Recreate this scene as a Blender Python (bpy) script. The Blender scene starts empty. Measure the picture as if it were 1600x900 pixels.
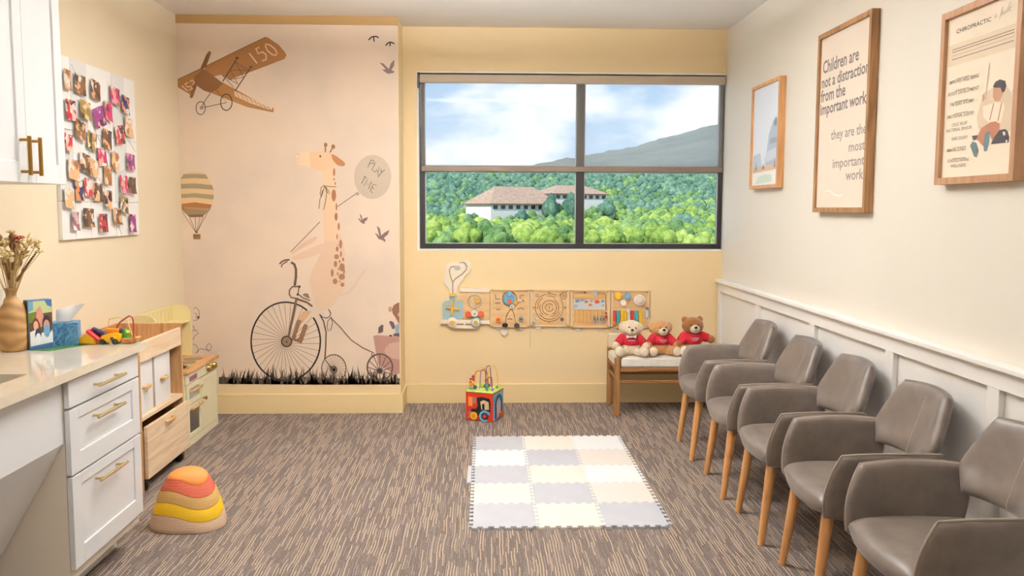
import bpy, bmesh, math, random
from mathutils import Vector, Matrix

scene = bpy.context.scene
COL = scene.collection

# ------------------------------------------------------------------ camera
cam_data = bpy.data.cameras.new('camera')
cam_data.sensor_width = 36.0
cam_data.lens = 30.235
cam_data.clip_start, cam_data.clip_end = 0.05, 9000
cam = bpy.data.objects.new('camera', cam_data)
COL.objects.link(cam)
cam.matrix_world = (Matrix.Translation((0, 0, 1.5)) @ Matrix.Rotation(-0.0324, 4, 'Z')
                    @ Matrix.Rotation(math.pi / 2 - 0.0917, 4, 'X') @ Matrix.Rotation(0.0034, 4, 'Z'))
scene.camera = cam

# ------------------------------------------------------------------ colour management
scene.view_settings.view_transform = 'Standard'
scene.view_settings.look = 'None'
scene.view_settings.gamma = 1.0
scene.view_settings.exposure = 0.05
scene.view_settings.use_curve_mapping = False

# ------------------------------------------------------------------ sky: blue with fair-weather cloud, the same all round
SKY_STRENGTH = 1.6
world = bpy.data.worlds.new('sky')
scene.world = world
world.use_nodes = True
wn, wl = world.node_tree.nodes, world.node_tree.links
wn.clear()
w_out = wn.new('ShaderNodeOutputWorld')
w_bg = wn.new('ShaderNodeBackground')
w_bg.inputs['Strength'].default_value = SKY_STRENGTH
w_tc = wn.new('ShaderNodeTexCoord')
w_sep = wn.new('ShaderNodeSeparateXYZ')
wl.new(w_tc.outputs['Generated'], w_sep.inputs[0])
w_ramp = wn.new('ShaderNodeValToRGB')
w_ramp.color_ramp.elements[0].position = 0.0
w_ramp.color_ramp.elements[0].color = (0.50, 0.62, 0.76, 1)
w_ramp.color_ramp.elements[1].position = 0.6
w_ramp.color_ramp.elements[1].color = (0.13, 0.26, 0.54, 1)
e = w_ramp.color_ramp.elements.new(0.14)
e.color = (0.31, 0.49, 0.74, 1)
wl.new(w_sep.outputs['Z'], w_ramp.inputs[0])
w_map = wn.new('ShaderNodeMapping')
w_map.inputs['Location'].default_value = (3.1, 0.7, 0.62)
w_map.inputs['Scale'].default_value = (5.2, 5.2, 11.0)
wl.new(w_tc.outputs['Generated'], w_map.inputs[0])
w_noise = wn.new('ShaderNodeTexNoise')
w_noise.inputs['Scale'].default_value = 1.0
w_noise.inputs['Detail'].default_value = 9.0
w_noise.inputs['Roughness'].default_value = 0.52
wl.new(w_map.outputs[0], w_noise.inputs['Vector'])
w_cl = wn.new('ShaderNodeValToRGB')
w_cl.color_ramp.elements[0].position = 0.46
w_cl.color_ramp.elements[0].color = (0, 0, 0, 1)
w_cl.color_ramp.elements[1].position = 0.61
w_cl.color_ramp.elements[1].color = (1, 1, 1, 1)
wl.new(w_noise.outputs['Fac'], w_cl.inputs[0])
w_mix = wn.new('ShaderNodeMixRGB')
w_mix.inputs['Color2'].default_value = (0.95, 0.96, 0.98, 1)
wl.new(w_cl.outputs[0], w_mix.inputs['Fac'])
wl.new(w_ramp.outputs[0], w_mix.inputs['Color1'])
wl.new(w_mix.outputs[0], w_bg.inputs['Color'])
wl.new(w_bg.outputs[0], w_out.inputs['Surface'])

# ------------------------------------------------------------------ sun, high behind the building, lighting the hills
sun_data = bpy.data.lights.new('sun', 'SUN')
sun_data.energy = 4.2
sun_data.angle = 0.01
sun_data.color = (1.0, 0.94, 0.84)
sun = bpy.data.objects.new('sun', sun_data)
COL.objects.link(sun)
sun.rotation_euler = (math.radians(50), 0, math.radians(-38))

# ------------------------------------------------------------------ unseen added lamps that brighten the ceiling (fixtures are built further down)
FILL_DOWN, FILL_UP = 14.0, 95.0
FILL_COLOR = (0.97, 0.98, 1.0)
FILL_SPOTS = [(-.15, 0.4, .42), (-.15, 2.4, .42), (-.15, 4.4, 2.1)]   # x, y, dimmer

# ================================================================== helpers
def lin(c):
    return tuple(((v / 255) / 12.92 if v <= 10 else ((v / 255 + 0.055) / 1.055) ** 2.4) for v in c)

MATS = {}
def M(name, rgb, rough=0.55, metal=0.0, var=None, bump=None, spec=None, coat=0.0, sheen=0.0, coords='Object'):
    """plain procedural material; var = (scale, amount), bump = (scale, strength)"""
    if name in MATS:
        return MATS[name]
    m = bpy.data.materials.new(name)
    m.use_nodes = True
    nt = m.node_tree
    b = nt.nodes['Principled BSDF']
    col = lin(rgb)
    b.inputs['Base Color'].default_value = (*col, 1)
    b.inputs['Roughness'].default_value = rough
    b.inputs['Metallic'].default_value = metal
    if spec is not None:
        b.inputs['Specular IOR Level'].default_value = spec
    b.inputs['Coat Weight'].default_value = coat
    b.inputs['Sheen Weight'].default_value = sheen
    if var or bump:
        tc = nt.nodes.new('ShaderNodeTexCoord')
    if var:
        n = nt.nodes.new('ShaderNodeTexNoise')
        n.inputs['Scale'].default_value = var[0]
        n.inputs['Detail'].default_value = 6
        nt.links.new(tc.outputs[coords], n.inputs['Vector'])
        r = nt.nodes.new('ShaderNodeValToRGB')
        a = var[1]
        r.color_ramp.elements[0].position = 0.3
        r.color_ramp.elements[1].position = 0.7
        r.color_ramp.elements[0].color = (*[max(0, c * (1 - a)) for c in col], 1)
        r.color_ramp.elements[1].color = (*[min(1, c * (1 + a)) for c in col], 1)
        nt.links.new(n.outputs['Fac'], r.inputs[0])
        nt.links.new(r.outputs[0], b.inputs['Base Color'])
    if bump:
        n2 = nt.nodes.new('ShaderNodeTexNoise')
        n2.inputs['Scale'].default_value = bump[0]
        n2.inputs['Detail'].default_value = 4
        nt.links.new(tc.outputs[coords], n2.inputs['Vector'])
        bp = nt.nodes.new('ShaderNodeBump')
        bp.inputs['Strength'].default_value = bump[1]
        bp.inputs['Distance'].default_value = 0.01
        nt.links.new(n2.outputs['Fac'], bp.inputs['Height'])
        nt.links.new(bp.outputs[0], b.inputs['Normal'])
    MATS[name] = m
    return m

def wood(name, light, dark, axis='X', scale=6.0, rough=0.5, stretch=12.0):
    """grain running along one object axis"""
    if name in MATS:
        return MATS[name]
    m = bpy.data.materials.new(name)
    m.use_nodes = True
    nt = m.node_tree
    b = nt.nodes['Principled BSDF']
    b.inputs['Roughness'].default_value = rough
    tc = nt.nodes.new('ShaderNodeTexCoord')
    mp = nt.nodes.new('ShaderNodeMapping')
    s = [scale * stretch / 4] * 3
    s['XYZ'.index(axis)] = scale / 4
    mp.inputs['Scale'].default_value = s
    nt.links.new(tc.outputs['Object'], mp.inputs[0])
    n = nt.nodes.new('ShaderNodeTexNoise')
    n.inputs['Scale'].default_value = 1.6
    n.inputs['Detail'].default_value = 5
    n.inputs['Distortion'].default_value = 0.6
    nt.links.new(mp.outputs[0], n.inputs['Vector'])
    r = nt.nodes.new('ShaderNodeValToRGB')
    r.color_ramp.elements[0].position = 0.32
    r.color_ramp.elements[0].color = (*lin(dark), 1)
    r.color_ramp.elements[1].position = 0.66
    r.color_ramp.elements[1].color = (*lin(light), 1)
    nt.links.new(n.outputs['Fac'], r.inputs[0])
    nt.links.new(r.outputs[0], b.inputs['Base Color'])
    MATS[name] = m
    return m

class MB:
    """collects shapes into one bmesh"""
    def __init__(self):
        self.bm = bmesh.new()
        self.m = 0
        self.soft = None      # True while every shape in it is a bevelled box
    def _merge(self, t, mat=None, soft=False):
        self.soft = soft if self.soft is None else (self.soft and soft)
        if mat is not None:
            t.transform(mat)
        for f in t.faces:
            f.material_index = self.m
        me = bpy.data.meshes.new('tmp')
        t.to_mesh(me)
        t.free()
        self.bm.from_mesh(me)
        bpy.data.meshes.remove(me)
        return self
    def box(self, x0, x1, y0, y1, z0, z1, bev=0.0, seg=2, mat=None):
        t = bmesh.new()
        bmesh.ops.create_cube(t, size=1)
        for v in t.verts:
            v.co = Vector(((x0 + x1) / 2 + v.co.x * (x1 - x0), (y0 + y1) / 2 + v.co.y * (y1 - y0), (z0 + z1) / 2 + v.co.z * (z1 - z0)))
        if bev:
            bmesh.ops.bevel(t, geom=t.edges[:], offset=bev, segments=seg, affect='EDGES', profile=0.6, clamp_overlap=True)
        return self._merge(t, mat, bool(bev))
    def prism(self, pts, a0, a1, axis='y', bev=0.0):
        """outline pts extruded between a0 and a1 along axis; y: pts=(x,z), x: pts=(y,z), z: pts=(x,y)"""
        def P(p, a):
            return {'y': (p[0], a, p[1]), 'x': (a, p[0], p[1]), 'z': (p[0], p[1], a)}[axis]
        t = bmesh.new()
        v0 = [t.verts.new(P(p, a0)) for p in pts]
        v1 = [t.verts.new(P(p, a1)) for p in pts]
        n = len(pts)
        t.faces.new(v0[::-1])
        t.faces.new(v1)
        for i in range(n):
            t.faces.new((v0[i], v0[(i + 1) % n], v1[(i + 1) % n], v1[i]))
        bmesh.ops.recalc_face_normals(t, faces=t.faces[:])
        if bev:
            es = [e_ for e_ in t.edges if abs(Vector(e_.verts[0].co - e_.verts[1].co)['xyz'.index(axis)]) < 1e-6]
            bmesh.ops.bevel(t, geom=es, offset=bev, segments=2, affect='EDGES', clamp_overlap=True)
        return self._merge(t)
    def flat(self, pts, a, axis='y'):
        def P(p):
            return {'y': (p[0], a, p[1]), 'x': (a, p[0], p[1]), 'z': (p[0], p[1], a)}[axis]
        t = bmesh.new()
        t.faces.new([t.verts.new(P(p)) for p in pts])
        return self._merge(t)
    def tube(self, pts, r, n=8, r1=None, cap=True, closed=False):
        pts = [Vector(p) for p in pts]
        t = bmesh.new()
        rings = []
        k = len(pts)
        ref = None
        for i, p in enumerate(pts):
            if closed:
                d = (pts[(i + 1) % k] - pts[i - 1]).normalized()
            else:
                d = (pts[min(i + 1, k - 1)] - pts[max(i - 1, 0)]).normalized()
            if ref is None:
                ref = Vector((0, 0, 1)) if abs(d.z) < 0.9 else Vector((1, 0, 0))
            u = d.cross(ref)
            if u.length < 1e-4:
                u = d.cross(Vector((0.3, 1, 0.2)))
            u.normalize()
            w = u.cross(d).normalized()
            ref = w
            f = i / max(1, k - 1)
            rr = r[i] if isinstance(r, (list, tuple)) else (r if r1 is None else r + (r1 - r) * f)
            rings.append([t.verts.new(p + (u * math.cos(2 * math.pi * j / n) + w * math.sin(2 * math.pi * j / n)) * rr) for j in range(n)])
        for i in range(k if closed else k - 1):
            a, b = rings[i], rings[(i + 1) % k]
            for j in range(n):
                t.faces.new((a[j], a[(j + 1) % n], b[(j + 1) % n], b[j]))
        if cap and not closed:
            t.faces.new(rings[0][::-1])
            t.faces.new(rings[-1])
        bmesh.ops.recalc_face_normals(t, faces=t.faces[:])
        return self._merge(t)
    def lathe(self, prof, n=32, mat=None, cap=True):
        """prof = [(r, z)] turned about z"""
        t = bmesh.new()
        rings = [[t.verts.new((r * math.cos(2 * math.pi * j / n), r * math.sin(2 * math.pi * j / n), z)) for j in range(n)] for r, z in prof]
        for a, b in zip(rings, rings[1:]):
            for j in range(n):
                t.faces.new((a[j], a[(j + 1) % n], b[(j + 1) % n], b[j]))
        if cap:
            t.faces.new(rings[0][::-1])
            t.faces.new(rings[-1])
        bmesh.ops.recalc_face_normals(t, faces=t.faces[:])
        return self._merge(t, mat)
    def ball(self, c, r, sub=2, mat=None):
        t = bmesh.new()
        bmesh.ops.create_icosphere(t, subdivisions=sub, radius=1)
        r = r if isinstance(r, (list, tuple)) else (r, r, r)
        for v in t.verts:
            v.co = Vector((c[0] + v.co.x * r[0], c[1] + v.co.y * r[1], c[2] + v.co.z * r[2]))
        return self._merge(t, mat)
    def capsule(self, a, b, r0, r1=None, steps=6):
        a, b = Vector(a), Vector(b)
        r1 = r0 if r1 is None else r1
        for i in range(steps + 1):
            f = i / steps
            self.ball(a.lerp(b, f), r0 + (r1 - r0) * f, 2)
        return self
    def pillow(self, fn, th, nu=14, nv=14, k=0.25, p=6.0, mat=None):
        """padded panel: fn(u,v) is the middle surface for u,v in -1..1; th = thickness; k rounds the corners"""
        t = bmesh.new()
        def sp(i, n):
            s = -1 + 2 * i / n
            return math.copysign(1 - (1 - abs(s)) ** 1.6, s)
        def pos(u, v):
            return Vector(fn(u * math.sqrt(1 - k * v * v / 2), v * math.sqrt(1 - k * u * u / 2)))
        F, B = {}, {}
        for i in range(nu + 1):
            for j in range(nv + 1):
                u, v = sp(i, nu), sp(j, nv)
                c = pos(u, v)
                h = 0.01
                du = pos(min(1, u + h), v) - pos(max(-1, u - h), v)
                dv = pos(u, min(1, v + h)) - pos(u, max(-1, v - h))
                nn = du.cross(dv).normalized()
                a = th / 2 * max(0.0, 1 - abs(u) ** p) ** (1 / 2.5) * max(0.0, 1 - abs(v) ** p) ** (1 / 2.5)
                edge = i in (0, nu) or j in (0, nv)
                F[i, j] = t.verts.new(c + nn * a)
                B[i, j] = F[i, j] if edge else t.verts.new(c - nn * a)
        for i in range(nu):
            for j in range(nv):
                t.faces.new((F[i, j], F[i + 1, j], F[i + 1, j + 1], F[i, j + 1]))
                try:
                    t.faces.new((B[i, j], B[i, j + 1], B[i + 1, j + 1], B[i + 1, j]))
                except ValueError:
                    pass
        return self._merge(t, mat)
    def add_mesh(self, verts, faces):
        t = bmesh.new()
        vs = [t.verts.new(v) for v in verts]
        for f in faces:
            try:
                t.faces.new([vs[i] for i in f])
            except ValueError:
                pass
        return self._merge(t)

ORG = {}
def ob(name, mb, mats, parent=None, smooth=35, kind=None):
    """link the collected shapes as ONE mesh object; world coordinates go in, a parent's base is taken off"""
    me = bpy.data.meshes.new(name)
    org = ORG.get(parent, Vector((0, 0, 0))) if parent is not None else Vector((0, 0, 0))
    if org.length:
        bmesh.ops.translate(mb.bm, verts=mb.bm.verts[:], vec=-org)
    mb.bm.to_mesh(me)
    mb.bm.free()
    for m in (mats if isinstance(mats, (list, tuple)) else [mats]):
        me.materials.append(m)
    if smooth:
        me.polygons.foreach_set('use_smooth', [True] * len(me.polygons))
        me.set_sharp_from_angle(angle=math.radians(89 if mb.soft else smooth))
    if mb.soft and smooth:
        # area-weighted normals keep the broad faces flat and only the narrow bevels rounded
        acc = [Vector((0, 0, 0)) for _ in me.vertices]
        for p in me.polygons:
            for vi in p.vertices:
                acc[vi] += p.normal * p.area
        me.normals_split_custom_set_from_vertices([n.normalized() for n in acc])
    o = bpy.data.objects.new(name, me)
    COL.objects.link(o)
    if parent is not None:
        o.parent = parent
        ORG[o] = org
    if kind:
        o['kind'] = kind
    return o
def tag(o, label, cat, group=None):
    o['label'] = label
    o['category'] = cat
    if group:
        o['group'] = group
    return o
def thing(name, loc, label, cat, group=None, rz=0.0):
    o = bpy.data.objects.new(name, None)
    o.empty_display_size = 0.05
    COL.objects.link(o)
    o.location = loc
    o.rotation_euler = (0, 0, rz)
    ORG[o] = Vector(loc)
    return tag(o, label, cat, group)
def local(o):
    """parts of this thing are modelled about its own base"""
    ORG[o] = Vector((0, 0, 0))
    return o
def struct(name, mb, mats, smooth=0):
    return ob(name, mb, mats, None, smooth, 'structure')
def copy_tree(o, parent=None):
    c = o.copy()
    COL.objects.link(c)
    if parent is not None:
        c.parent = parent
    for ch in list(o.children):
        copy_tree(ch, c)
    return c
def move_base(o, loc):
    """set a one-mesh thing's origin at its base"""
    loc = Vector(loc)
    o.data.transform(Matrix.Translation(-loc))
    o.location = loc
    return o
def remeshed(mb, voxel, smooth=6):
    """one continuous skin over overlapping shapes"""
    me = bpy.data.meshes.new('tmp')
    mb.bm.to_mesh(me)
    mb.bm.free()
    o = bpy.data.objects.new('tmp', me)
    COL.objects.link(o)
    r = o.modifiers.new('r', 'REMESH')
    r.mode = 'VOXEL'
    r.voxel_size = voxel
    s = o.modifiers.new('s', 'SMOOTH')
    s.factor = 0.5
    s.iterations = smooth
    dg = bpy.context.evaluated_depsgraph_get()
    res = bpy.data.meshes.new_from_object(o.evaluated_get(dg))
    bpy.data.objects.remove(o)
    out = MB()
    out.bm.from_mesh(res)
    bpy.data.meshes.remove(res)
    return out
def lettering(body, bold=0.0):
    """outline of a line of type, scaled to a unit-wide box: returns verts (x,y), faces, height"""
    cu = bpy.data.curves.new('type', 'FONT')
    cu.body = body
    cu.size = 1
    cu.offset = bold
    cu.resolution_u = 2
    o = bpy.data.objects.new('type', cu)
    COL.objects.link(o)
    dg = bpy.context.evaluated_depsgraph_get()
    me = o.evaluated_get(dg).to_mesh()
    vs = [(v.co.x, v.co.y) for v in me.vertices]
    fs = [tuple(p.vertices) for p in me.polygons]
    o.evaluated_get(dg).to_mesh_clear()
    bpy.data.objects.remove(o)
    bpy.data.curves.remove(cu)
    x0 = min(v[0] for v in vs)
    x1 = max(v[0] for v in vs)
    return [((x - x0) / (x1 - x0), y) for x, y in vs], fs
def ribbon(pts, w):
    """flat brush line as quads: verts (x,y), faces"""
    vs, fs = [], []
    n = len(pts)
    closed = n > 2 and pts[0] == pts[-1]
    for i, p in enumerate(pts):
        a = Vector(pts[i - 1] if i else (pts[-2] if closed else pts[0]))
        b = Vector(pts[i + 1] if i < n - 1 else (pts[1] if closed else pts[-1]))
        d = (b - a)
        d = d.normalized() if d.length > 1e-9 else Vector((1, 0))
        nx = Vector((-d.y, d.x)) * w / 2
        vs += [(p[0] + nx.x, p[1] + nx.y), (p[0] - nx.x, p[1] - nx.y)]
    for i in range(n - 1):
        fs.append((2 * i, 2 * i + 1, 2 * i + 3, 2 * i + 2))
    return vs, fs
# ================================================================== surfaces of the room
XR, XL, YB, YM, HC, XB = 1.8335, -2.1643, 6.577, 6.253, 2.85, -0.6114
Y0 = -2.2
PAINT = M('cream_wall_paint', (234, 217, 186), 0.55, var=(1.2, 0.02), bump=(180, 0.03))
PAINT_BACKLIT = M('backlit_cream_wall_paint', (240, 214, 166), 0.55, var=(1.2, 0.02), bump=(180, 0.03))  # same cream paint, with the backlit walls' yellower tone put into the colour
PAINT_DAYLIT = M('daylit_cream_wall_paint', (229, 222, 208), 0.55, var=(1.2, 0.02), bump=(180, 0.03))  # same cream paint, with window daylight on the right wall put into the colour
CEIL = M('ceiling_paint', (248, 244, 238), 0.8, bump=(120, 0.03))
WHITE_TRIM = M('white_panelling_paint', (244, 240, 234), 0.45)
BASE_PAINT = M('cream_trim_paint', (240, 214, 160), 0.42)

def carpet_material():
    m = bpy.data.materials.new('streaked_carpet')
    m.use_nodes = True
    nt = m.node_tree
    N = lambda t: nt.nodes.new(t)
    L = nt.links.new
    b = nt.nodes['Principled BSDF']
    b.inputs['Roughness'].default_value = 0.85
    b.inputs['Specular IOR Level'].default_value = 0.25
    tc = N('ShaderNodeTexCoord')
    sp = N('ShaderNodeSeparateXYZ')
    L(tc.outputs['Object'], sp.inputs[0])
    def mth(op, a, bb=None, c=None):
        n = N('ShaderNodeMath')
        n.operation = op
        for i, v in enumerate((a, bb, c)):
            if v is None:
                continue
            if isinstance(v, (int, float)):
                n.inputs[i].default_value = v
            else:
                L(v, n.inputs[i])
        return n.outputs[0]
    # short light dashes lying in rows along the depth of the room
    wob = N('ShaderNodeTexNoise')
    wob.inputs['Scale'].default_value = 5.0
    L(tc.outputs['Object'], wob.inputs['Vector'])
    xx = mth('ADD', sp.outputs['X'], mth('MULTIPLY', wob.outputs['Fac'], 0.02))
    def dashes(pitch, length, share, seed, lo, hi):
        cx = mth('DIVIDE', xx, pitch)
        col = mth('FLOOR', cx)
        fr = mth('FRACT', cx)
        wn1 = N('ShaderNodeTexWhiteNoise')
        wn1.noise_dimensions = '1D'
        L(mth('ADD', col, seed), wn1.inputs['W'])
        yy = mth('ADD', mth('DIVIDE', sp.outputs['Y'], length), mth('MULTIPLY', wn1.outputs['Value'], 7.0))
        seg = mth('FLOOR', yy)
        cv = N('ShaderNodeCombineXYZ')
        L(col, cv.inputs[0])
        L(seg, cv.inputs[1])
        cv.inputs[2].default_value = seed
        wn2 = N('ShaderNodeTexWhiteNoise')
        L(cv.outputs[0], wn2.inputs['Vector'])
        on = mth('GREATER_THAN', wn2.outputs['Value'], 1 - share)
        band = mth('MULTIPLY', mth('GREATER_THAN', fr, lo), mth('LESS_THAN', fr, hi))
        return mth('MULTIPLY', on, band)
    d1 = dashes(0.0125, 0.15, 0.46, 3.0, 0.36, 0.62)
    d2 = dashes(0.0105, 0.10, 0.35, 9.0, 0.30, 0.70)
    d3 = dashes(0.009, 0.13, 0.40, 17.0, 0.25, 0.75)
    fine = N('ShaderNodeTexNoise')
    fine.inputs['Scale'].default_value = 120
    fine.inputs['Detail'].default_value = 3
    L(tc.outputs['Object'], fine.inputs['Vector'])
    r = N('ShaderNodeValToRGB')
    r.color_ramp.elements[0].position = 0.3
    r.color_ramp.elements[0].color = (*lin((92, 80, 73)), 1)
    r.color_ramp.elements[1].position = 0.72
    r.color_ramp.elements[1].color = (*lin((130, 116, 107)), 1)
    L(fine.outputs['Fac'], r.inputs[0])
    def mix(fac, c1, c2, f=1.0):
        n = N('ShaderNodeMixRGB')
        L(mth('MULTIPLY', fac, f), n.inputs['Fac'])
        L(c1, n.inputs['Color1'])
        n.inputs['Color2'].default_value = (*lin(c2), 1)
        return n.outputs[0]
    c = mix(d3, r.outputs[0], (84, 72, 66), 0.6)
    c = mix(d2, c, (164, 150, 142), 0.45)
    c = mix(d1, c, (214, 188, 156), 0.7)
    L(c, b.inputs['Base Color'])
    bp = N('ShaderNodeBump')
    bp.inputs['Strength'].default_value = 0.5
    bp.inputs['Distance'].default_value = 0.006
    L(mth('ADD', fine.outputs['Fac'], d1), bp.inputs['Height'])
    L(bp.outputs[0], b.inputs['Normal'])
    return m

struct('floor', MB().box(XL - .15, XR + .15, Y0 - .15, YB + .16, -0.2, 0), carpet_material())
struct('ceiling', MB().box(XL - .15, XR + .15, Y0 - .15, YB + .16, HC, HC + .2), CEIL)
struct('wall_left', MB().box(XL - .15, XL, Y0, YB + .16, 0, HC), PAINT)
struct('wall_right', MB().box(XR, XR + .15, Y0, YB + .16, 0, HC), PAINT_DAYLIT)
struct('wall_front', MB().box(XL - .15, XR + .15, Y0 - .15, Y0, 0, HC), PAINT)
WX0, WX1, WZ0, WZ1 = -0.497, XR, 1.192, 2.515
w = MB()
w.box(XB, WX0, YB, YB + .16, 0, HC)
w.box(WX0, WX1, YB, YB + .16, 0, WZ0)
w.box(WX0, WX1, YB, YB + .16, WZ1, HC)
struct('wall_back', w, PAINT_BACKLIT)
struct('wall_alcove', MB().box(XL, XB, YM, YB + .16, 0, HC), PAINT_BACKLIT)
struct('baseboard_back', MB().box(XB, XR, YB - .014, YB, 0, .15, .003), BASE_PAINT)
w = MB()
w.box(XL, XB + .014, YM - .014, YM, 0, .145, .003)
w.box(XB, XB + .014, YM, YB - .014, 0, .145, .003)
struct('baseboard_alcove', w, BASE_PAINT)
struct('trim_1', MB().box(XL, XB, YM - .006, YM, 2.79, HC), M('tan_header_paint', (186, 148, 92), 0.5))

# panelling on the right wall: backing boards, rails, stiles, cap
PY0, PY1 = Y0, YB - .014
pan = struct('trim_2', MB().box(XR - .006, XR, PY0, PY1, 0, .93), WHITE_TRIM)
ob('base_rail', MB().box(XR - .030, XR - .006, PY0, PY1, 0, .14, .002), WHITE_TRIM, pan)
ob('top_rail', MB().box(XR - .030, XR - .006, PY0, PY1, .874, .945, .002), WHITE_TRIM, pan)
ob('cap_rail', MB().box(XR - .055, XR - .0, PY0, PY1, .945, .967, .004), WHITE_TRIM, pan)
for yy in (6.525, 5.605, 4.645, 3.733, 2.948, 2.1, 1.2, .3):
    ob('stile', MB().box(XR - .030, XR - .006, yy - .037, yy + .037, .14, .874, .002), WHITE_TRIM, pan)

# window: dark frame, four panes
FRAME = M('dark_bronze_aluminium', (44, 42, 42), 0.38, 0.3)
LIT_REV = M('lit_reveal_white', (246, 242, 234), 0.5)
wf = MB()
wf.box(WX0 + .006, WX0 + .046, YB + .03, YB + .09, WZ0 + .004, WZ1 - .006, .003)
wf.box(WX1 - .035, WX1 - .002, YB + .03, YB + .09, WZ0 + .004, WZ1 - .006, .003)
wf.box(WX0 + .046, WX1 - .035, YB + .03, YB + .09, WZ0 + .004, WZ0 + .042, .003)
wf.box(WX0 + .046, WX1 - .035, YB + .03, YB + .09, WZ1 - .05, WZ1 - .006, .003)
win = struct('window_1', wf, FRAME, 35)
ob('mullion', MB().box(.702, .764, YB + .028, YB + .09, WZ0 + .042, WZ1 - .05, .003), FRAME, win)
ob('transom', MB().box(WX0 + .046, .702, YB + .032, YB + .088, 1.782, 1.826, .003), FRAME, win)
ob('transom', MB().box(.764, WX1 - .035, YB + .032, YB + .088, 1.782, 1.826, .003), FRAME, win)
BEAD = M('pale_glazing_bead', (206, 210, 214), 0.4, 0.3)
glass = bpy.data.materials.new('window_glass')
glass.use_nodes = True
gn = glass.node_tree
gn.nodes.clear()
go = gn.nodes.new('ShaderNodeOutputMaterial')
gt = gn.nodes.new('ShaderNodeBsdfTransparent')
gt.inputs[0].default_value = (0.97, 0.985, 0.98, 1)
gg = gn.nodes.new('ShaderNodeBsdfGlossy')
gg.inputs['Roughness'].default_value = 0.02
gm = gn.nodes.new('ShaderNodeMixShader')
gm.inputs[0].default_value = 0.008
gn.links.new(gt.outputs[0], gm.inputs[1])
gn.links.new(gg.outputs[0], gm.inputs[2])
gn.links.new(gm.outputs[0], go.inputs[0])
for (a, b_) in ((WX0 + .046, .702), (.764, WX1 - .035)):
    for (c, d) in ((WZ0 + .042, 1.782), (1.826, WZ1 - .05)):
        p = ob('pane', MB().box(a, b_, YB + .055, YB + .061, c, d), glass, win, 0)
        t = .006
        k = MB()
        k.box(a, a + t, YB + .045, YB + .055, c, d)
        k.box(b_ - t, b_, YB + .045, YB + .055, c, d)
        k.box(a, b_, YB + .045, YB + .055, c, c + t)
        k.box(a, b_, YB + .045, YB + .055, d - t, d)
        ob('glazing_bead', k, BEAD, p)
# reveal round the opening, its bright window light put into a white colour
rv = MB()
rv.box(WX0 - .012, WX0 + .004, YB - .003, YB + .03, WZ0 - .012, WZ1 + .01, .001)
rv.box(WX0 + .004, WX1 - .002, YB - .003, YB + .03, WZ0 - .012, WZ0 + .002, .001)
rv.box(WX0 + .004, WX1 - .002, YB - .003, YB + .03, WZ1 - .002, WZ1 + .01, .001)
struct('trim_3', rv, LIT_REV)

# roller shade of sheer screen cloth, drawn half way
shade = thing('roller_shade', (.67, YB + .015, 1.78), 'sheer taupe roller shade drawn halfway down the window', 'shade')
TAUPE = M('taupe_shade_vinyl', (186, 168, 146), 0.5)
ob('cassette', MB().box(WX0 + .012, WX1 - .006, YB - .012, YB + .026, 2.44, 2.502, .006), TAUPE, shade)
ob('end_bracket', MB().box(WX0 - .004, WX0 + .010, YB - .014, YB + .026, 2.40, 2.515, .003), M('black_bracket', (50, 46, 44), .5), shade)
cloth = bpy.data.materials.new('sheer_screen_cloth')
cloth.use_nodes = True
cn = cloth.node_tree
cn.nodes.clear()
co = cn.nodes.new('ShaderNodeOutputMaterial')
c1 = cn.nodes.new('ShaderNodeBsdfTransparent')
c1.inputs[0].default_value = (1, 1, 1, 1)
c2 = cn.nodes.new('ShaderNodeBsdfDiffuse')
c2.inputs[0].default_value = (*lin((226, 220, 210)), 1)
c3 = cn.nodes.new('ShaderNodeBsdfTranslucent')
c3.inputs[0].default_value = (*lin((240, 236, 228)), 1)
c23 = cn.nodes.new('ShaderNodeMixShader')
c23.inputs[0].default_value = 0.5
cm = cn.nodes.new('ShaderNodeMixShader')
cm.inputs[0].default_value = 0.2
cn.links.new(c2.outputs[0], c23.inputs[1])
cn.links.new(c3.outputs[0], c23.inputs[2])
cn.links.new(c1.outputs[0], cm.inputs[1])
cn.links.new(c23.outputs[0], cm.inputs[2])
cn.links.new(cm.outputs[0], co.inputs[0])
ob('cloth', MB().box(WX0 + .022, WX1 - .010, YB + .014, YB + .0146, 1.80, 2.445), cloth, shade, 0)
ob('hem_bar', MB().box(WX0 + .022, WX1 - .010, YB + .008, YB + .022, 1.782, 1.822, .004), M('taupe_hem_bar', (124, 108, 92), .45), shade)

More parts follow.
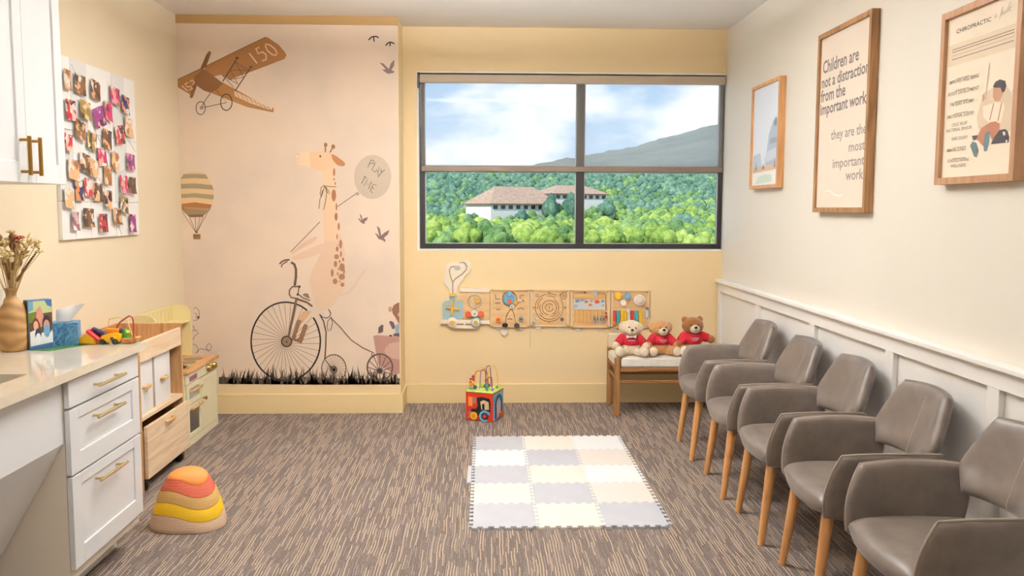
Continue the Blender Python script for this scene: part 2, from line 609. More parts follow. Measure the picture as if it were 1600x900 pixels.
# added lamps out of view, glowing up and down to brighten ceiling and walls
DIFF = bpy.data.materials.new('added_lamp_diffuser')
DIFF.use_nodes = True
db = DIFF.node_tree.nodes['Principled BSDF']
db.inputs['Base Color'].default_value = (.9, .9, .88, 1)
db.inputs['Emission Color'].default_value = (*FILL_COLOR, 1)
db.inputs['Emission Strength'].default_value = 1.6
LAMPW = M('added_lamp_white', (240, 240, 238), .4)
ORDS = ['behind the camera at the far end', 'over the middle of the room', 'nearest the window']
for i, (lx, ly, dim) in enumerate(FILL_SPOTS):
    zl = HC - .23
    t = thing('added_pendant_lamp', (lx, ly, zl), 'added unseen long white lamp, the one %s' % ORDS[i], 'lamp', 'added unseen lamps')
    k = MB()
    for (a, b_, c, d) in ((-.62, .62, .13, .15), (-.62, .62, -.15, -.13), (-.62, -.60, -.13, .13), (.60, .62, -.13, .13)):
        k.box(lx + a, lx + b_, ly + c, ly + d, zl - .02, zl + .02, .003)
    ob('housing', k, LAMPW, t)
    ob('diffuser', MB().box(lx - .60, lx + .60, ly - .13, ly + .13, zl - .012, zl + .012), DIFF, t)
    for xx in (-.5, .5):
        ob('suspension_rod', MB().tube([(lx + xx, ly, zl + .012), (lx + xx, ly, HC)], .004, 8), LAMPW, t)
    for nm, en, zz, rx in (('added_light_down', FILL_DOWN, -.024, 0), ('added_light_up', FILL_UP, .024, math.pi)):
        ld = bpy.data.lights.new(nm, 'AREA')
        ld.shape = 'RECTANGLE'
        ld.size, ld.size_y = 1.2, .26
        ld.energy = en * dim
        ld.color = FILL_COLOR
        lo = bpy.data.objects.new(nm, ld)
        COL.objects.link(lo)
        lo.parent = t
        lo.location = (0, 0, zz)
        lo.rotation_euler = (rx, 0, 0)
# ================================================================== the view: valley, wooded hillside, house, mountain
from mathutils import noise as mnoise
rng = random.Random(11)
def slope(D):
    if D < 260:
        return -.058 - .05 * (260 - D) / 260
    return -.058 + .084 * min(1.0, ((D - 260) / 940)) ** .8
def ground(x, D):
    n = mnoise.noise(Vector((x / 160, D / 160, 3.3))) * D * .004
    return 1.5 + D * slope(D) + n
def leaf_material(name, c0, c1, c2):
    m = bpy.data.materials.new(name)
    m.use_nodes = True
    nt = m.node_tree
    b = nt.nodes['Principled BSDF']
    b.inputs['Roughness'].default_value = .8
    b.inputs['Specular IOR Level'].default_value = .15
    geo = nt.nodes.new('ShaderNodeNewGeometry')
    n = nt.nodes.new('ShaderNodeTexNoise')
    n.inputs['Scale'].default_value = .55
    n.inputs['Detail'].default_value = 5
    n.inputs['Roughness'].default_value = .65
    nt.links.new(geo.outputs['Position'], n.inputs['Vector'])
    big = nt.nodes.new('ShaderNodeTexNoise')
    big.inputs['Scale'].default_value = .045
    nt.links.new(geo.outputs['Position'], big.inputs['Vector'])
    add = nt.nodes.new('ShaderNodeMath')
    add.operation = 'MULTIPLY_ADD'
    add.inputs[1].default_value = .55
    nt.links.new(n.outputs['Fac'], add.inputs[0])
    mul = nt.nodes.new('ShaderNodeMath')
    mul.operation = 'MULTIPLY'
    mul.inputs[1].default_value = .45
    nt.links.new(big.outputs['Fac'], mul.inputs[0])
    nt.links.new(mul.outputs[0], add.inputs[2])
    r = nt.nodes.new('ShaderNodeValToRGB')
    r.color_ramp.elements[0].position = .36
    r.color_ramp.elements[0].color = (*lin(c0), 1)
    r.color_ramp.elements[1].position = .64
    r.color_ramp.elements[1].color = (*lin(c2), 1)
    ee = r.color_ramp.elements.new(.5)
    ee.color = (*lin(c1), 1)
    nt.links.new(add.outputs[0], r.inputs[0])
    nt.links.new(r.outputs[0], b.inputs['Base Color'])
    bp = nt.nodes.new('ShaderNodeBump')
    bp.inputs['Strength'].default_value = .9
    bp.inputs['Distance'].default_value = 1.0
    nt.links.new(n.outputs['Fac'], bp.inputs['Height'])
    nt.links.new(bp.outputs[0], b.inputs['Normal'])
    return m
LEAF = [leaf_material('leaf_yellow_green', (92, 124, 58), (152, 180, 88), (200, 214, 124)),
        leaf_material('leaf_mid_green', (70, 106, 64), (116, 152, 92), (162, 192, 122)),
        leaf_material('leaf_hazy_blue_green', (66, 100, 88), (102, 140, 118), (146, 178, 148))]  # blue-green kind also carries the bluish haze of distance in its colour
SOIL = leaf_material('valley_scrub', (52, 84, 40), (86, 122, 60), (120, 150, 80))

# ground sheet
nx, ny = 60, 60
vs, fs = [], []
for j in range(ny + 1):
    D = 30 + 1650 * (j / ny) ** 1.5
    for i in range(nx + 1):
        x = (-.45 + 1.15 * i / nx) * (D + 60)
        vs.append((x, D, ground(x, D)))
for j in range(ny):
    for i in range(nx):
        a = j * (nx + 1) + i
        fs.append((a, a + 1, a + nx + 2, a + nx + 1))
ob('ground', MB().add_mesh(vs, fs), SOIL, None, 180, 'structure')

# mountain beyond
ridge = [(-.9, .012), (-.4, .02), (-.1, .03), (.0, .042), (.055, .0503), (.085, .0561), (.111, .0604), (.151, .0684), (.181, .0742), (.218, .0852), (.255, .0954), (.276, .0983), (.33, .108), (.45, .118), (.6, .105), (.9, .08)]
vs, fs = [], []
nr, nd = 260, 14
for i in range(nr + 1):
    sx = -.6 + 1.4 * i / nr
    for k in range(len(ridge) - 1):
        if ridge[k][0] <= sx <= ridge[k + 1][0]:
            f = (sx - ridge[k][0]) / (ridge[k + 1][0] - ridge[k][0])
            hz = ridge[k][1] + f * (ridge[k + 1][1] - ridge[k][1])
    hz += .0024 * mnoise.noise(Vector((sx * 60, 0, 1))) + .0022 * mnoise.noise(Vector((sx * 220, 0, 5)))
    for j in range(nd + 1):
        f = j / nd
        D = 1700 + 1600 * f
        z = 1.5 + hz * 3300 * (f ** .8) * (1 + .05 * mnoise.noise(Vector((sx * 25, f * 5, 2)))* (1 - f)) + 20 * (1 - f)
        vs.append((sx * D, D, z))
for i in range(nr):
    for j in range(nd):
        a = i * (nd + 1) + j
        fs.append((a, a + nd + 1, a + nd + 2, a + 1))
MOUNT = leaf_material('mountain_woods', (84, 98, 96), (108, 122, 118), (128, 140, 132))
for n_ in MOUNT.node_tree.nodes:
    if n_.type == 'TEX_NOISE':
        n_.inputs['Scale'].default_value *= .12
ob('mountain', MB().add_mesh(vs, fs), MOUNT, None, 180, 'structure')

# one crown of each kind, made of several leafy lumps
def crown(seed, lumps, sub, conical=False):
    r = random.Random(seed)
    k = MB()
    k.tube([(0, 0, -.6), (0, 0, .5)], .09, 5)
    for i in range(lumps):
        a = 2 * math.pi * i / max(1, lumps - 1) + r.random()
        top = i == lumps - 1
        d = 0 if top else r.uniform(.42, .62)
        c = (d * math.cos(a), d * math.sin(a), (1.18 if top else r.uniform(.5, .95)))
        rad = (r.uniform(.5, .62) if top else r.uniform(.42, .6))
        t = bmesh.new()
        bmesh.ops.create_icosphere(t, subdivisions=sub, radius=rad)
        for v in t.verts:
            nn = mnoise.noise(v.co * 5.5 + Vector((seed, i, 0)))
            v.co = Vector(c) + v.co * (1 + .34 * nn)
            if conical:
                v.co.z *= 1.25
        k._merge(t)
    return k
TREE_NAMES = ['broadleaf_tree', 'woodland_tree', 'evergreen_tree']
TREE_LABEL = ['yellow-green leafy tree in the wood outside the window', 'mid-green leafy tree in the wood outside the window', 'dark blue-green tree in the wood outside the window']
TREE_MESH = []
for kind in range(3):
    for s in range(2):
        o = ob('tree_pattern', crown(kind * 10 + s, 8, 2, kind == 2 and s == 0), LEAF[kind], None, 180)
        TREE_MESH.append((kind, o.data))
        bpy.data.objects.remove(o)
spots = []
D = 285.0
while D < 1560:
    step = 7.0 + (D - 285) * .008
    x = -.16 * D
    while x < .40 * D:
        px, pd = x + rng.uniform(-.45, .45) * step, D + rng.uniform(-.45, .45) * step
        if not (-2 < px < 97 and 540 < pd < 668):
            spots.append((px, pd, step))
        x += step
    D += step * .82
spots.sort(key=lambda s: s[1])
def tree_kind(px, pd):
    v = mnoise.noise(Vector((px / 55, pd / 55, 7))) + rng.uniform(-.35, .35) + (pd - 420) / 700  # farther trees turn bluer, so distance haze is painted by kind
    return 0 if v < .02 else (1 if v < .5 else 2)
groups = ['yellow-green trees in the valley', 'mid-green trees in the valley', 'dark trees in the valley']
far_v, far_f = [[], [], []], [[], [], []]
def low_crown(seed):
    k = crown(seed + 50, 4, 1)
    v = [tuple(q.co) for q in k.bm.verts]
    k.bm.verts.index_update()
    f = [tuple(q.index for q in g.verts) for g in k.bm.faces]
    k.bm.free()
    return v, f
LOW = [low_crown(s) for s in range(5)]
n_single = 0
for (px, pd, step) in spots:
    kind = tree_kind(px, pd)
    R = step * rng.uniform(.5, .74)
    if -6 < px < 95 and 430 < pd < 600:
        R *= .76
    z = ground(px, pd) + R * .25
    in_view = -.085 < px / pd < .295
    if in_view and n_single < 286:
        n_single += 1
        kk, me = rng.choice([t for t in TREE_MESH if t[0] == kind])
        o = bpy.data.objects.new(TREE_NAMES[kind], me)
        COL.objects.link(o)
        o.location = (px, pd, z)
        o.scale = (R, R, R * rng.uniform(.85, 1.15))
        o.rotation_euler = (0, 0, rng.uniform(0, 6.28))
        tag(o, TREE_LABEL[kind], 'tree', groups[kind])
    else:
        v, f = LOW[rng.randrange(5)]
        a = rng.uniform(0, 6.28)
        ca, sa = math.cos(a) * R, math.sin(a) * R
        b0 = len(far_v[kind])
        far_v[kind].extend((px + ca * q[0] - sa * q[1], pd + sa * q[0] + ca * q[1], z + q[2] * R) for q in v)
        far_f[kind].extend(tuple(i + b0 for i in g) for g in f)
FAR_LABEL = ['yellow-green tree canopy spreading over the far hillside', 'mid-green tree canopy spreading over the far hillside', 'blue-green tree canopy along the top of the hillside']
for kind in range(3):
    me = bpy.data.meshes.new('woodland_canopy')
    me.from_pydata(far_v[kind], [], far_f[kind])
    me.materials.append(LEAF[kind])
    me.polygons.foreach_set('use_smooth', [True] * len(me.polygons))
    o = bpy.data.objects.new('woodland_canopy', me)
    COL.objects.link(o)
    o['kind'] = 'stuff'
    tag(o, FAR_LABEL[kind], 'trees')

# long white house with low tiled roofs among the trees
HW = M('white_render', (236, 234, 230), .8)
ROOF = M('weathered_tile', (176, 150, 130), .8, var=(.5, .2))
EAVE = M('red_brown_eave', (150, 104, 84), .8)
DARKG = M('dark_glass', (60, 70, 78), .2)  # one dark blue-grey tone for the house panes
house = thing('white_house', (30, 580, 0), 'long white house with low brown tiled roofs among the trees', 'house')
def wing(x0, x1, d0, d1, zb, ze, zr, ang, dep, nwin):
    """wall line from (x0,d0) to (x1,d1), eaves at ze, ridge at zr"""
    a = Vector((x0, d0, 0)); b2 = Vector((x1, d1, 0))
    L_ = (b2 - a).length
    T = Matrix.Translation(a) @ Matrix.Rotation(math.atan2(d1 - d0, x1 - x0), 4, 'Z')
    k = MB()
    k.box(0, L_, 0, dep, zb, ze, 0)
    k.bm.transform(T)
    ob('wall', k, HW, house, 0)
    o_ = 1.6
    k = MB()
    vsr = [(-o_, -o_, ze), (L_ + o_, -o_, ze), (L_ + o_, dep + o_, ze), (-o_, dep + o_, ze), (dep * .42, dep / 2, zr), (L_ - dep * .3, dep / 2, zr)]
    k.add_mesh(vsr, [(0, 1, 5, 4), (1, 2, 5), (2, 3, 4, 5), (3, 0, 4), (0, 3, 2, 1)])
    k.bm.transform(T)
    rf = ob('roof', k, ROOF, house, 0)
    k = MB()
    k.box(-o_ - .1, L_ + o_ + .1, -o_ - .1, dep + o_ + .1, ze - .7, ze - .02)
    k.bm.transform(T)
    ob('eave', k, EAVE, rf, 0)
    for i in range(nwin):
        c = L_ * (i + .6) / nwin
        k = MB()
        k.box(c - 1.6, c + 1.6, -.12, .1, ze - 3.6, ze - 1.1)
        k.bm.transform(T)
        ob('window', k, DARKG, house, 0)
wing(4.2, 50, 560, 588, -26, 5.0, 16.6, 0, 32, 9)
wing(48.5, 88, 600, 622, -20, 12.4, 18.6, 0, 30, 8)
for (px, pd, R, kind) in ((44, 572, 6.2, 2), (50, 577, 5.6, 1), (38, 562, 4.4, 1), (31, 560, 6.0, 1), (24, 552, 5.2, 2), (58, 580, 6.4, 2), (17, 547, 4.6, 1), (9, 543, 4.4, 1), (65, 584, 6.4, 0), (75, 592, 6.8, 1), (52, 562, 6.0, 1), (86, 603, 7.4, 2)):
    kk, me = [t for t in TREE_MESH if t[0] == kind][0]
    o = bpy.data.objects.new(TREE_NAMES[kind], me)
    COL.objects.link(o)
    o.location = (px, pd, ground(px, pd) + R * .5)
    o.scale = (R, R, R * (1.6 if px in (44, 50, 58) else 1.1))
    tag(o, TREE_LABEL[kind], 'tree', groups[kind])
# mural motifs as wall coordinates (x, z) in metres: fills (p) and brush lines (l)
MURAL = {
 'airplane_print': [
  ('p',(160,108,58),[(-1.965,2.491),(-1.542,2.700),(-1.526,2.698),(-1.449,2.646),(-1.406,2.595),(-1.398,2.576),(-1.410,2.551),(-1.623,2.469),(-1.803,2.402),(-1.857,2.437),(-1.909,2.424),(-1.973,2.466)]),
  ('p',(160,108,58),[(-2.165,2.402),(-1.998,2.482),(-1.993,2.446),(-2.041,2.369),(-2.079,2.298),(-2.167,2.347)]),
  ('l',(112,74,40),[(-2.165,2.402),(-1.991,2.482),(-1.729,2.610),(-1.542,2.699)],0.0054),
  ('p',(172,120,68),[(-1.898,2.382),(-1.846,2.382),(-1.738,2.325),(-1.508,2.195),(-1.504,2.210),(-1.496,2.212),(-1.495,2.182),(-1.502,2.177),(-1.677,2.212),(-1.805,2.260),(-1.936,2.311),(-1.932,2.344)]),
  ('p',(228,196,158),[(-1.767,2.326),(-1.514,2.207),(-1.521,2.194),(-1.656,2.239),(-1.771,2.292)]),
  ('l',(92,70,52),[(-1.768,2.292),(-1.752,2.317),(-1.737,2.280),(-1.721,2.303),(-1.706,2.268),(-1.690,2.288),(-1.676,2.256),(-1.659,2.274),(-1.645,2.244),(-1.629,2.259),(-1.614,2.232),(-1.598,2.245),(-1.583,2.220),(-1.567,2.230),(-1.552,2.208),(-1.536,2.216),(-1.521,2.195)],0.0034),
  ('p',(128,84,44),[(-1.992,2.472),(-1.972,2.475),(-1.903,2.421),(-1.846,2.376),(-1.887,2.337),(-1.920,2.318),(-1.936,2.310),(-1.984,2.327),(-2.025,2.356),(-2.043,2.395),(-2.046,2.427),(-2.019,2.440)]),
  ('p',(122,78,40),[(-1.939,2.600),(-1.924,2.594),(-1.927,2.578),(-1.962,2.491),(-1.992,2.466),(-2.001,2.482),(-1.959,2.574)]),
  ('p',(122,78,40),[(-2.024,2.382),(-2.035,2.344),(-2.060,2.279),(-2.073,2.271),(-2.083,2.282),(-2.072,2.318),(-2.043,2.395)]),
  ('l',(92,70,52),[(-1.757,2.527),(-1.668,2.473)],0.0040),
  ('l',(92,70,52),[(-1.757,2.527),(-1.702,2.421)],0.0040),
  ('l',(92,70,52),[(-1.791,2.469),(-1.743,2.373)],0.0040),
  ('l',(92,70,52),[(-1.791,2.469),(-1.668,2.469)],0.0040),
  ('l',(92,70,52),[(-1.851,2.434),(-1.770,2.347)],0.0040),
  ('l',(92,70,52),[(-1.807,2.402),(-1.702,2.421)],0.0040),
  ('l',(92,70,52),[(-1.794,2.402),(-1.743,2.373)],0.0040),
  ('l',(48,34,26),[(-1.743,2.552),(-1.849,2.389)],0.0067),
  ('l',(48,34,26),[(-1.648,2.492),(-1.764,2.324)],0.0067),
  ('p',(48,34,26),[(-1.732,2.554),(-1.734,2.550),(-1.740,2.547),(-1.747,2.547),(-1.753,2.550),(-1.755,2.554),(-1.753,2.559),(-1.747,2.562),(-1.740,2.562),(-1.734,2.559)]),
  ('p',(48,34,26),[(-1.637,2.493),(-1.639,2.489),(-1.645,2.486),(-1.652,2.486),(-1.658,2.489),(-1.660,2.493),(-1.658,2.498),(-1.652,2.500),(-1.644,2.500),(-1.639,2.498)]),
  ('l',(48,34,26),[(-1.975,2.204),(-1.976,2.197),(-1.978,2.190),(-1.980,2.183),(-1.983,2.177),(-1.986,2.172),(-1.990,2.167),(-1.995,2.163),(-1.999,2.161),(-2.004,2.159),(-2.009,2.158),(-2.015,2.159),(-2.019,2.161),(-2.024,2.163),(-2.028,2.167),(-2.032,2.172),(-2.035,2.177),(-2.037,2.183),(-2.039,2.190),(-2.040,2.197),(-2.040,2.204),(-2.040,2.211),(-2.038,2.218),(-2.036,2.224),(-2.033,2.230),(-2.030,2.236),(-2.026,2.240),(-2.021,2.244),(-2.016,2.247),(-2.011,2.248),(-2.006,2.249),(-2.001,2.248),(-1.996,2.247),(-1.992,2.244),(-1.987,2.240),(-1.984,2.236),(-1.981,2.230),(-1.978,2.224),(-1.977,2.218),(-1.976,2.211),(-1.975,2.204)],0.0054),
  ('l',(48,34,26),[(-1.787,2.246),(-1.787,2.237),(-1.789,2.228),(-1.792,2.220),(-1.795,2.212),(-1.800,2.206),(-1.805,2.200),(-1.810,2.195),(-1.816,2.192),(-1.822,2.190),(-1.829,2.189),(-1.835,2.190),(-1.841,2.192),(-1.847,2.195),(-1.852,2.200),(-1.857,2.206),(-1.860,2.212),(-1.863,2.220),(-1.866,2.228),(-1.867,2.237),(-1.867,2.246),(-1.866,2.255),(-1.864,2.263),(-1.862,2.272),(-1.858,2.279),(-1.854,2.286),(-1.849,2.292),(-1.843,2.296),(-1.837,2.300),(-1.831,2.302),(-1.825,2.303),(-1.819,2.302),(-1.813,2.300),(-1.807,2.296),(-1.802,2.292),(-1.797,2.286),(-1.793,2.279),(-1.790,2.272),(-1.788,2.263),(-1.787,2.255),(-1.787,2.246)],0.0067),
  ('l',(48,34,26),[(-1.995,2.205),(-1.997,2.200),(-2.000,2.197),(-2.004,2.196),(-2.007,2.197),(-2.010,2.200),(-2.011,2.205),(-2.010,2.210),(-2.007,2.213),(-2.003,2.214),(-1.999,2.213),(-1.996,2.210),(-1.995,2.205)],0.0047),
  ('l',(92,70,52),[(-1.936,2.308),(-1.973,2.260),(-2.001,2.211)],0.0054),
  ('l',(92,70,52),[(-2.001,2.205),(-1.825,2.244),(-1.893,2.328)],0.0054),
  ('l',(228,196,158),[(-1.658,2.588),(-1.605,2.518)],0.0094),
  ('l',(228,196,158),[(-1.586,2.628),(-1.611,2.619),(-1.595,2.585),(-1.564,2.598),(-1.538,2.575),(-1.542,2.543),(-1.569,2.536)],0.0094),
  ('l',(228,196,158),[(-1.543,2.652),(-1.514,2.647),(-1.479,2.620),(-1.463,2.591),(-1.471,2.575),(-1.497,2.579),(-1.528,2.604),(-1.542,2.633),(-1.543,2.652)],0.0094),
  ('l',(228,196,158),[(-2.135,2.359),(-2.094,2.321)],0.0081),
  ('l',(228,196,158),[(-2.092,2.382),(-2.113,2.369),(-2.096,2.350),(-2.070,2.353),(-2.061,2.338),(-2.084,2.329)],0.0081),
  ('l',(228,196,158),[(-2.077,2.387),(-2.062,2.398),(-2.045,2.382),(-2.060,2.366)],0.0081),
 ],
 'hot_air_balloon_print': [
  ('p',(226,190,142),[(-2.146,1.736),(-2.093,1.754),(-2.015,1.754),(-1.986,1.736)]),
  ('p',(150,138,108),[(-2.142,1.739),(-2.061,1.741),(-1.986,1.739),(-1.968,1.706),(-2.062,1.711),(-2.167,1.706)]),
  ('p',(226,190,142),[(-2.167,1.706),(-2.062,1.711),(-1.968,1.706),(-1.943,1.662),(-2.063,1.674),(-2.168,1.669)]),
  ('p',(150,138,108),[(-2.168,1.669),(-2.063,1.674),(-1.943,1.662),(-1.934,1.629),(-2.065,1.638),(-2.170,1.636)]),
  ('p',(226,190,142),[(-2.170,1.636),(-2.065,1.638),(-1.934,1.629),(-1.933,1.592),(-2.066,1.605),(-2.171,1.597)]),
  ('p',(150,138,108),[(-2.171,1.597),(-2.066,1.605),(-1.933,1.592),(-1.936,1.560),(-2.067,1.574),(-2.171,1.570)]),
  ('p',(226,190,142),[(-2.171,1.570),(-2.067,1.574),(-1.936,1.560),(-1.949,1.523),(-2.068,1.540),(-2.169,1.528)]),
  ('p',(158,104,54),[(-2.169,1.528),(-2.068,1.540),(-1.949,1.523),(-1.962,1.488),(-2.070,1.493),(-2.167,1.485)]),
  ('p',(146,126,92),[(-2.167,1.485),(-2.070,1.493),(-1.962,1.488),(-2.006,1.447),(-2.118,1.441)]),
  ('p',(120,82,48),[(-2.119,1.450),(-2.006,1.455),(-2.015,1.435),(-2.110,1.432)]),
  ('l',(226,190,142),[(-2.145,1.507),(-2.134,1.494),(-2.123,1.505),(-2.112,1.493),(-2.100,1.504),(-2.090,1.492),(-2.078,1.503),(-2.068,1.490),(-2.056,1.501),(-2.045,1.489),(-2.034,1.500),(-2.023,1.487),(-2.012,1.499),(-2.001,1.486),(-1.989,1.497),(-1.979,1.485),(-1.967,1.496)],0.0034),
  ('l',(112,90,66),[(-2.162,1.475),(-2.070,1.326)],0.0040),
  ('l',(112,90,66),[(-1.969,1.488),(-2.060,1.326)],0.0040),
  ('l',(112,90,66),[(-2.108,1.429),(-2.066,1.323)],0.0040),
  ('l',(112,90,66),[(-2.069,1.432),(-2.066,1.323)],0.0040),
  ('l',(112,90,66),[(-2.036,1.432),(-2.064,1.323)],0.0040),
  ('l',(112,90,66),[(-2.013,1.435),(-2.060,1.326)],0.0040),
  ('p',(126,86,50),[(-2.088,1.313),(-2.036,1.313),(-2.037,1.275),(-2.087,1.275)]),
  ('l',(90,60,36),[(-2.090,1.300),(-2.036,1.300)],0.0047),
  ('p',(70,50,36),[(-2.054,1.324),(-2.056,1.321),(-2.060,1.319),(-2.066,1.319),(-2.071,1.321),(-2.072,1.324),(-2.070,1.328),(-2.066,1.329),(-2.060,1.329),(-2.056,1.327)]),
 ],
 'giraffe_print': [
  ('p',(225,193,163),[(-1.135,1.342),(-1.076,1.342),(-1.051,1.333),(-1.036,1.307),(-1.029,1.290),(-1.021,1.264),(-1.015,1.232),(-1.005,1.163),(-1.002,1.108),(-1.006,1.013),(-1.008,0.970),(-1.010,0.935),(-1.015,0.917),(-1.026,0.900),(-1.037,0.884),(-1.059,0.854),(-1.072,0.834),(-1.090,0.803),(-1.109,0.784),(-1.149,0.758),(-1.175,0.759),(-1.213,0.785),(-1.229,0.814),(-1.241,0.875),(-1.251,0.913),(-1.269,0.965),(-1.264,1.006),(-1.230,1.075),(-1.211,1.114),(-1.188,1.161),(-1.175,1.193),(-1.156,1.240),(-1.151,1.273),(-1.154,1.325)]),
  ('p',(226,188,160),[(-1.379,1.187),(-1.331,1.234),(-1.291,1.261),(-1.222,1.295),(-1.202,1.298),(-1.211,1.272),(-1.239,1.251),(-1.313,1.212),(-1.347,1.193),(-1.378,1.174),(-1.389,1.168),(-1.394,1.170)]),
  ('p',(227,192,163),[(-1.378,1.152),(-1.294,1.193),(-1.243,1.216),(-1.173,1.246),(-1.139,1.253),(-1.105,1.244),(-1.111,1.228),(-1.163,1.189),(-1.212,1.165),(-1.307,1.134),(-1.353,1.127),(-1.393,1.136)]),
  ('l',(222,190,166),[(-1.044,0.869),(-0.986,0.890),(-0.942,0.937),(-0.905,1.002),(-0.859,1.060)],0.0145),
  ('p',(232,198,162),[(-1.140,1.795),(-1.090,1.795),(-1.071,1.766),(-1.066,1.679),(-1.064,1.620),(-1.061,1.527),(-1.057,1.449),(-1.049,1.309),(-1.069,1.263),(-1.139,1.263),(-1.160,1.341),(-1.155,1.574),(-1.154,1.680),(-1.157,1.766)]),
  ('p',(234,194,154),[(-1.224,1.902),(-1.123,1.902),(-1.085,1.890),(-1.071,1.855),(-1.068,1.831),(-1.070,1.795),(-1.089,1.779),(-1.142,1.766),(-1.177,1.767),(-1.229,1.783),(-1.248,1.811),(-1.255,1.880)]),
  ('p',(238,208,172),[(-1.335,1.891),(-1.251,1.902),(-1.242,1.788),(-1.330,1.807),(-1.350,1.848)]),
  ('p',(176,116,68),[(-1.090,1.885),(-1.076,1.882),(-1.058,1.872),(-1.018,1.843),(-1.002,1.829),(-0.996,1.818),(-0.997,1.811),(-1.007,1.802),(-1.019,1.801),(-1.045,1.805),(-1.060,1.815),(-1.079,1.839),(-1.088,1.855),(-1.093,1.878)]),
  ('l',(140,92,54),[(-1.136,1.899),(-1.134,1.939)],0.0098),
  ('l',(140,92,54),[(-1.103,1.897),(-1.083,1.931)],0.0098),
  ('p',(140,92,54),[(-1.120,1.950),(-1.121,1.946),(-1.122,1.943),(-1.124,1.940),(-1.126,1.939),(-1.129,1.937),(-1.131,1.936),(-1.135,1.936),(-1.137,1.937),(-1.140,1.939),(-1.141,1.940),(-1.143,1.943),(-1.144,1.946),(-1.145,1.950),(-1.145,1.952),(-1.144,1.956),(-1.143,1.959),(-1.141,1.962),(-1.139,1.964),(-1.136,1.965),(-1.134,1.966),(-1.131,1.966),(-1.129,1.965),(-1.126,1.964),(-1.124,1.962),(-1.122,1.959),(-1.121,1.956),(-1.120,1.952)]),
  ('p',(140,92,54),[(-1.065,1.937),(-1.066,1.933),(-1.067,1.930),(-1.070,1.927),(-1.072,1.925),(-1.075,1.923),(-1.078,1.923),(-1.081,1.923),(-1.084,1.923),(-1.087,1.925),(-1.089,1.927),(-1.092,1.930),(-1.093,1.933),(-1.093,1.937),(-1.093,1.940),(-1.092,1.944),(-1.091,1.947),(-1.089,1.950),(-1.087,1.952),(-1.083,1.954),(-1.081,1.954),(-1.077,1.954),(-1.074,1.954),(-1.071,1.952),(-1.069,1.950),(-1.067,1.947),(-1.066,1.944),(-1.065,1.940)]),
  ('p',(40,28,20),[(-1.166,1.869),(-1.166,1.866),(-1.167,1.865),(-1.169,1.863),(-1.171,1.863),(-1.173,1.863),(-1.175,1.863),(-1.177,1.865),(-1.178,1.866),(-1.178,1.869),(-1.178,1.871),(-1.178,1.873),(-1.177,1.875),(-1.175,1.877),(-1.173,1.877),(-1.171,1.877),(-1.169,1.877),(-1.167,1.875),(-1.166,1.873),(-1.165,1.871)]),
  ('p',(205,165,130),[(-1.327,1.886),(-1.328,1.884),(-1.329,1.883),(-1.331,1.883),(-1.333,1.883),(-1.335,1.883),(-1.336,1.884),(-1.336,1.886),(-1.336,1.887),(-1.335,1.889),(-1.334,1.889),(-1.332,1.890),(-1.331,1.890),(-1.329,1.889),(-1.328,1.888),(-1.327,1.887)]),
  ('p',(205,165,130),[(-1.314,1.878),(-1.315,1.876),(-1.316,1.876),(-1.318,1.875),(-1.319,1.875),(-1.321,1.876),(-1.322,1.877),(-1.323,1.878),(-1.323,1.879),(-1.322,1.881),(-1.321,1.882),(-1.319,1.882),(-1.318,1.882),(-1.316,1.882),(-1.315,1.881),(-1.314,1.879)]),
  ('p',(205,165,130),[(-1.326,1.854),(-1.327,1.853),(-1.328,1.852),(-1.330,1.851),(-1.331,1.851),(-1.333,1.852),(-1.334,1.853),(-1.335,1.854),(-1.335,1.855),(-1.334,1.857),(-1.333,1.858),(-1.331,1.858),(-1.330,1.858),(-1.328,1.858),(-1.327,1.857),(-1.326,1.855)]),
  ('p',(205,165,130),[(-1.341,1.843),(-1.342,1.841),(-1.343,1.840),(-1.345,1.840),(-1.346,1.840),(-1.348,1.840),(-1.349,1.841),(-1.350,1.843),(-1.350,1.844),(-1.349,1.845),(-1.348,1.846),(-1.346,1.847),(-1.345,1.847),(-1.343,1.846),(-1.342,1.845),(-1.341,1.844)]),
  ('p',(205,165,130),[(-1.325,1.831),(-1.326,1.830),(-1.327,1.829),(-1.329,1.828),(-1.330,1.828),(-1.332,1.829),(-1.333,1.830),(-1.334,1.831),(-1.334,1.832),(-1.333,1.834),(-1.332,1.835),(-1.330,1.835),(-1.329,1.835),(-1.327,1.835),(-1.326,1.834),(-1.325,1.832)]),
  ('p',(164,108,70),[(-1.067,1.756),(-1.068,1.748),(-1.068,1.744),(-1.070,1.738),(-1.071,1.735),(-1.073,1.731),(-1.075,1.730),(-1.077,1.730),(-1.079,1.731),(-1.081,1.735),(-1.082,1.738),(-1.083,1.744),(-1.084,1.748),(-1.084,1.756),(-1.084,1.761),(-1.083,1.768),(-1.082,1.773),(-1.081,1.779),(-1.080,1.782),(-1.077,1.785),(-1.076,1.786),(-1.074,1.786),(-1.072,1.785),(-1.070,1.782),(-1.069,1.779),(-1.068,1.773),(-1.067,1.768),(-1.067,1.761)]),
  ('p',(164,108,70),[(-1.071,1.708),(-1.071,1.705),(-1.072,1.704),(-1.073,1.702),(-1.074,1.701),(-1.075,1.700),(-1.076,1.700),(-1.078,1.700),(-1.079,1.700),(-1.080,1.701),(-1.081,1.702),(-1.082,1.704),(-1.082,1.705),(-1.082,1.708),(-1.082,1.709),(-1.082,1.711),(-1.081,1.713),(-1.080,1.715),(-1.080,1.715),(-1.078,1.716),(-1.077,1.717),(-1.076,1.717),(-1.075,1.716),(-1.073,1.715),(-1.073,1.715),(-1.072,1.713),(-1.071,1.711),(-1.071,1.709)]),
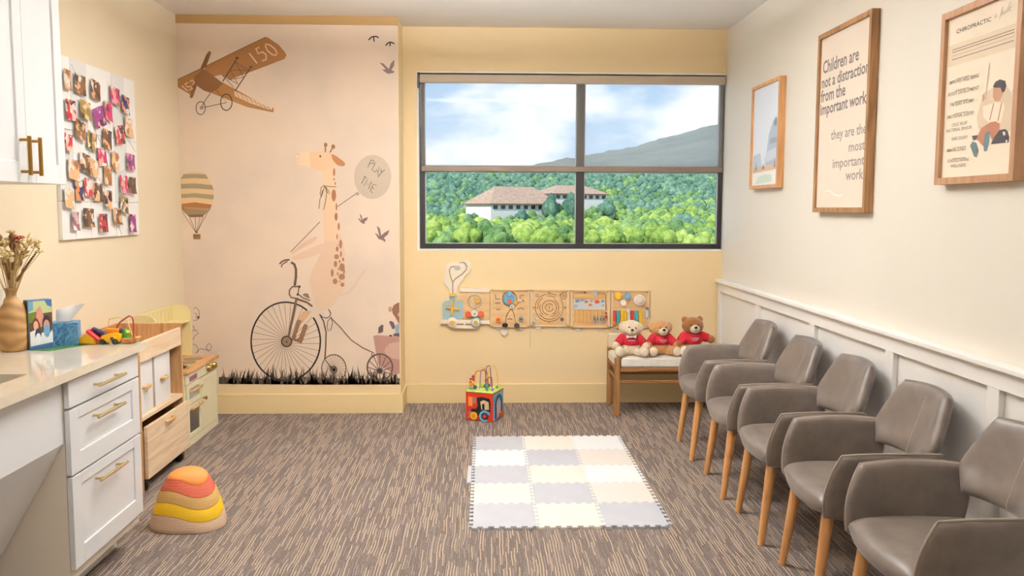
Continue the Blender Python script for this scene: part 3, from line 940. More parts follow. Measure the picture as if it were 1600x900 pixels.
  ('p',(164,108,70),[(-1.064,1.677),(-1.064,1.673),(-1.065,1.672),(-1.065,1.669),(-1.066,1.668),(-1.067,1.667),(-1.068,1.666),(-1.069,1.666),(-1.070,1.667),(-1.071,1.668),(-1.072,1.669),(-1.073,1.672),(-1.073,1.674),(-1.073,1.677),(-1.073,1.679),(-1.073,1.682),(-1.073,1.683),(-1.072,1.686),(-1.071,1.687),(-1.070,1.688),(-1.069,1.689),(-1.068,1.689),(-1.067,1.688),(-1.066,1.687),(-1.065,1.686),(-1.064,1.683),(-1.064,1.682),(-1.064,1.679)]),
  ('p',(164,108,70),[(-1.064,1.589),(-1.065,1.578),(-1.067,1.571),(-1.070,1.562),(-1.072,1.557),(-1.076,1.552),(-1.079,1.550),(-1.083,1.550),(-1.086,1.552),(-1.090,1.557),(-1.092,1.562),(-1.094,1.571),(-1.096,1.578),(-1.096,1.589),(-1.096,1.596),(-1.095,1.608),(-1.094,1.615),(-1.091,1.624),(-1.088,1.628),(-1.084,1.633),(-1.081,1.635),(-1.077,1.635),(-1.074,1.633),(-1.070,1.628),(-1.068,1.624),(-1.066,1.614),(-1.065,1.608),(-1.064,1.596)]),
  ('p',(164,108,70),[(-1.057,1.508),(-1.057,1.501),(-1.058,1.497),(-1.059,1.491),(-1.060,1.488),(-1.061,1.485),(-1.062,1.484),(-1.064,1.484),(-1.065,1.485),(-1.066,1.488),(-1.067,1.491),(-1.068,1.497),(-1.068,1.501),(-1.068,1.508),(-1.068,1.513),(-1.068,1.520),(-1.067,1.524),(-1.066,1.530),(-1.065,1.533),(-1.064,1.536),(-1.063,1.537),(-1.061,1.537),(-1.060,1.536),(-1.059,1.533),(-1.058,1.530),(-1.057,1.524),(-1.057,1.520),(-1.057,1.513)]),
  ('p',(164,108,70),[(-1.055,1.437),(-1.056,1.429),(-1.057,1.425),(-1.059,1.419),(-1.060,1.416),(-1.063,1.412),(-1.065,1.411),(-1.068,1.411),(-1.070,1.412),(-1.073,1.416),(-1.074,1.419),(-1.076,1.425),(-1.077,1.430),(-1.078,1.437),(-1.077,1.442),(-1.077,1.450),(-1.076,1.454),(-1.074,1.460),(-1.072,1.464),(-1.069,1.467),(-1.067,1.468),(-1.064,1.468),(-1.062,1.467),(-1.059,1.463),(-1.058,1.460),(-1.056,1.454),(-1.055,1.450),(-1.055,1.442)]),
  ('p',(164,108,70),[(-1.041,1.367),(-1.041,1.360),(-1.042,1.356),(-1.043,1.350),(-1.045,1.347),(-1.046,1.344),(-1.048,1.343),(-1.050,1.343),(-1.051,1.344),(-1.053,1.347),(-1.054,1.350),(-1.055,1.356),(-1.056,1.360),(-1.056,1.367),(-1.056,1.372),(-1.055,1.379),(-1.055,1.383),(-1.053,1.389),(-1.052,1.392),(-1.050,1.395),(-1.049,1.396),(-1.047,1.396),(-1.045,1.395),(-1.044,1.392),(-1.043,1.389),(-1.041,1.383),(-1.041,1.379),(-1.041,1.372)]),
  ('p',(164,108,70),[(-1.057,1.295),(-1.057,1.290),(-1.058,1.287),(-1.059,1.283),(-1.059,1.281),(-1.060,1.278),(-1.061,1.278),(-1.063,1.278),(-1.063,1.278),(-1.064,1.281),(-1.065,1.283),(-1.066,1.287),(-1.066,1.290),(-1.066,1.295),(-1.066,1.298),(-1.066,1.303),(-1.065,1.306),(-1.064,1.311),(-1.064,1.313),(-1.063,1.315),(-1.062,1.316),(-1.060,1.316),(-1.060,1.315),(-1.059,1.313),(-1.058,1.311),(-1.057,1.306),(-1.057,1.303),(-1.057,1.298)]),
  ('p',(164,108,70),[(-1.026,1.240),(-1.027,1.232),(-1.028,1.227),(-1.030,1.220),(-1.031,1.216),(-1.034,1.213),(-1.036,1.211),(-1.039,1.211),(-1.040,1.213),(-1.043,1.216),(-1.044,1.220),(-1.046,1.227),(-1.047,1.232),(-1.047,1.240),(-1.047,1.246),(-1.046,1.254),(-1.045,1.259),(-1.043,1.266),(-1.042,1.269),(-1.039,1.273),(-1.037,1.274),(-1.034,1.274),(-1.033,1.273),(-1.030,1.269),(-1.029,1.266),(-1.027,1.259),(-1.026,1.254),(-1.026,1.246)]),
  ('p',(164,108,70),[(-1.052,1.205),(-1.053,1.200),(-1.054,1.197),(-1.055,1.193),(-1.057,1.191),(-1.059,1.189),(-1.061,1.188),(-1.063,1.188),(-1.065,1.189),(-1.067,1.191),(-1.068,1.193),(-1.070,1.197),(-1.071,1.200),(-1.071,1.205),(-1.071,1.209),(-1.070,1.214),(-1.070,1.217),(-1.068,1.221),(-1.066,1.223),(-1.064,1.225),(-1.062,1.226),(-1.060,1.226),(-1.058,1.225),(-1.056,1.223),(-1.055,1.221),(-1.053,1.217),(-1.052,1.214),(-1.052,1.209)]),
  ('p',(162,116,88),[(-1.027,1.242),(-1.028,1.233),(-1.029,1.227),(-1.031,1.221),(-1.033,1.218),(-1.036,1.215),(-1.038,1.215),(-1.041,1.218),(-1.042,1.221),(-1.045,1.228),(-1.045,1.233),(-1.046,1.242),(-1.046,1.248),(-1.045,1.257),(-1.044,1.262),(-1.041,1.269),(-1.040,1.272),(-1.037,1.274),(-1.035,1.274),(-1.032,1.272),(-1.030,1.269),(-1.028,1.262),(-1.027,1.257),(-1.026,1.248)]),
  ('p',(162,116,88),[(-1.054,1.235),(-1.054,1.234),(-1.055,1.233),(-1.055,1.232),(-1.056,1.232),(-1.058,1.231),(-1.058,1.231),(-1.060,1.232),(-1.060,1.232),(-1.061,1.233),(-1.062,1.234),(-1.062,1.235),(-1.062,1.236),(-1.062,1.237),(-1.061,1.238),(-1.060,1.239),(-1.060,1.239),(-1.058,1.240),(-1.057,1.240),(-1.056,1.239),(-1.055,1.239),(-1.054,1.238),(-1.054,1.237),(-1.054,1.236)]),
  ('p',(162,116,88),[(-1.054,1.205),(-1.055,1.200),(-1.056,1.197),(-1.058,1.193),(-1.059,1.191),(-1.062,1.190),(-1.064,1.190),(-1.067,1.191),(-1.068,1.193),(-1.070,1.197),(-1.071,1.200),(-1.072,1.205),(-1.072,1.209),(-1.071,1.214),(-1.070,1.217),(-1.068,1.221),(-1.066,1.222),(-1.063,1.224),(-1.062,1.224),(-1.059,1.222),(-1.057,1.220),(-1.055,1.217),(-1.054,1.214),(-1.054,1.208)]),
  ('p',(162,116,88),[(-1.029,1.168),(-1.030,1.161),(-1.031,1.157),(-1.032,1.152),(-1.034,1.150),(-1.036,1.148),(-1.037,1.148),(-1.039,1.150),(-1.040,1.152),(-1.041,1.157),(-1.042,1.161),(-1.042,1.168),(-1.042,1.173),(-1.041,1.180),(-1.041,1.184),(-1.039,1.189),(-1.038,1.191),(-1.036,1.193),(-1.035,1.193),(-1.033,1.191),(-1.032,1.189),(-1.030,1.184),(-1.030,1.180),(-1.029,1.173)]),
  ('p',(162,116,88),[(-1.050,1.149),(-1.051,1.144),(-1.053,1.141),(-1.057,1.136),(-1.060,1.135),(-1.065,1.133),(-1.069,1.133),(-1.074,1.135),(-1.077,1.137),(-1.081,1.141),(-1.083,1.144),(-1.084,1.150),(-1.084,1.153),(-1.083,1.159),(-1.081,1.162),(-1.077,1.166),(-1.074,1.168),(-1.068,1.170),(-1.065,1.170),(-1.059,1.168),(-1.056,1.166),(-1.052,1.162),(-1.051,1.159),(-1.049,1.153)]),
  ('p',(162,116,88),[(-1.013,1.130),(-1.014,1.126),(-1.015,1.123),(-1.016,1.120),(-1.018,1.119),(-1.020,1.118),(-1.022,1.118),(-1.024,1.119),(-1.026,1.120),(-1.027,1.123),(-1.028,1.126),(-1.028,1.130),(-1.028,1.133),(-1.028,1.137),(-1.027,1.140),(-1.025,1.143),(-1.024,1.145),(-1.021,1.146),(-1.020,1.146),(-1.017,1.145),(-1.016,1.143),(-1.014,1.140),(-1.014,1.137),(-1.013,1.133)]),
  ('p',(162,116,88),[(-1.040,1.115),(-1.041,1.111),(-1.041,1.109),(-1.043,1.106),(-1.044,1.105),(-1.046,1.104),(-1.047,1.104),(-1.049,1.105),(-1.050,1.106),(-1.051,1.109),(-1.052,1.111),(-1.052,1.115),(-1.052,1.118),(-1.052,1.122),(-1.051,1.124),(-1.050,1.127),(-1.048,1.128),(-1.047,1.129),(-1.045,1.129),(-1.043,1.128),(-1.042,1.127),(-1.041,1.124),(-1.040,1.122),(-1.040,1.118)]),
  ('p',(162,116,88),[(-1.063,1.097),(-1.064,1.090),(-1.065,1.086),(-1.068,1.081),(-1.070,1.079),(-1.074,1.077),(-1.077,1.077),(-1.081,1.079),(-1.083,1.081),(-1.086,1.086),(-1.087,1.090),(-1.088,1.097),(-1.088,1.102),(-1.086,1.109),(-1.085,1.113),(-1.082,1.118),(-1.080,1.120),(-1.076,1.122),(-1.073,1.122),(-1.070,1.120),(-1.067,1.118),(-1.065,1.113),(-1.063,1.109),(-1.063,1.102)]),
  ('p',(162,116,88),[(-1.010,1.072),(-1.011,1.063),(-1.014,1.058),(-1.018,1.051),(-1.022,1.048),(-1.028,1.046),(-1.032,1.046),(-1.038,1.048),(-1.041,1.051),(-1.045,1.058),(-1.047,1.063),(-1.049,1.072),(-1.049,1.079),(-1.047,1.088),(-1.045,1.093),(-1.040,1.100),(-1.037,1.103),(-1.031,1.105),(-1.026,1.105),(-1.021,1.102),(-1.017,1.099),(-1.013,1.093),(-1.011,1.087),(-1.010,1.078)]),
  ('p',(162,116,88),[(-1.008,1.044),(-1.009,1.038),(-1.010,1.034),(-1.012,1.029),(-1.013,1.027),(-1.015,1.025),(-1.017,1.025),(-1.019,1.027),(-1.020,1.029),(-1.021,1.034),(-1.022,1.038),(-1.022,1.044),(-1.022,1.049),(-1.022,1.055),(-1.021,1.059),(-1.019,1.064),(-1.018,1.066),(-1.016,1.068),(-1.014,1.068),(-1.012,1.066),(-1.011,1.064),(-1.009,1.059),(-1.009,1.055),(-1.008,1.049)]),
  ('p',(162,116,88),[(-1.090,1.031),(-1.091,1.022),(-1.092,1.017),(-1.095,1.011),(-1.097,1.008),(-1.100,1.006),(-1.102,1.006),(-1.105,1.008),(-1.107,1.011),(-1.109,1.017),(-1.110,1.022),(-1.111,1.031),(-1.111,1.037),(-1.110,1.046),(-1.108,1.051),(-1.106,1.057),(-1.104,1.060),(-1.101,1.062),(-1.099,1.062),(-1.095,1.060),(-1.094,1.057),(-1.091,1.050),(-1.090,1.045),(-1.090,1.037)]),
  ('p',(162,116,88),[(-1.050,1.061),(-1.051,1.058),(-1.051,1.056),(-1.052,1.054),(-1.053,1.053),(-1.054,1.052),(-1.055,1.052),(-1.056,1.053),(-1.057,1.054),(-1.058,1.056),(-1.058,1.058),(-1.059,1.061),(-1.059,1.064),(-1.058,1.067),(-1.058,1.069),(-1.057,1.071),(-1.056,1.072),(-1.055,1.073),(-1.054,1.073),(-1.053,1.072),(-1.052,1.071),(-1.051,1.069),(-1.051,1.067),(-1.050,1.064)]),
  ('p',(162,116,88),[(-1.055,1.027),(-1.055,1.024),(-1.056,1.022),(-1.057,1.020),(-1.059,1.019),(-1.061,1.018),(-1.062,1.018),(-1.064,1.019),(-1.065,1.020),(-1.066,1.022),(-1.067,1.024),(-1.067,1.028),(-1.067,1.030),(-1.067,1.033),(-1.066,1.035),(-1.064,1.037),(-1.063,1.038),(-1.061,1.039),(-1.060,1.039),(-1.058,1.038),(-1.057,1.037),(-1.056,1.035),(-1.055,1.033),(-1.055,1.030)]),
  ('p',(162,116,88),[(-1.009,1.004),(-1.011,0.997),(-1.014,0.993),(-1.019,0.988),(-1.023,0.986),(-1.030,0.984),(-1.035,0.984),(-1.042,0.986),(-1.046,0.988),(-1.051,0.994),(-1.053,0.998),(-1.055,1.005),(-1.055,1.009),(-1.053,1.016),(-1.051,1.020),(-1.045,1.025),(-1.041,1.027),(-1.034,1.029),(-1.029,1.029),(-1.022,1.027),(-1.018,1.025),(-1.013,1.020),(-1.011,1.016),(-1.009,1.009)]),
  ('p',(162,116,88),[(-1.063,0.971),(-1.065,0.964),(-1.067,0.961),(-1.071,0.956),(-1.074,0.954),(-1.079,0.953),(-1.082,0.953),(-1.087,0.954),(-1.090,0.956),(-1.094,0.961),(-1.096,0.965),(-1.097,0.971),(-1.097,0.975),(-1.095,0.981),(-1.094,0.985),(-1.090,0.990),(-1.087,0.992),(-1.081,0.993),(-1.078,0.993),(-1.073,0.992),(-1.070,0.990),(-1.066,0.985),(-1.065,0.981),(-1.063,0.975)]),
  ('p',(162,116,88),[(-1.041,0.972),(-1.041,0.970),(-1.042,0.969),(-1.043,0.968),(-1.044,0.968),(-1.046,0.967),(-1.047,0.967),(-1.049,0.968),(-1.050,0.968),(-1.051,0.969),(-1.052,0.970),(-1.052,0.972),(-1.052,0.973),(-1.051,0.975),(-1.051,0.976),(-1.050,0.977),(-1.049,0.978),(-1.047,0.978),(-1.046,0.978),(-1.044,0.978),(-1.043,0.977),(-1.042,0.976),(-1.041,0.975),(-1.041,0.973)]),
  ('p',(162,116,88),[(-1.014,0.947),(-1.016,0.942),(-1.017,0.940),(-1.020,0.936),(-1.023,0.934),(-1.027,0.933),(-1.030,0.933),(-1.034,0.935),(-1.037,0.936),(-1.040,0.940),(-1.041,0.942),(-1.042,0.947),(-1.042,0.950),(-1.041,0.955),(-1.039,0.958),(-1.036,0.961),(-1.034,0.963),(-1.029,0.964),(-1.026,0.964),(-1.022,0.963),(-1.020,0.961),(-1.017,0.958),(-1.015,0.955),(-1.014,0.950)]),
  ('l',(96,74,54),[(-1.143,1.658),(-1.061,1.653)],0.0049),
  ('l',(96,74,54),[(-1.145,1.665),(-1.168,1.651),(-1.178,1.603),(-1.169,1.578),(-1.159,1.612),(-1.145,1.660)],0.0049),
  ('l',(96,74,54),[(-1.143,1.660),(-1.115,1.622),(-1.111,1.602),(-1.125,1.612),(-1.141,1.656)],0.0049),
  ('l',(96,74,54),[(-1.158,1.631),(-1.179,1.564),(-1.188,1.496)],0.0049),
  ('l',(96,74,54),[(-1.141,1.656),(-1.130,1.612),(-1.141,1.545),(-1.155,1.488)],0.0049),
  ('l',(96,74,54),[(-1.183,1.402),(-1.395,1.186)],0.0049),
 ],
 'bicycle_print': [
  ('l',(104,84,68),[(-1.434,0.518),(-1.199,0.518)],0.0027),
  ('l',(104,84,68),[(-1.437,0.516),(-1.206,0.466)],0.0027),
  ('l',(104,84,68),[(-1.440,0.515),(-1.222,0.416)],0.0027),
  ('l',(104,84,68),[(-1.444,0.515),(-1.246,0.371)],0.0027),
  ('l',(104,84,68),[(-1.447,0.515),(-1.276,0.331)],0.0027),
  ('l',(104,84,68),[(-1.450,0.516),(-1.312,0.298)],0.0027),
  ('l',(104,84,68),[(-1.453,0.517),(-1.352,0.273)],0.0027),
  ('l',(104,84,68),[(-1.456,0.519),(-1.396,0.256)],0.0027),
  ('l',(104,84,68),[(-1.459,0.521),(-1.441,0.250)],0.0027),
  ('l',(104,84,68),[(-1.461,0.524),(-1.487,0.253)],0.0027),
  ('l',(104,84,68),[(-1.462,0.527),(-1.531,0.266)],0.0027),
  ('l',(104,84,68),[(-1.463,0.531),(-1.572,0.287)],0.0027),
  ('l',(104,84,68),[(-1.463,0.534),(-1.608,0.318)],0.0027),
  ('l',(104,84,68),[(-1.462,0.538),(-1.639,0.355)],0.0027),
  ('l',(104,84,68),[(-1.461,0.541),(-1.663,0.399)],0.0027),
  ('l',(104,84,68),[(-1.460,0.544),(-1.680,0.447)],0.0027),
  ('l',(104,84,68),[(-1.457,0.547),(-1.689,0.498)],0.0027),
  ('l',(104,84,68),[(-1.455,0.549),(-1.689,0.550)],0.0027),
  ('l',(104,84,68),[(-1.452,0.551),(-1.681,0.601)],0.0027),
  ('l',(104,84,68),[(-1.448,0.552),(-1.665,0.651)],0.0027),
  ('l',(104,84,68),[(-1.445,0.553),(-1.641,0.696)],0.0027),
  ('l',(104,84,68),[(-1.442,0.553),(-1.611,0.735)],0.0027),
  ('l',(104,84,68),[(-1.438,0.552),(-1.575,0.768)],0.0027),
  ('l',(104,84,68),[(-1.435,0.550),(-1.535,0.793)],0.0027),
  ('l',(104,84,68),[(-1.432,0.549),(-1.492,0.809)],0.0027),
  ('l',(104,84,68),[(-1.430,0.546),(-1.447,0.815)],0.0027),
  ('l',(104,84,68),[(-1.428,0.543),(-1.402,0.812)],0.0027),
  ('l',(104,84,68),[(-1.426,0.540),(-1.358,0.800)],0.0027),
  ('l',(104,84,68),[(-1.426,0.537),(-1.317,0.779)],0.0027),
  ('l',(104,84,68),[(-1.426,0.533),(-1.281,0.749)],0.0027),
  ('l',(104,84,68),[(-1.426,0.530),(-1.250,0.712)],0.0027),
  ('l',(104,84,68),[(-1.427,0.526),(-1.226,0.669)],0.0027),
  ('l',(104,84,68),[(-1.429,0.523),(-1.209,0.621)],0.0027),
  ('l',(104,84,68),[(-1.431,0.520),(-1.199,0.570)],0.0027),
  ('l',(34,28,24),[(-1.243,0.709),(-1.231,0.690),(-1.221,0.669),(-1.212,0.647),(-1.205,0.625),(-1.200,0.601),(-1.196,0.578),(-1.194,0.554),(-1.194,0.529),(-1.196,0.505),(-1.199,0.481),(-1.204,0.458),(-1.211,0.434),(-1.219,0.412),(-1.230,0.390),(-1.241,0.370),(-1.254,0.350),(-1.268,0.332),(-1.284,0.316),(-1.301,0.300),(-1.318,0.287),(-1.337,0.275),(-1.356,0.265),(-1.376,0.257),(-1.397,0.251),(-1.418,0.247),(-1.439,0.245),(-1.460,0.244),(-1.481,0.246),(-1.501,0.250),(-1.522,0.256),(-1.541,0.264),(-1.560,0.274),(-1.578,0.286),(-1.596,0.299),(-1.612,0.314),(-1.627,0.331),(-1.640,0.349),(-1.653,0.368),(-1.663,0.389),(-1.673,0.410),(-1.680,0.433),(-1.686,0.456),(-1.691,0.479),(-1.693,0.503),(-1.694,0.527),(-1.693,0.551),(-1.690,0.575),(-1.686,0.599),(-1.680,0.622),(-1.672,0.645),(-1.662,0.667),(-1.651,0.687),(-1.639,0.707),(-1.625,0.726),(-1.610,0.743),(-1.594,0.759),(-1.577,0.773),(-1.559,0.785),(-1.540,0.796),(-1.521,0.805),(-1.500,0.812),(-1.480,0.817),(-1.459,0.820),(-1.438,0.821),(-1.418,0.820),(-1.397,0.817),(-1.377,0.812),(-1.357,0.805),(-1.337,0.796),(-1.319,0.786),(-1.301,0.773),(-1.285,0.759)],0.0114),
  ('l',(112,84,62),[(-1.360,0.850),(-1.422,0.574)],0.0175),
  ('p',(216,172,134),[(-1.313,0.755),(-1.253,0.755),(-1.322,0.666),(-1.357,0.693)]),
  ('p',(140,102,74),[(-1.354,0.696),(-1.325,0.685),(-1.365,0.587),(-1.374,0.544),(-1.405,0.539),(-1.398,0.574)]),
  ('p',(140,102,74),[(-1.309,0.662),(-1.280,0.652),(-1.318,0.546),(-1.330,0.519),(-1.352,0.525),(-1.388,0.541),(-1.351,0.557)]),
  ('p',(150,118,92),[(-1.403,0.533),(-1.405,0.522),(-1.410,0.512),(-1.418,0.504),(-1.428,0.499),(-1.439,0.497),(-1.449,0.499),(-1.459,0.504),(-1.466,0.512),(-1.471,0.523),(-1.472,0.534),(-1.470,0.545),(-1.465,0.556),(-1.457,0.564),(-1.447,0.569),(-1.437,0.570),(-1.426,0.569),(-1.416,0.563),(-1.409,0.555),(-1.404,0.545)]),
  ('l',(34,28,24),[(-1.401,0.533),(-1.402,0.527),(-1.404,0.522),(-1.406,0.516),(-1.409,0.511),(-1.413,0.507),(-1.417,0.503),(-1.422,0.500),(-1.427,0.497),(-1.433,0.496),(-1.439,0.496),(-1.444,0.496),(-1.450,0.498),(-1.455,0.500),(-1.460,0.503),(-1.464,0.507),(-1.467,0.512),(-1.470,0.517),(-1.472,0.522),(-1.473,0.528),(-1.474,0.534),(-1.473,0.540),(-1.472,0.546),(-1.469,0.551),(-1.466,0.556),(-1.462,0.561),(-1.458,0.565),(-1.453,0.568),(-1.448,0.570),(-1.442,0.571),(-1.437,0.572),(-1.431,0.571),(-1.425,0.570),(-1.420,0.567),(-1.416,0.564),(-1.411,0.560),(-1.408,0.556),(-1.405,0.551),(-1.403,0.545),(-1.402,0.539),(-1.401,0.533)],0.0081),
  ('p',(34,28,24),[(-1.432,0.531),(-1.434,0.526),(-1.438,0.524),(-1.442,0.526),(-1.443,0.531),(-1.441,0.536),(-1.437,0.538),(-1.434,0.536)]),
  ('l',(86,62,46),[(-1.394,1.111),(-1.371,1.097),(-1.360,1.060),(-1.361,1.006),(-1.371,0.942)],0.0175),
  ('l',(86,62,46),[(-1.477,1.098),(-1.460,1.116),(-1.436,1.127),(-1.404,1.130)],0.0108),
  ('l',(110,80,56),[(-1.460,1.074),(-1.464,1.087),(-1.447,1.103),(-1.420,1.119)],0.0094),
  ('l',(112,84,62),[(-1.335,0.936),(-1.388,0.934),(-1.409,0.910),(-1.412,0.879),(-1.398,0.854),(-1.348,0.847)],0.0108),
  ('l',(34,28,24),[(-1.340,0.936),(-1.350,0.877)],0.0067),
  ('p',(34,28,24),[(-1.328,0.935),(-1.331,0.928),(-1.338,0.925),(-1.344,0.928),(-1.347,0.935),(-1.344,0.941),(-1.337,0.944),(-1.331,0.941)]),
  ('p',(34,28,24),[(-1.344,0.877),(-1.347,0.871),(-1.353,0.869),(-1.358,0.871),(-1.360,0.877),(-1.358,0.883),(-1.352,0.885),(-1.347,0.883)]),
  ('p',(126,92,68),[(-1.317,0.877),(-1.296,0.887),(-1.276,0.882),(-1.264,0.849),(-1.290,0.856)]),
  ('l',(34,28,24),[(-1.350,0.882),(-1.311,0.850),(-1.262,0.833)],0.0067),
  ('l',(112,84,62),[(-1.361,0.845),(-1.285,0.820),(-1.247,0.790)],0.0148),
  ('l',(88,64,48),[(-1.196,0.733),(-1.168,0.681),(-1.151,0.599),(-1.156,0.490),(-1.164,0.398)],0.0094),
  ('l',(34,28,24),[(-1.196,0.733),(-1.174,0.711),(-1.147,0.704),(-1.123,0.719),(-1.113,0.741),(-1.131,0.769)],0.0054),
  ('l',(80,58,44),[(-1.120,0.710),(-1.048,0.639),(-0.970,0.543),(-0.890,0.488),(-0.804,0.446)],0.0054),
  ('l',(70,54,44),[(-1.116,0.710),(-1.138,0.681),(-1.144,0.633),(-1.135,0.607),(-1.128,0.626)],0.0047),
  ('l',(70,54,44),[(-1.111,0.710),(-1.104,0.667),(-1.119,0.610)],0.0047),
  ('l',(120,98,80),[(-1.100,0.326),(-1.013,0.332)],0.0019),
  ('l',(120,98,80),[(-1.100,0.326),(-1.016,0.308)],0.0019),
  ('l',(120,98,80),[(-1.100,0.326),(-1.024,0.286)],0.0019),
  ('l',(120,98,80),[(-1.100,0.326),(-1.036,0.267)],0.0019),
  ('l',(120,98,80),[(-1.100,0.326),(-1.052,0.251)],0.0019),
  ('l',(120,98,80),[(-1.100,0.326),(-1.071,0.240)],0.0019),
  ('l',(120,98,80),[(-1.100,0.326),(-1.091,0.234)],0.0019),
  ('l',(120,98,80),[(-1.100,0.326),(-1.112,0.235)],0.0019),
  ('l',(120,98,80),[(-1.100,0.326),(-1.132,0.241)],0.0019),
  ('l',(120,98,80),[(-1.100,0.326),(-1.150,0.252)],0.0019),
  ('l',(120,98,80),[(-1.100,0.326),(-1.165,0.268)],0.0019),
  ('l',(120,98,80),[(-1.100,0.326),(-1.177,0.288)],0.0019),
  ('l',(120,98,80),[(-1.100,0.326),(-1.183,0.310)],0.0019),
  ('l',(120,98,80),[(-1.100,0.326),(-1.185,0.333)],0.0019),
  ('l',(120,98,80),[(-1.100,0.326),(-1.182,0.357)],0.0019),
  ('l',(120,98,80),[(-1.100,0.326),(-1.174,0.379)],0.0019),
  ('l',(120,98,80),[(-1.100,0.326),(-1.162,0.399)],0.0019),
  ('l',(120,98,80),[(-1.100,0.326),(-1.146,0.414)],0.0019),
  ('l',(120,98,80),[(-1.100,0.326),(-1.128,0.425)],0.0019),
  ('l',(120,98,80),[(-1.100,0.326),(-1.108,0.431)],0.0019),
  ('l',(120,98,80),[(-1.100,0.326),(-1.087,0.430)],0.0019),
  ('l',(120,98,80),[(-1.100,0.326),(-1.067,0.425)],0.0019),
  ('l',(120,98,80),[(-1.100,0.326),(-1.049,0.413)],0.0019),
  ('l',(120,98,80),[(-1.100,0.326),(-1.034,0.397)],0.0019),
  ('l',(120,98,80),[(-1.100,0.326),(-1.022,0.378)],0.0019),
  ('l',(120,98,80),[(-1.100,0.326),(-1.015,0.355)],0.0019),
  ('l',(60,46,38),[(-1.011,0.332),(-1.012,0.316),(-1.016,0.300),(-1.021,0.285),(-1.029,0.271),(-1.038,0.259),(-1.049,0.249),(-1.061,0.241),(-1.074,0.234),(-1.088,0.231),(-1.102,0.230),(-1.116,0.231),(-1.129,0.235),(-1.142,0.241),(-1.153,0.250),(-1.164,0.261),(-1.173,0.273),(-1.179,0.287),(-1.184,0.302),(-1.187,0.317),(-1.188,0.334),(-1.187,0.350),(-1.183,0.365),(-1.177,0.380),(-1.170,0.394),(-1.160,0.406),(-1.150,0.416),(-1.138,0.424),(-1.125,0.431),(-1.111,0.434),(-1.097,0.435),(-1.083,0.434),(-1.070,0.430),(-1.057,0.424),(-1.045,0.415),(-1.035,0.405),(-1.026,0.392),(-1.019,0.379),(-1.014,0.364),(-1.011,0.348),(-1.011,0.332)],0.0060),
  ('l',(34,28,24),[(-1.078,0.323),(-1.079,0.315),(-1.083,0.308),(-1.087,0.302),(-1.093,0.298),(-1.100,0.297),(-1.107,0.298),(-1.113,0.302),(-1.117,0.308),(-1.120,0.315),(-1.121,0.323),(-1.120,0.331),(-1.117,0.339),(-1.112,0.344),(-1.106,0.348),(-1.099,0.349),(-1.092,0.348),(-1.086,0.344),(-1.082,0.338),(-1.079,0.331),(-1.078,0.323)],0.0054),
  ('p',(110,84,62),[(-1.087,0.323),(-1.089,0.316),(-1.094,0.311),(-1.100,0.309),(-1.106,0.311),(-1.110,0.316),(-1.112,0.323),(-1.110,0.330),(-1.105,0.335),(-1.099,0.337),(-1.093,0.335),(-1.089,0.330)]),
  ('l',(80,58,44),[(-1.158,0.395),(-1.115,0.337)],0.0067),
  ('l',(34,28,24),[(-1.100,0.298),(-1.102,0.230)],0.0067),
 ],
 'wagon_print': [
  ('p',(182,138,124),[(-0.810,0.573),(-0.784,0.579),(-0.617,0.568),(-0.621,0.294),(-0.665,0.294),(-0.778,0.364)]),
  ('p',(206,166,146),[(-0.620,0.526),(-0.657,0.527),(-0.693,0.515),(-0.720,0.488),(-0.730,0.460),(-0.717,0.432),(-0.675,0.408),(-0.622,0.398)]),
  ('p',(138,96,72),[(-0.673,0.766),(-0.661,0.796),(-0.641,0.811),(-0.617,0.821),(-0.618,0.656),(-0.632,0.680),(-0.648,0.711),(-0.666,0.735)]),
  ('p',(188,150,130),[(-0.671,0.769),(-0.672,0.759),(-0.676,0.752),(-0.682,0.747),(-0.688,0.747),(-0.694,0.752),(-0.697,0.759),(-0.699,0.769),(-0.697,0.778),(-0.693,0.786),(-0.687,0.790),(-0.681,0.790),(-0.676,0.786),(-0.672,0.778)]),
  ('p',(205,165,130),[(-0.617,0.731),(-0.617,0.722),(-0.621,0.717),(-0.626,0.717),(-0.630,0.722),(-0.631,0.731),(-0.629,0.739),(-0.625,0.744),(-0.621,0.744),(-0.617,0.739)]),
  ('p',(96,76,82),[(-0.694,0.676),(-0.682,0.684),(-0.661,0.674),(-0.647,0.633),(-0.668,0.621)]),
  ('p',(150,162,172),[(-0.654,0.645),(-0.632,0.660),(-0.618,0.660),(-0.620,0.570),(-0.645,0.582)]),
  ('p',(90,76,74),[(-0.660,0.590),(-0.619,0.593),(-0.620,0.568),(-0.665,0.574)]),
  ('p',(92,72,78),[(-0.771,0.635),(-0.749,0.656),(-0.735,0.653),(-0.738,0.602),(-0.773,0.590)]),
  ('p',(70,56,52),[(-0.673,0.575),(-0.675,0.571),(-0.681,0.569),(-0.687,0.569),(-0.693,0.571),(-0.695,0.575),(-0.693,0.579),(-0.687,0.581),(-0.680,0.581),(-0.675,0.579)]),
  ('l',(104,80,70),[(-0.765,0.312),(-0.674,0.341)],0.0062),
  ('l',(104,80,70),[(-0.765,0.312),(-0.687,0.294)],0.0062),
  ('l',(104,80,70),[(-0.765,0.312),(-0.720,0.259)],0.0062),
  ('l',(104,80,70),[(-0.765,0.312),(-0.766,0.247)],0.0062),
  ('l',(104,80,70),[(-0.765,0.312),(-0.811,0.260)],0.0062),
  ('l',(104,80,70),[(-0.765,0.312),(-0.843,0.295)],0.0062),
  ('l',(104,80,70),[(-0.765,0.312),(-0.854,0.343)],0.0062),
  ('l',(104,80,70),[(-0.765,0.312),(-0.841,0.390)],0.0062),
  ('l',(104,80,70),[(-0.765,0.312),(-0.808,0.425)],0.0062),
  ('l',(104,80,70),[(-0.765,0.312),(-0.762,0.437)],0.0062),
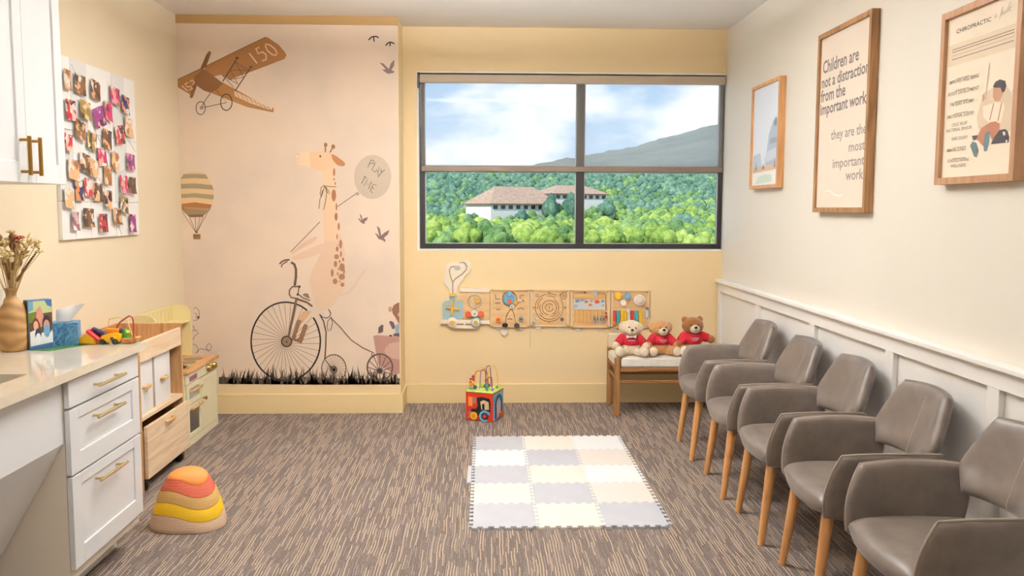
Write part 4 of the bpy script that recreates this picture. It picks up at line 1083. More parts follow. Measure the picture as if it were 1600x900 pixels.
  ('l',(104,80,70),[(-0.765,0.312),(-0.717,0.424)],0.0062),
  ('l',(104,80,70),[(-0.765,0.312),(-0.685,0.389)],0.0062),
  ('l',(98,74,66),[(-0.672,0.341),(-0.674,0.326),(-0.677,0.311),(-0.683,0.296),(-0.691,0.283),(-0.700,0.272),(-0.711,0.262),(-0.724,0.254),(-0.737,0.248),(-0.751,0.245),(-0.766,0.244),(-0.780,0.245),(-0.794,0.249),(-0.807,0.255),(-0.819,0.263),(-0.830,0.273),(-0.839,0.285),(-0.847,0.298),(-0.852,0.312),(-0.855,0.327),(-0.856,0.343),(-0.854,0.358),(-0.851,0.373),(-0.845,0.387),(-0.837,0.400),(-0.828,0.412),(-0.817,0.422),(-0.804,0.430),(-0.791,0.435),(-0.777,0.439),(-0.762,0.440),(-0.748,0.439),(-0.734,0.435),(-0.721,0.429),(-0.709,0.421),(-0.698,0.411),(-0.689,0.399),(-0.681,0.386),(-0.676,0.371),(-0.673,0.356),(-0.672,0.341)],0.0116),
  ('p',(70,54,48),[(-0.744,0.314),(-0.746,0.305),(-0.752,0.298),(-0.760,0.294),(-0.769,0.294),(-0.777,0.298),(-0.783,0.305),(-0.785,0.314),(-0.783,0.323),(-0.777,0.330),(-0.769,0.334),(-0.760,0.334),(-0.752,0.330),(-0.746,0.323)]),
  ('l',(80,60,50),[(-0.822,0.445),(-0.819,0.414),(-0.799,0.437)],0.0078),
 ],
 'grass_print': [
  ('p',(88,74,62),[(-1.936,0.221),(-0.619,0.212),(-0.618,0.260),(-0.927,0.253),(-1.299,0.271),(-1.578,0.260),(-1.934,0.273)]),
  ('p',(86,72,60),[(-1.633,0.217),(-1.621,0.217),(-1.627,0.264)]),
  ('p',(74,62,52),[(-1.416,0.215),(-1.402,0.215),(-1.385,0.302)]),
  ('p',(86,72,60),[(-1.586,0.217),(-1.561,0.217),(-1.591,0.285)]),
  ('p',(74,62,52),[(-0.853,0.209),(-0.838,0.209),(-0.870,0.297)]),
  ('p',(104,88,72),[(-1.830,0.219),(-1.815,0.219),(-1.828,0.322)]),
  ('p',(74,62,52),[(-1.327,0.214),(-1.302,0.214),(-1.287,0.265)]),
  ('p',(104,88,72),[(-1.936,0.221),(-1.912,0.220),(-1.892,0.299)]),
  ('p',(74,62,52),[(-1.400,0.215),(-1.386,0.215),(-1.394,0.316)]),
  ('p',(124,106,88),[(-0.880,0.210),(-0.854,0.209),(-0.870,0.245)]),
  ('p',(104,88,72),[(-1.023,0.211),(-1.006,0.211),(-1.039,0.285)]),
  ('p',(74,62,52),[(-1.113,0.212),(-1.091,0.212),(-1.112,0.297)]),
  ('p',(104,88,72),[(-1.109,0.212),(-1.096,0.212),(-1.134,0.283)]),
  ('p',(104,88,72),[(-1.580,0.217),(-1.564,0.217),(-1.591,0.334)]),
  ('p',(74,62,52),[(-1.567,0.217),(-1.542,0.216),(-1.537,0.250)]),
  ('p',(124,106,88),[(-0.983,0.211),(-0.957,0.211),(-0.986,0.271)]),
  ('p',(124,106,88),[(-0.813,0.209),(-0.792,0.209),(-0.836,0.330)]),
  ('p',(86,72,60),[(-1.561,0.217),(-1.545,0.217),(-1.513,0.289)]),
  ('p',(74,62,52),[(-1.468,0.216),(-1.451,0.216),(-1.434,0.296)]),
  ('p',(86,72,60),[(-1.193,0.213),(-1.178,0.213),(-1.189,0.327)]),
  ('p',(86,72,60),[(-1.861,0.220),(-1.848,0.220),(-1.836,0.329)]),
  ('p',(74,62,52),[(-1.225,0.213),(-1.212,0.213),(-1.175,0.312)]),
  ('p',(124,106,88),[(-0.925,0.210),(-0.911,0.210),(-0.942,0.311)]),
  ('p',(124,106,88),[(-1.408,0.215),(-1.387,0.215),(-1.401,0.252)]),
  ('p',(104,88,72),[(-0.850,0.209),(-0.835,0.209),(-0.880,0.291)]),
  ('p',(74,62,52),[(-0.926,0.210),(-0.914,0.210),(-0.948,0.320)]),
  ('p',(86,72,60),[(-1.204,0.213),(-1.183,0.213),(-1.158,0.319)]),
  ('p',(104,88,72),[(-1.297,0.214),(-1.277,0.214),(-1.250,0.255)]),
  ('p',(124,106,88),[(-1.503,0.216),(-1.487,0.216),(-1.458,0.342)]),
  ('p',(124,106,88),[(-1.251,0.214),(-1.235,0.213),(-1.214,0.359)]),
  ('p',(104,88,72),[(-0.687,0.208),(-0.666,0.208),(-0.695,0.258)]),
  ('p',(86,72,60),[(-1.888,0.220),(-1.867,0.220),(-1.836,0.312)]),
  ('p',(124,106,88),[(-0.802,0.209),(-0.780,0.209),(-0.783,0.345)]),
  ('p',(74,62,52),[(-1.660,0.218),(-1.640,0.217),(-1.677,0.255)]),
  ('p',(104,88,72),[(-1.796,0.219),(-1.772,0.219),(-1.777,0.328)]),
  ('p',(124,106,88),[(-1.735,0.218),(-1.713,0.218),(-1.688,0.321)]),
  ('p',(124,106,88),[(-0.741,0.208),(-0.721,0.208),(-0.769,0.283)]),
  ('p',(86,72,60),[(-1.208,0.213),(-1.191,0.213),(-1.228,0.294)]),
  ('p',(124,106,88),[(-1.556,0.217),(-1.537,0.216),(-1.579,0.305)]),
  ('p',(124,106,88),[(-1.679,0.218),(-1.655,0.218),(-1.643,0.291)]),
  ('p',(124,106,88),[(-1.820,0.219),(-1.803,0.219),(-1.785,0.270)]),
  ('p',(104,88,72),[(-1.403,0.215),(-1.378,0.215),(-1.423,0.359)]),
  ('p',(104,88,72),[(-1.106,0.212),(-1.092,0.212),(-1.072,0.303)]),
  ('p',(86,72,60),[(-1.713,0.218),(-1.698,0.218),(-1.673,0.273)]),
  ('p',(124,106,88),[(-1.008,0.211),(-0.996,0.211),(-1.033,0.257)]),
  ('p',(104,88,72),[(-1.253,0.214),(-1.237,0.213),(-1.214,0.312)]),
  ('p',(124,106,88),[(-0.650,0.207),(-0.625,0.207),(-0.674,0.308)]),
  ('p',(124,106,88),[(-0.918,0.210),(-0.895,0.210),(-0.874,0.311)]),
  ('p',(104,88,72),[(-1.433,0.215),(-1.412,0.215),(-1.431,0.302)]),
  ('p',(74,62,52),[(-1.374,0.215),(-1.360,0.215),(-1.339,0.308)]),
  ('p',(104,88,72),[(-1.683,0.218),(-1.671,0.218),(-1.643,0.300)]),
  ('p',(86,72,60),[(-1.510,0.216),(-1.498,0.216),(-1.518,0.287)]),
  ('p',(104,88,72),[(-1.261,0.214),(-1.235,0.213),(-1.221,0.262)]),
  ('p',(86,72,60),[(-1.703,0.218),(-1.691,0.218),(-1.653,0.318)]),
  ('p',(74,62,52),[(-1.721,0.218),(-1.701,0.218),(-1.687,0.319)]),
  ('p',(104,88,72),[(-0.826,0.209),(-0.802,0.209),(-0.803,0.332)]),
  ('p',(124,106,88),[(-1.540,0.216),(-1.521,0.216),(-1.525,0.283)]),
  ('p',(124,106,88),[(-0.761,0.209),(-0.745,0.208),(-0.712,0.303)]),
  ('p',(74,62,52),[(-1.405,0.215),(-1.387,0.215),(-1.362,0.253)]),
  ('p',(74,62,52),[(-1.412,0.215),(-1.400,0.215),(-1.432,0.315)]),
  ('p',(124,106,88),[(-1.152,0.213),(-1.134,0.212),(-1.119,0.303)]),
  ('p',(86,72,60),[(-0.769,0.209),(-0.753,0.208),(-0.783,0.245)]),
  ('p',(74,62,52),[(-1.735,0.218),(-1.709,0.218),(-1.714,0.338)]),
  ('p',(74,62,52),[(-1.918,0.220),(-1.906,0.220),(-1.934,0.271)]),
  ('p',(104,88,72),[(-1.836,0.219),(-1.821,0.219),(-1.786,0.281)]),
  ('p',(86,72,60),[(-0.985,0.211),(-0.964,0.211),(-1.003,0.335)]),
  ('p',(124,106,88),[(-1.207,0.213),(-1.194,0.213),(-1.166,0.313)]),
  ('p',(74,62,52),[(-1.741,0.219),(-1.727,0.218),(-1.768,0.295)]),
  ('p',(124,106,88),[(-1.268,0.214),(-1.252,0.214),(-1.227,0.333)]),
  ('p',(104,88,72),[(-1.863,0.220),(-1.847,0.220),(-1.839,0.258)]),
  ('p',(86,72,60),[(-1.831,0.219),(-1.816,0.219),(-1.795,0.268)]),
  ('p',(124,106,88),[(-1.319,0.214),(-1.301,0.214),(-1.275,0.344)]),
  ('p',(74,62,52),[(-1.502,0.216),(-1.489,0.216),(-1.486,0.285)]),
  ('p',(104,88,72),[(-1.547,0.217),(-1.525,0.216),(-1.539,0.363)]),
  ('p',(74,62,52),[(-1.610,0.217),(-1.592,0.217),(-1.573,0.350)]),
  ('p',(86,72,60),[(-0.886,0.210),(-0.862,0.210),(-0.840,0.260)]),
  ('p',(104,88,72),[(-1.154,0.213),(-1.129,0.212),(-1.101,0.322)]),
  ('p',(86,72,60),[(-1.009,0.211),(-0.987,0.211),(-0.969,0.306)]),
  ('p',(74,62,52),[(-1.680,0.218),(-1.666,0.218),(-1.663,0.257)]),
  ('p',(74,62,52),[(-1.790,0.219),(-1.776,0.219),(-1.815,0.347)]),
  ('p',(104,88,72),[(-1.124,0.212),(-1.113,0.212),(-1.078,0.262)]),
  ('p',(74,62,52),[(-1.668,0.218),(-1.645,0.218),(-1.634,0.288)]),
  ('p',(86,72,60),[(-0.816,0.209),(-0.798,0.209),(-0.844,0.344)]),
  ('p',(124,106,88),[(-0.956,0.211),(-0.933,0.210),(-0.926,0.312)]),
  ('p',(74,62,52),[(-1.527,0.216),(-1.502,0.216),(-1.480,0.263)]),
  ('p',(104,88,72),[(-1.510,0.216),(-1.493,0.216),(-1.463,0.328)]),
  ('p',(104,88,72),[(-1.611,0.217),(-1.590,0.217),(-1.606,0.308)]),
  ('p',(86,72,60),[(-1.138,0.212),(-1.124,0.212),(-1.089,0.275)]),
  ('p',(86,72,60),[(-1.024,0.211),(-1.005,0.211),(-0.980,0.294)]),
  ('p',(104,88,72),[(-1.095,0.212),(-1.081,0.212),(-1.046,0.253)]),
  ('p',(104,88,72),[(-1.262,0.214),(-1.247,0.213),(-1.214,0.249)]),
  ('p',(86,72,60),[(-0.754,0.208),(-0.730,0.208),(-0.700,0.254)]),
  ('p',(74,62,52),[(-0.952,0.210),(-0.932,0.210),(-0.961,0.275)]),
  ('p',(104,88,72),[(-0.975,0.211),(-0.962,0.211),(-0.925,0.339)]),
  ('p',(86,72,60),[(-1.884,0.220),(-1.858,0.220),(-1.854,0.271)]),
  ('p',(86,72,60),[(-1.063,0.212),(-1.039,0.211),(-1.035,0.295)]),
  ('p',(74,62,52),[(-0.831,0.209),(-0.812,0.209),(-0.812,0.266)]),
  ('p',(104,88,72),[(-1.473,0.216),(-1.449,0.216),(-1.496,0.339)]),
  ('p',(74,62,52),[(-1.748,0.219),(-1.724,0.218),(-1.745,0.273)]),
  ('p',(74,62,52),[(-1.440,0.215),(-1.426,0.215),(-1.392,0.336)]),
  ('p',(74,62,52),[(-1.701,0.218),(-1.687,0.218),(-1.730,0.315)]),
  ('p',(124,106,88),[(-0.712,0.208),(-0.689,0.208),(-0.661,0.320)]),
  ('p',(104,88,72),[(-1.727,0.218),(-1.716,0.218),(-1.731,0.317)]),
  ('p',(86,72,60),[(-1.358,0.215),(-1.340,0.214),(-1.326,0.359)]),
  ('p',(86,72,60),[(-1.512,0.216),(-1.494,0.216),(-1.467,0.330)]),
  ('p',(86,72,60),[(-1.705,0.218),(-1.693,0.218),(-1.710,0.316)]),
  ('p',(104,88,72),[(-1.440,0.215),(-1.428,0.215),(-1.462,0.283)]),
  ('p',(104,88,72),[(-1.151,0.213),(-1.131,0.212),(-1.155,0.271)]),
  ('p',(74,62,52),[(-0.986,0.211),(-0.966,0.211),(-0.960,0.358)]),
  ('p',(104,88,72),[(-1.605,0.217),(-1.591,0.217),(-1.634,0.310)]),
  ('p',(104,88,72),[(-1.294,0.214),(-1.280,0.214),(-1.276,0.248)]),
  ('p',(74,62,52),[(-1.758,0.219),(-1.739,0.218),(-1.717,0.326)]),
  ('p',(104,88,72),[(-0.797,0.209),(-0.774,0.209),(-0.823,0.256)]),
  ('p',(74,62,52),[(-1.234,0.213),(-1.210,0.213),(-1.237,0.295)]),
  ('p',(86,72,60),[(-1.673,0.218),(-1.651,0.218),(-1.656,0.322)]),
  ('p',(74,62,52),[(-0.775,0.209),(-0.759,0.209),(-0.804,0.301)]),
  ('p',(86,72,60),[(-1.853,0.220),(-1.830,0.219),(-1.813,0.320)]),
  ('p',(86,72,60),[(-1.571,0.217),(-1.557,0.217),(-1.533,0.370)]),
  ('p',(124,106,88),[(-0.638,0.207),(-0.619,0.207),(-0.620,0.257)]),
  ('p',(86,72,60),[(-1.861,0.220),(-1.841,0.220),(-1.833,0.337)]),
  ('p',(74,62,52),[(-1.042,0.211),(-1.017,0.211),(-0.990,0.247)]),
  ('p',(86,72,60),[(-1.268,0.214),(-1.255,0.214),(-1.252,0.329)]),
  ('p',(124,106,88),[(-1.155,0.213),(-1.136,0.212),(-1.122,0.249)]),
  ('p',(124,106,88),[(-0.927,0.210),(-0.908,0.210),(-0.894,0.314)]),
  ('p',(86,72,60),[(-1.625,0.217),(-1.599,0.217),(-1.568,0.325)]),
  ('p',(124,106,88),[(-1.183,0.213),(-1.164,0.213),(-1.190,0.347)]),
  ('p',(74,62,52),[(-0.702,0.208),(-0.686,0.208),(-0.708,0.263)]),
  ('p',(104,88,72),[(-1.017,0.211),(-1.000,0.211),(-1.023,0.322)]),
  ('p',(104,88,72),[(-1.535,0.216),(-1.511,0.216),(-1.535,0.284)]),
  ('p',(86,72,60),[(-1.369,0.215),(-1.345,0.214),(-1.397,0.276)]),
  ('p',(124,106,88),[(-0.790,0.209),(-0.775,0.209),(-0.804,0.341)]),
  ('p',(86,72,60),[(-1.437,0.215),(-1.421,0.215),(-1.406,0.340)]),
  ('p',(104,88,72),[(-1.491,0.216),(-1.480,0.216),(-1.522,0.251)]),
  ('p',(74,62,52),[(-1.375,0.215),(-1.358,0.215),(-1.387,0.317)]),
  ('p',(104,88,72),[(-0.791,0.209),(-0.769,0.209),(-0.791,0.256)]),
  ('p',(86,72,60),[(-1.301,0.214),(-1.284,0.214),(-1.271,0.322)]),
  ('p',(104,88,72),[(-1.355,0.215),(-1.339,0.214),(-1.384,0.312)]),
  ('p',(74,62,52),[(-1.782,0.219),(-1.758,0.219),(-1.745,0.322)]),
  ('p',(86,72,60),[(-1.422,0.215),(-1.397,0.215),(-1.416,0.305)]),
  ('p',(124,106,88),[(-0.898,0.210),(-0.874,0.210),(-0.844,0.300)]),
  ('p',(104,88,72),[(-1.377,0.215),(-1.353,0.215),(-1.385,0.336)]),
  ('p',(104,88,72),[(-0.729,0.208),(-0.710,0.208),(-0.715,0.272)]),
  ('p',(124,106,88),[(-1.142,0.212),(-1.117,0.212),(-1.126,0.295)]),
  ('p',(124,106,88),[(-1.393,0.215),(-1.382,0.215),(-1.354,0.321)]),
  ('p',(74,62,52),[(-0.939,0.210),(-0.925,0.210),(-0.909,0.320)]),
  ('p',(124,106,88),[(-1.476,0.216),(-1.452,0.216),(-1.424,0.294)]),
  ('p',(74,62,52),[(-0.930,0.210),(-0.908,0.210),(-0.882,0.282)]),
  ('p',(104,88,72),[(-1.127,0.212),(-1.112,0.212),(-1.104,0.259)]),
  ('p',(74,62,52),[(-0.787,0.209),(-0.761,0.209),(-0.813,0.304)]),
  ('p',(74,62,52),[(-1.769,0.219),(-1.756,0.219),(-1.738,0.267)]),
  ('p',(86,72,60),[(-0.843,0.209),(-0.822,0.209),(-0.806,0.307)]),
  ('p',(86,72,60),[(-1.366,0.215),(-1.348,0.215),(-1.375,0.356)]),
  ('p',(104,88,72),[(-1.228,0.213),(-1.214,0.213),(-1.261,0.265)]),
  ('p',(124,106,88),[(-1.656,0.218),(-1.641,0.217),(-1.661,0.260)]),
  ('p',(86,72,60),[(-1.188,0.213),(-1.167,0.213),(-1.140,0.355)]),
  ('p',(86,72,60),[(-1.134,0.212),(-1.118,0.212),(-1.094,0.275)]),
  ('p',(124,106,88),[(-0.787,0.209),(-0.775,0.209),(-0.762,0.285)]),
  ('p',(124,106,88),[(-1.462,0.216),(-1.448,0.216),(-1.486,0.356)]),
  ('p',(104,88,72),[(-1.022,0.211),(-1.000,0.211),(-1.019,0.306)]),
  ('p',(124,106,88),[(-1.759,0.219),(-1.735,0.218),(-1.742,0.282)]),
  ('p',(74,62,52),[(-0.823,0.209),(-0.799,0.209),(-0.815,0.302)]),
  ('p',(74,62,52),[(-1.590,0.217),(-1.574,0.217),(-1.565,0.255)]),
  ('p',(104,88,72),[(-0.914,0.210),(-0.891,0.210),(-0.929,0.356)]),
  ('p',(104,88,72),[(-1.034,0.211),(-1.020,0.211),(-1.056,0.312)]),
  ('p',(86,72,60),[(-1.206,0.213),(-1.190,0.213),(-1.233,0.257)]),
  ('p',(104,88,72),[(-1.280,0.214),(-1.265,0.214),(-1.267,0.319)]),
  ('p',(74,62,52),[(-0.934,0.210),(-0.916,0.210),(-0.945,0.260)]),
  ('p',(74,62,52),[(-1.936,0.221),(-1.914,0.220),(-1.899,0.308)]),
  ('p',(104,88,72),[(-0.696,0.208),(-0.671,0.208),(-0.642,0.318)]),
  ('p',(124,106,88),[(-0.696,0.208),(-0.682,0.208),(-0.727,0.264)]),
  ('p',(124,106,88),[(-0.704,0.208),(-0.687,0.208),(-0.722,0.273)]),
  ('p',(86,72,60),[(-0.870,0.210),(-0.844,0.209),(-0.814,0.298)]),
  ('p',(74,62,52),[(-0.887,0.210),(-0.865,0.210),(-0.904,0.295)]),
  ('p',(86,72,60),[(-0.965,0.211),(-0.939,0.210),(-0.950,0.322)]),
  ('p',(104,88,72),[(-1.594,0.217),(-1.574,0.217),(-1.572,0.347)]),
  ('p',(104,88,72),[(-1.439,0.215),(-1.428,0.215),(-1.433,0.280)]),
  ('p',(124,106,88),[(-1.123,0.212),(-1.101,0.212),(-1.136,0.308)]),
  ('p',(86,72,60),[(-1.551,0.217),(-1.531,0.216),(-1.564,0.288)]),
  ('p',(124,106,88),[(-0.918,0.210),(-0.906,0.210),(-0.883,0.306)]),
  ('p',(124,106,88),[(-1.509,0.216),(-1.487,0.216),(-1.535,0.252)]),
  ('p',(124,106,88),[(-0.893,0.210),(-0.873,0.210),(-0.893,0.266)]),
  ('p',(124,106,88),[(-0.977,0.211),(-0.954,0.211),(-0.923,0.269)]),
  ('p',(104,88,72),[(-1.252,0.214),(-1.229,0.213),(-1.272,0.301)]),
  ('p',(86,72,60),[(-1.546,0.217),(-1.528,0.216),(-1.562,0.336)]),
  ('p',(86,72,60),[(-0.758,0.209),(-0.732,0.208),(-0.723,0.324)]),
  ('p',(86,72,60),[(-1.383,0.215),(-1.358,0.215),(-1.328,0.291)]),
  ('p',(124,106,88),[(-1.801,0.219),(-1.785,0.219),(-1.762,0.332)]),
  ('p',(124,106,88),[(-0.734,0.208),(-0.712,0.208),(-0.743,0.254)]),
  ('p',(74,62,52),[(-1.720,0.218),(-1.705,0.218),(-1.731,0.268)]),
  ('p',(104,88,72),[(-1.868,0.220),(-1.848,0.220),(-1.825,0.314)]),
  ('p',(86,72,60),[(-1.191,0.213),(-1.173,0.213),(-1.173,0.255)]),
  ('p',(104,88,72),[(-0.664,0.208),(-0.646,0.207),(-0.652,0.313)]),
  ('p',(74,62,52),[(-1.059,0.212),(-1.043,0.211),(-1.067,0.306)]),
  ('p',(104,88,72),[(-1.055,0.212),(-1.034,0.211),(-1.043,0.253)]),
  ('p',(74,62,52),[(-1.560,0.217),(-1.537,0.216),(-1.542,0.356)]),
  ('p',(74,62,52),[(-1.248,0.213),(-1.227,0.213),(-1.249,0.317)]),
  ('p',(86,72,60),[(-1.225,0.213),(-1.208,0.213),(-1.237,0.278)]),
  ('p',(104,88,72),[(-0.640,0.207),(-0.623,0.207),(-0.648,0.316)]),
  ('p',(74,62,52),[(-1.172,0.213),(-1.157,0.213),(-1.171,0.295)]),
  ('p',(124,106,88),[(-0.960,0.211),(-0.942,0.210),(-0.973,0.286)]),
  ('p',(124,106,88),[(-1.165,0.213),(-1.151,0.213),(-1.148,0.251)]),
  ('p',(124,106,88),[(-1.514,0.216),(-1.496,0.216),(-1.536,0.370)]),
  ('p',(86,72,60),[(-1.458,0.216),(-1.442,0.215),(-1.458,0.335)]),
  ('p',(104,88,72),[(-1.216,0.213),(-1.195,0.213),(-1.203,0.314)]),
  ('p',(74,62,52),[(-1.783,0.219),(-1.760,0.219),(-1.737,0.336)]),
  ('p',(104,88,72),[(-1.339,0.214),(-1.314,0.214),(-1.317,0.351)]),
  ('p',(74,62,52),[(-0.999,0.211),(-0.980,0.211),(-0.996,0.292)]),
  ('p',(104,88,72),[(-1.736,0.218),(-1.720,0.218),(-1.715,0.344)]),
  ('p',(86,72,60),[(-0.763,0.209),(-0.739,0.208),(-0.729,0.333)]),
  ('p',(74,62,52),[(-1.890,0.220),(-1.878,0.220),(-1.907,0.355)]),
  ('p',(74,62,52),[(-0.984,0.211),(-0.965,0.211),(-0.964,0.274)]),
  ('p',(104,88,72),[(-1.827,0.219),(-1.804,0.219),(-1.803,0.290)]),
  ('p',(74,62,52),[(-1.188,0.213),(-1.172,0.213),(-1.148,0.260)]),
  ('p',(74,62,52),[(-1.329,0.214),(-1.313,0.214),(-1.352,0.281)]),
  ('p',(124,106,88),[(-1.160,0.213),(-1.149,0.212),(-1.188,0.350)]),
  ('p',(86,72,60),[(-1.072,0.212),(-1.050,0.211),(-1.071,0.261)]),
  ('p',(124,106,88),[(-0.980,0.211),(-0.961,0.211),(-0.954,0.319)]),
  ('p',(86,72,60),[(-1.280,0.214),(-1.264,0.214),(-1.248,0.343)]),
  ('p',(74,62,52),[(-1.265,0.214),(-1.246,0.213),(-1.280,0.351)]),
  ('p',(124,106,88),[(-1.300,0.214),(-1.286,0.214),(-1.251,0.252)]),
  ('p',(104,88,72),[(-0.818,0.209),(-0.803,0.209),(-0.790,0.259)]),
  ('p',(86,72,60),[(-1.183,0.213),(-1.170,0.213),(-1.201,0.322)]),
  ('p',(104,88,72),[(-0.990,0.211),(-0.965,0.211),(-1.010,0.268)]),
  ('p',(74,62,52),[(-0.963,0.211),(-0.940,0.210),(-0.970,0.262)]),
  ('p',(86,72,60),[(-1.668,0.218),(-1.645,0.218),(-1.650,0.266)]),
  ('p',(104,88,72),[(-1.391,0.215),(-1.366,0.215),(-1.374,0.324)]),
  ('p',(74,62,52),[(-1.853,0.220),(-1.835,0.219),(-1.820,0.311)]),
  ('p',(104,88,72),[(-1.558,0.217),(-1.535,0.216),(-1.563,0.310)]),
  ('p',(74,62,52),[(-0.981,0.211),(-0.968,0.211),(-0.988,0.280)]),
  ('p',(104,88,72),[(-1.295,0.214),(-1.284,0.214),(-1.255,0.281)]),
  ('p',(74,62,52),[(-1.162,0.213),(-1.141,0.212),(-1.148,0.273)]),
  ('p',(104,88,72),[(-1.332,0.214),(-1.311,0.214),(-1.358,0.310)]),
  ('p',(104,88,72),[(-0.944,0.210),(-0.926,0.210),(-0.970,0.284)]),
  ('p',(104,88,72),[(-0.724,0.208),(-0.711,0.208),(-0.693,0.250)]),
  ('p',(74,62,52),[(-0.672,0.208),(-0.652,0.207),(-0.642,0.304)]),
  ('p',(124,106,88),[(-0.688,0.208),(-0.664,0.208),(-0.647,0.247)]),
  ('p',(86,72,60),[(-1.549,0.217),(-1.536,0.216),(-1.568,0.324)]),
  ('p',(104,88,72),[(-1.633,0.217),(-1.618,0.217),(-1.602,0.290)]),
  ('p',(86,72,60),[(-1.534,0.216),(-1.509,0.216),(-1.514,0.266)]),
  ('p',(104,88,72),[(-0.860,0.210),(-0.835,0.209),(-0.857,0.309)]),
  ('p',(124,106,88),[(-0.999,0.211),(-0.974,0.211),(-0.969,0.315)]),
  ('p',(86,72,60),[(-1.310,0.214),(-1.287,0.214),(-1.278,0.255)]),
  ('p',(104,88,72),[(-0.922,0.210),(-0.905,0.210),(-0.913,0.257)]),
  ('p',(104,88,72),[(-1.147,0.212),(-1.128,0.212),(-1.147,0.295)]),
  ('p',(104,88,72),[(-0.891,0.210),(-0.867,0.210),(-0.890,0.286)]),
  ('p',(104,88,72),[(-0.996,0.211),(-0.973,0.211),(-0.975,0.247)]),
  ('p',(124,106,88),[(-1.809,0.219),(-1.797,0.219),(-1.831,0.320)]),
  ('p',(104,88,72),[(-1.836,0.219),(-1.819,0.219),(-1.795,0.326)]),
  ('p',(124,106,88),[(-1.459,0.216),(-1.441,0.215),(-1.443,0.280)]),
  ('p',(124,106,88),[(-1.187,0.213),(-1.161,0.213),(-1.199,0.295)]),
  ('p',(74,62,52),[(-1.119,0.212),(-1.094,0.212),(-1.084,0.307)]),
  ('p',(86,72,60),[(-1.587,0.217),(-1.574,0.217),(-1.571,0.351)]),
  ('p',(104,88,72),[(-0.805,0.209),(-0.785,0.209),(-0.793,0.277)]),
  ('p',(124,106,88),[(-0.690,0.208),(-0.669,0.208),(-0.679,0.327)]),
  ('p',(124,106,88),[(-0.791,0.209),(-0.773,0.209),(-0.795,0.310)]),
  ('p',(74,62,52),[(-1.770,0.219),(-1.753,0.219),(-1.769,0.271)]),
  ('p',(86,72,60),[(-0.673,0.208),(-0.655,0.207),(-0.700,0.294)]),
  ('p',(124,106,88),[(-1.871,0.220),(-1.850,0.220),(-1.858,0.306)]),
  ('p',(104,88,72),[(-1.720,0.218),(-1.697,0.218),(-1.671,0.340)]),
  ('p',(124,106,88),[(-1.045,0.211),(-1.030,0.211),(-1.054,0.323)]),
  ('p',(104,88,72),[(-1.276,0.214),(-1.258,0.214),(-1.244,0.313)]),
  ('l',(196,170,140),[(-1.067,0.236),(-1.068,0.264)],0.0047),
  ('l',(196,170,140),[(-0.677,0.266),(-0.682,0.297)],0.0047),
  ('l',(196,170,140),[(-0.775,0.258),(-0.767,0.286)],0.0047),
  ('l',(196,170,140),[(-1.375,0.277),(-1.385,0.313)],0.0047),
  ('l',(196,170,140),[(-0.841,0.285),(-0.840,0.319)],0.0047),
  ('l',(196,170,140),[(-0.644,0.272),(-0.630,0.303)],0.0047),
  ('l',(196,170,140),[(-1.751,0.285),(-1.765,0.321)],0.0047),
  ('l',(196,170,140),[(-1.548,0.282),(-1.541,0.313)],0.0047),
  ('l',(196,170,140),[(-1.307,0.250),(-1.288,0.282)],0.0047),
  ('l',(196,170,140),[(-0.689,0.234),(-0.707,0.257)],0.0047),
  ('l',(196,170,140),[(-1.511,0.291),(-1.524,0.323)],0.0047),
  ('l',(196,170,140),[(-0.823,0.246),(-0.830,0.270)],0.0047),
  ('l',(196,170,140),[(-1.851,0.272),(-1.848,0.296)],0.0047),
  ('l',(196,170,140),[(-1.202,0.261),(-1.195,0.285)],0.0047),
  ('l',(196,170,140),[(-1.630,0.286),(-1.622,0.323)],0.0047),
  ('l',(196,170,140),[(-1.481,0.268),(-1.485,0.303)],0.0047),
  ('l',(196,170,140),[(-0.694,0.255),(-0.695,0.291)],0.0047),
  ('l',(196,170,140),[(-1.286,0.254),(-1.303,0.292)],0.0047),
  ('l',(196,170,140),[(-1.268,0.281),(-1.273,0.321)],0.0047),
  ('l',(196,170,140),[(-0.886,0.242),(-0.875,0.262)],0.0047),
  ('l',(196,170,140),[(-1.095,0.276),(-1.086,0.301)],0.0047),
  ('l',(196,170,140),[(-1.471,0.245),(-1.456,0.278)],0.0047),
  ('l',(196,170,140),[(-0.919,0.257),(-0.920,0.299)],0.0047),
  ('l',(196,170,140),[(-0.720,0.270),(-0.713,0.310)],0.0047),
  ('l',(196,170,140),[(-1.508,0.253),(-1.496,0.288)],0.0047),
  ('l',(196,170,140),[(-0.940,0.270),(-0.943,0.292)],0.0047),
  ('l',(196,170,140),[(-0.929,0.279),(-0.927,0.306)],0.0047),
  ('l',(196,170,140),[(-0.836,0.239),(-0.847,0.272)],0.0047),
  ('l',(196,170,140),[(-1.307,0.276),(-1.324,0.318)],0.0047),
  ('l',(196,170,140),[(-1.562,0.264),(-1.579,0.292)],0.0047),
  ('l',(196,170,140),[(-1.272,0.287),(-1.283,0.309)],0.0047),
  ('l',(196,170,140),[(-0.810,0.281),(-0.810,0.312)],0.0047),
  ('l',(196,170,140),[(-0.791,0.254),(-0.792,0.284)],0.0047),
  ('l',(196,170,140),[(-1.611,0.252),(-1.615,0.272)],0.0047),
  ('l',(196,170,140),[(-1.328,0.278),(-1.313,0.300)],0.0047),
  ('l',(196,170,140),[(-1.454,0.284),(-1.437,0.310)],0.0047),
  ('l',(196,170,140),[(-1.693,0.285),(-1.699,0.319)],0.0047),
  ('l',(196,170,140),[(-0.734,0.242),(-0.741,0.274)],0.0047),
  ('l',(196,170,140),[(-1.813,0.267),(-1.809,0.296)],0.0047),
  ('l',(196,170,140),[(-0.971,0.268),(-0.967,0.306)],0.0047),
 ],
 'bird_print#516': [
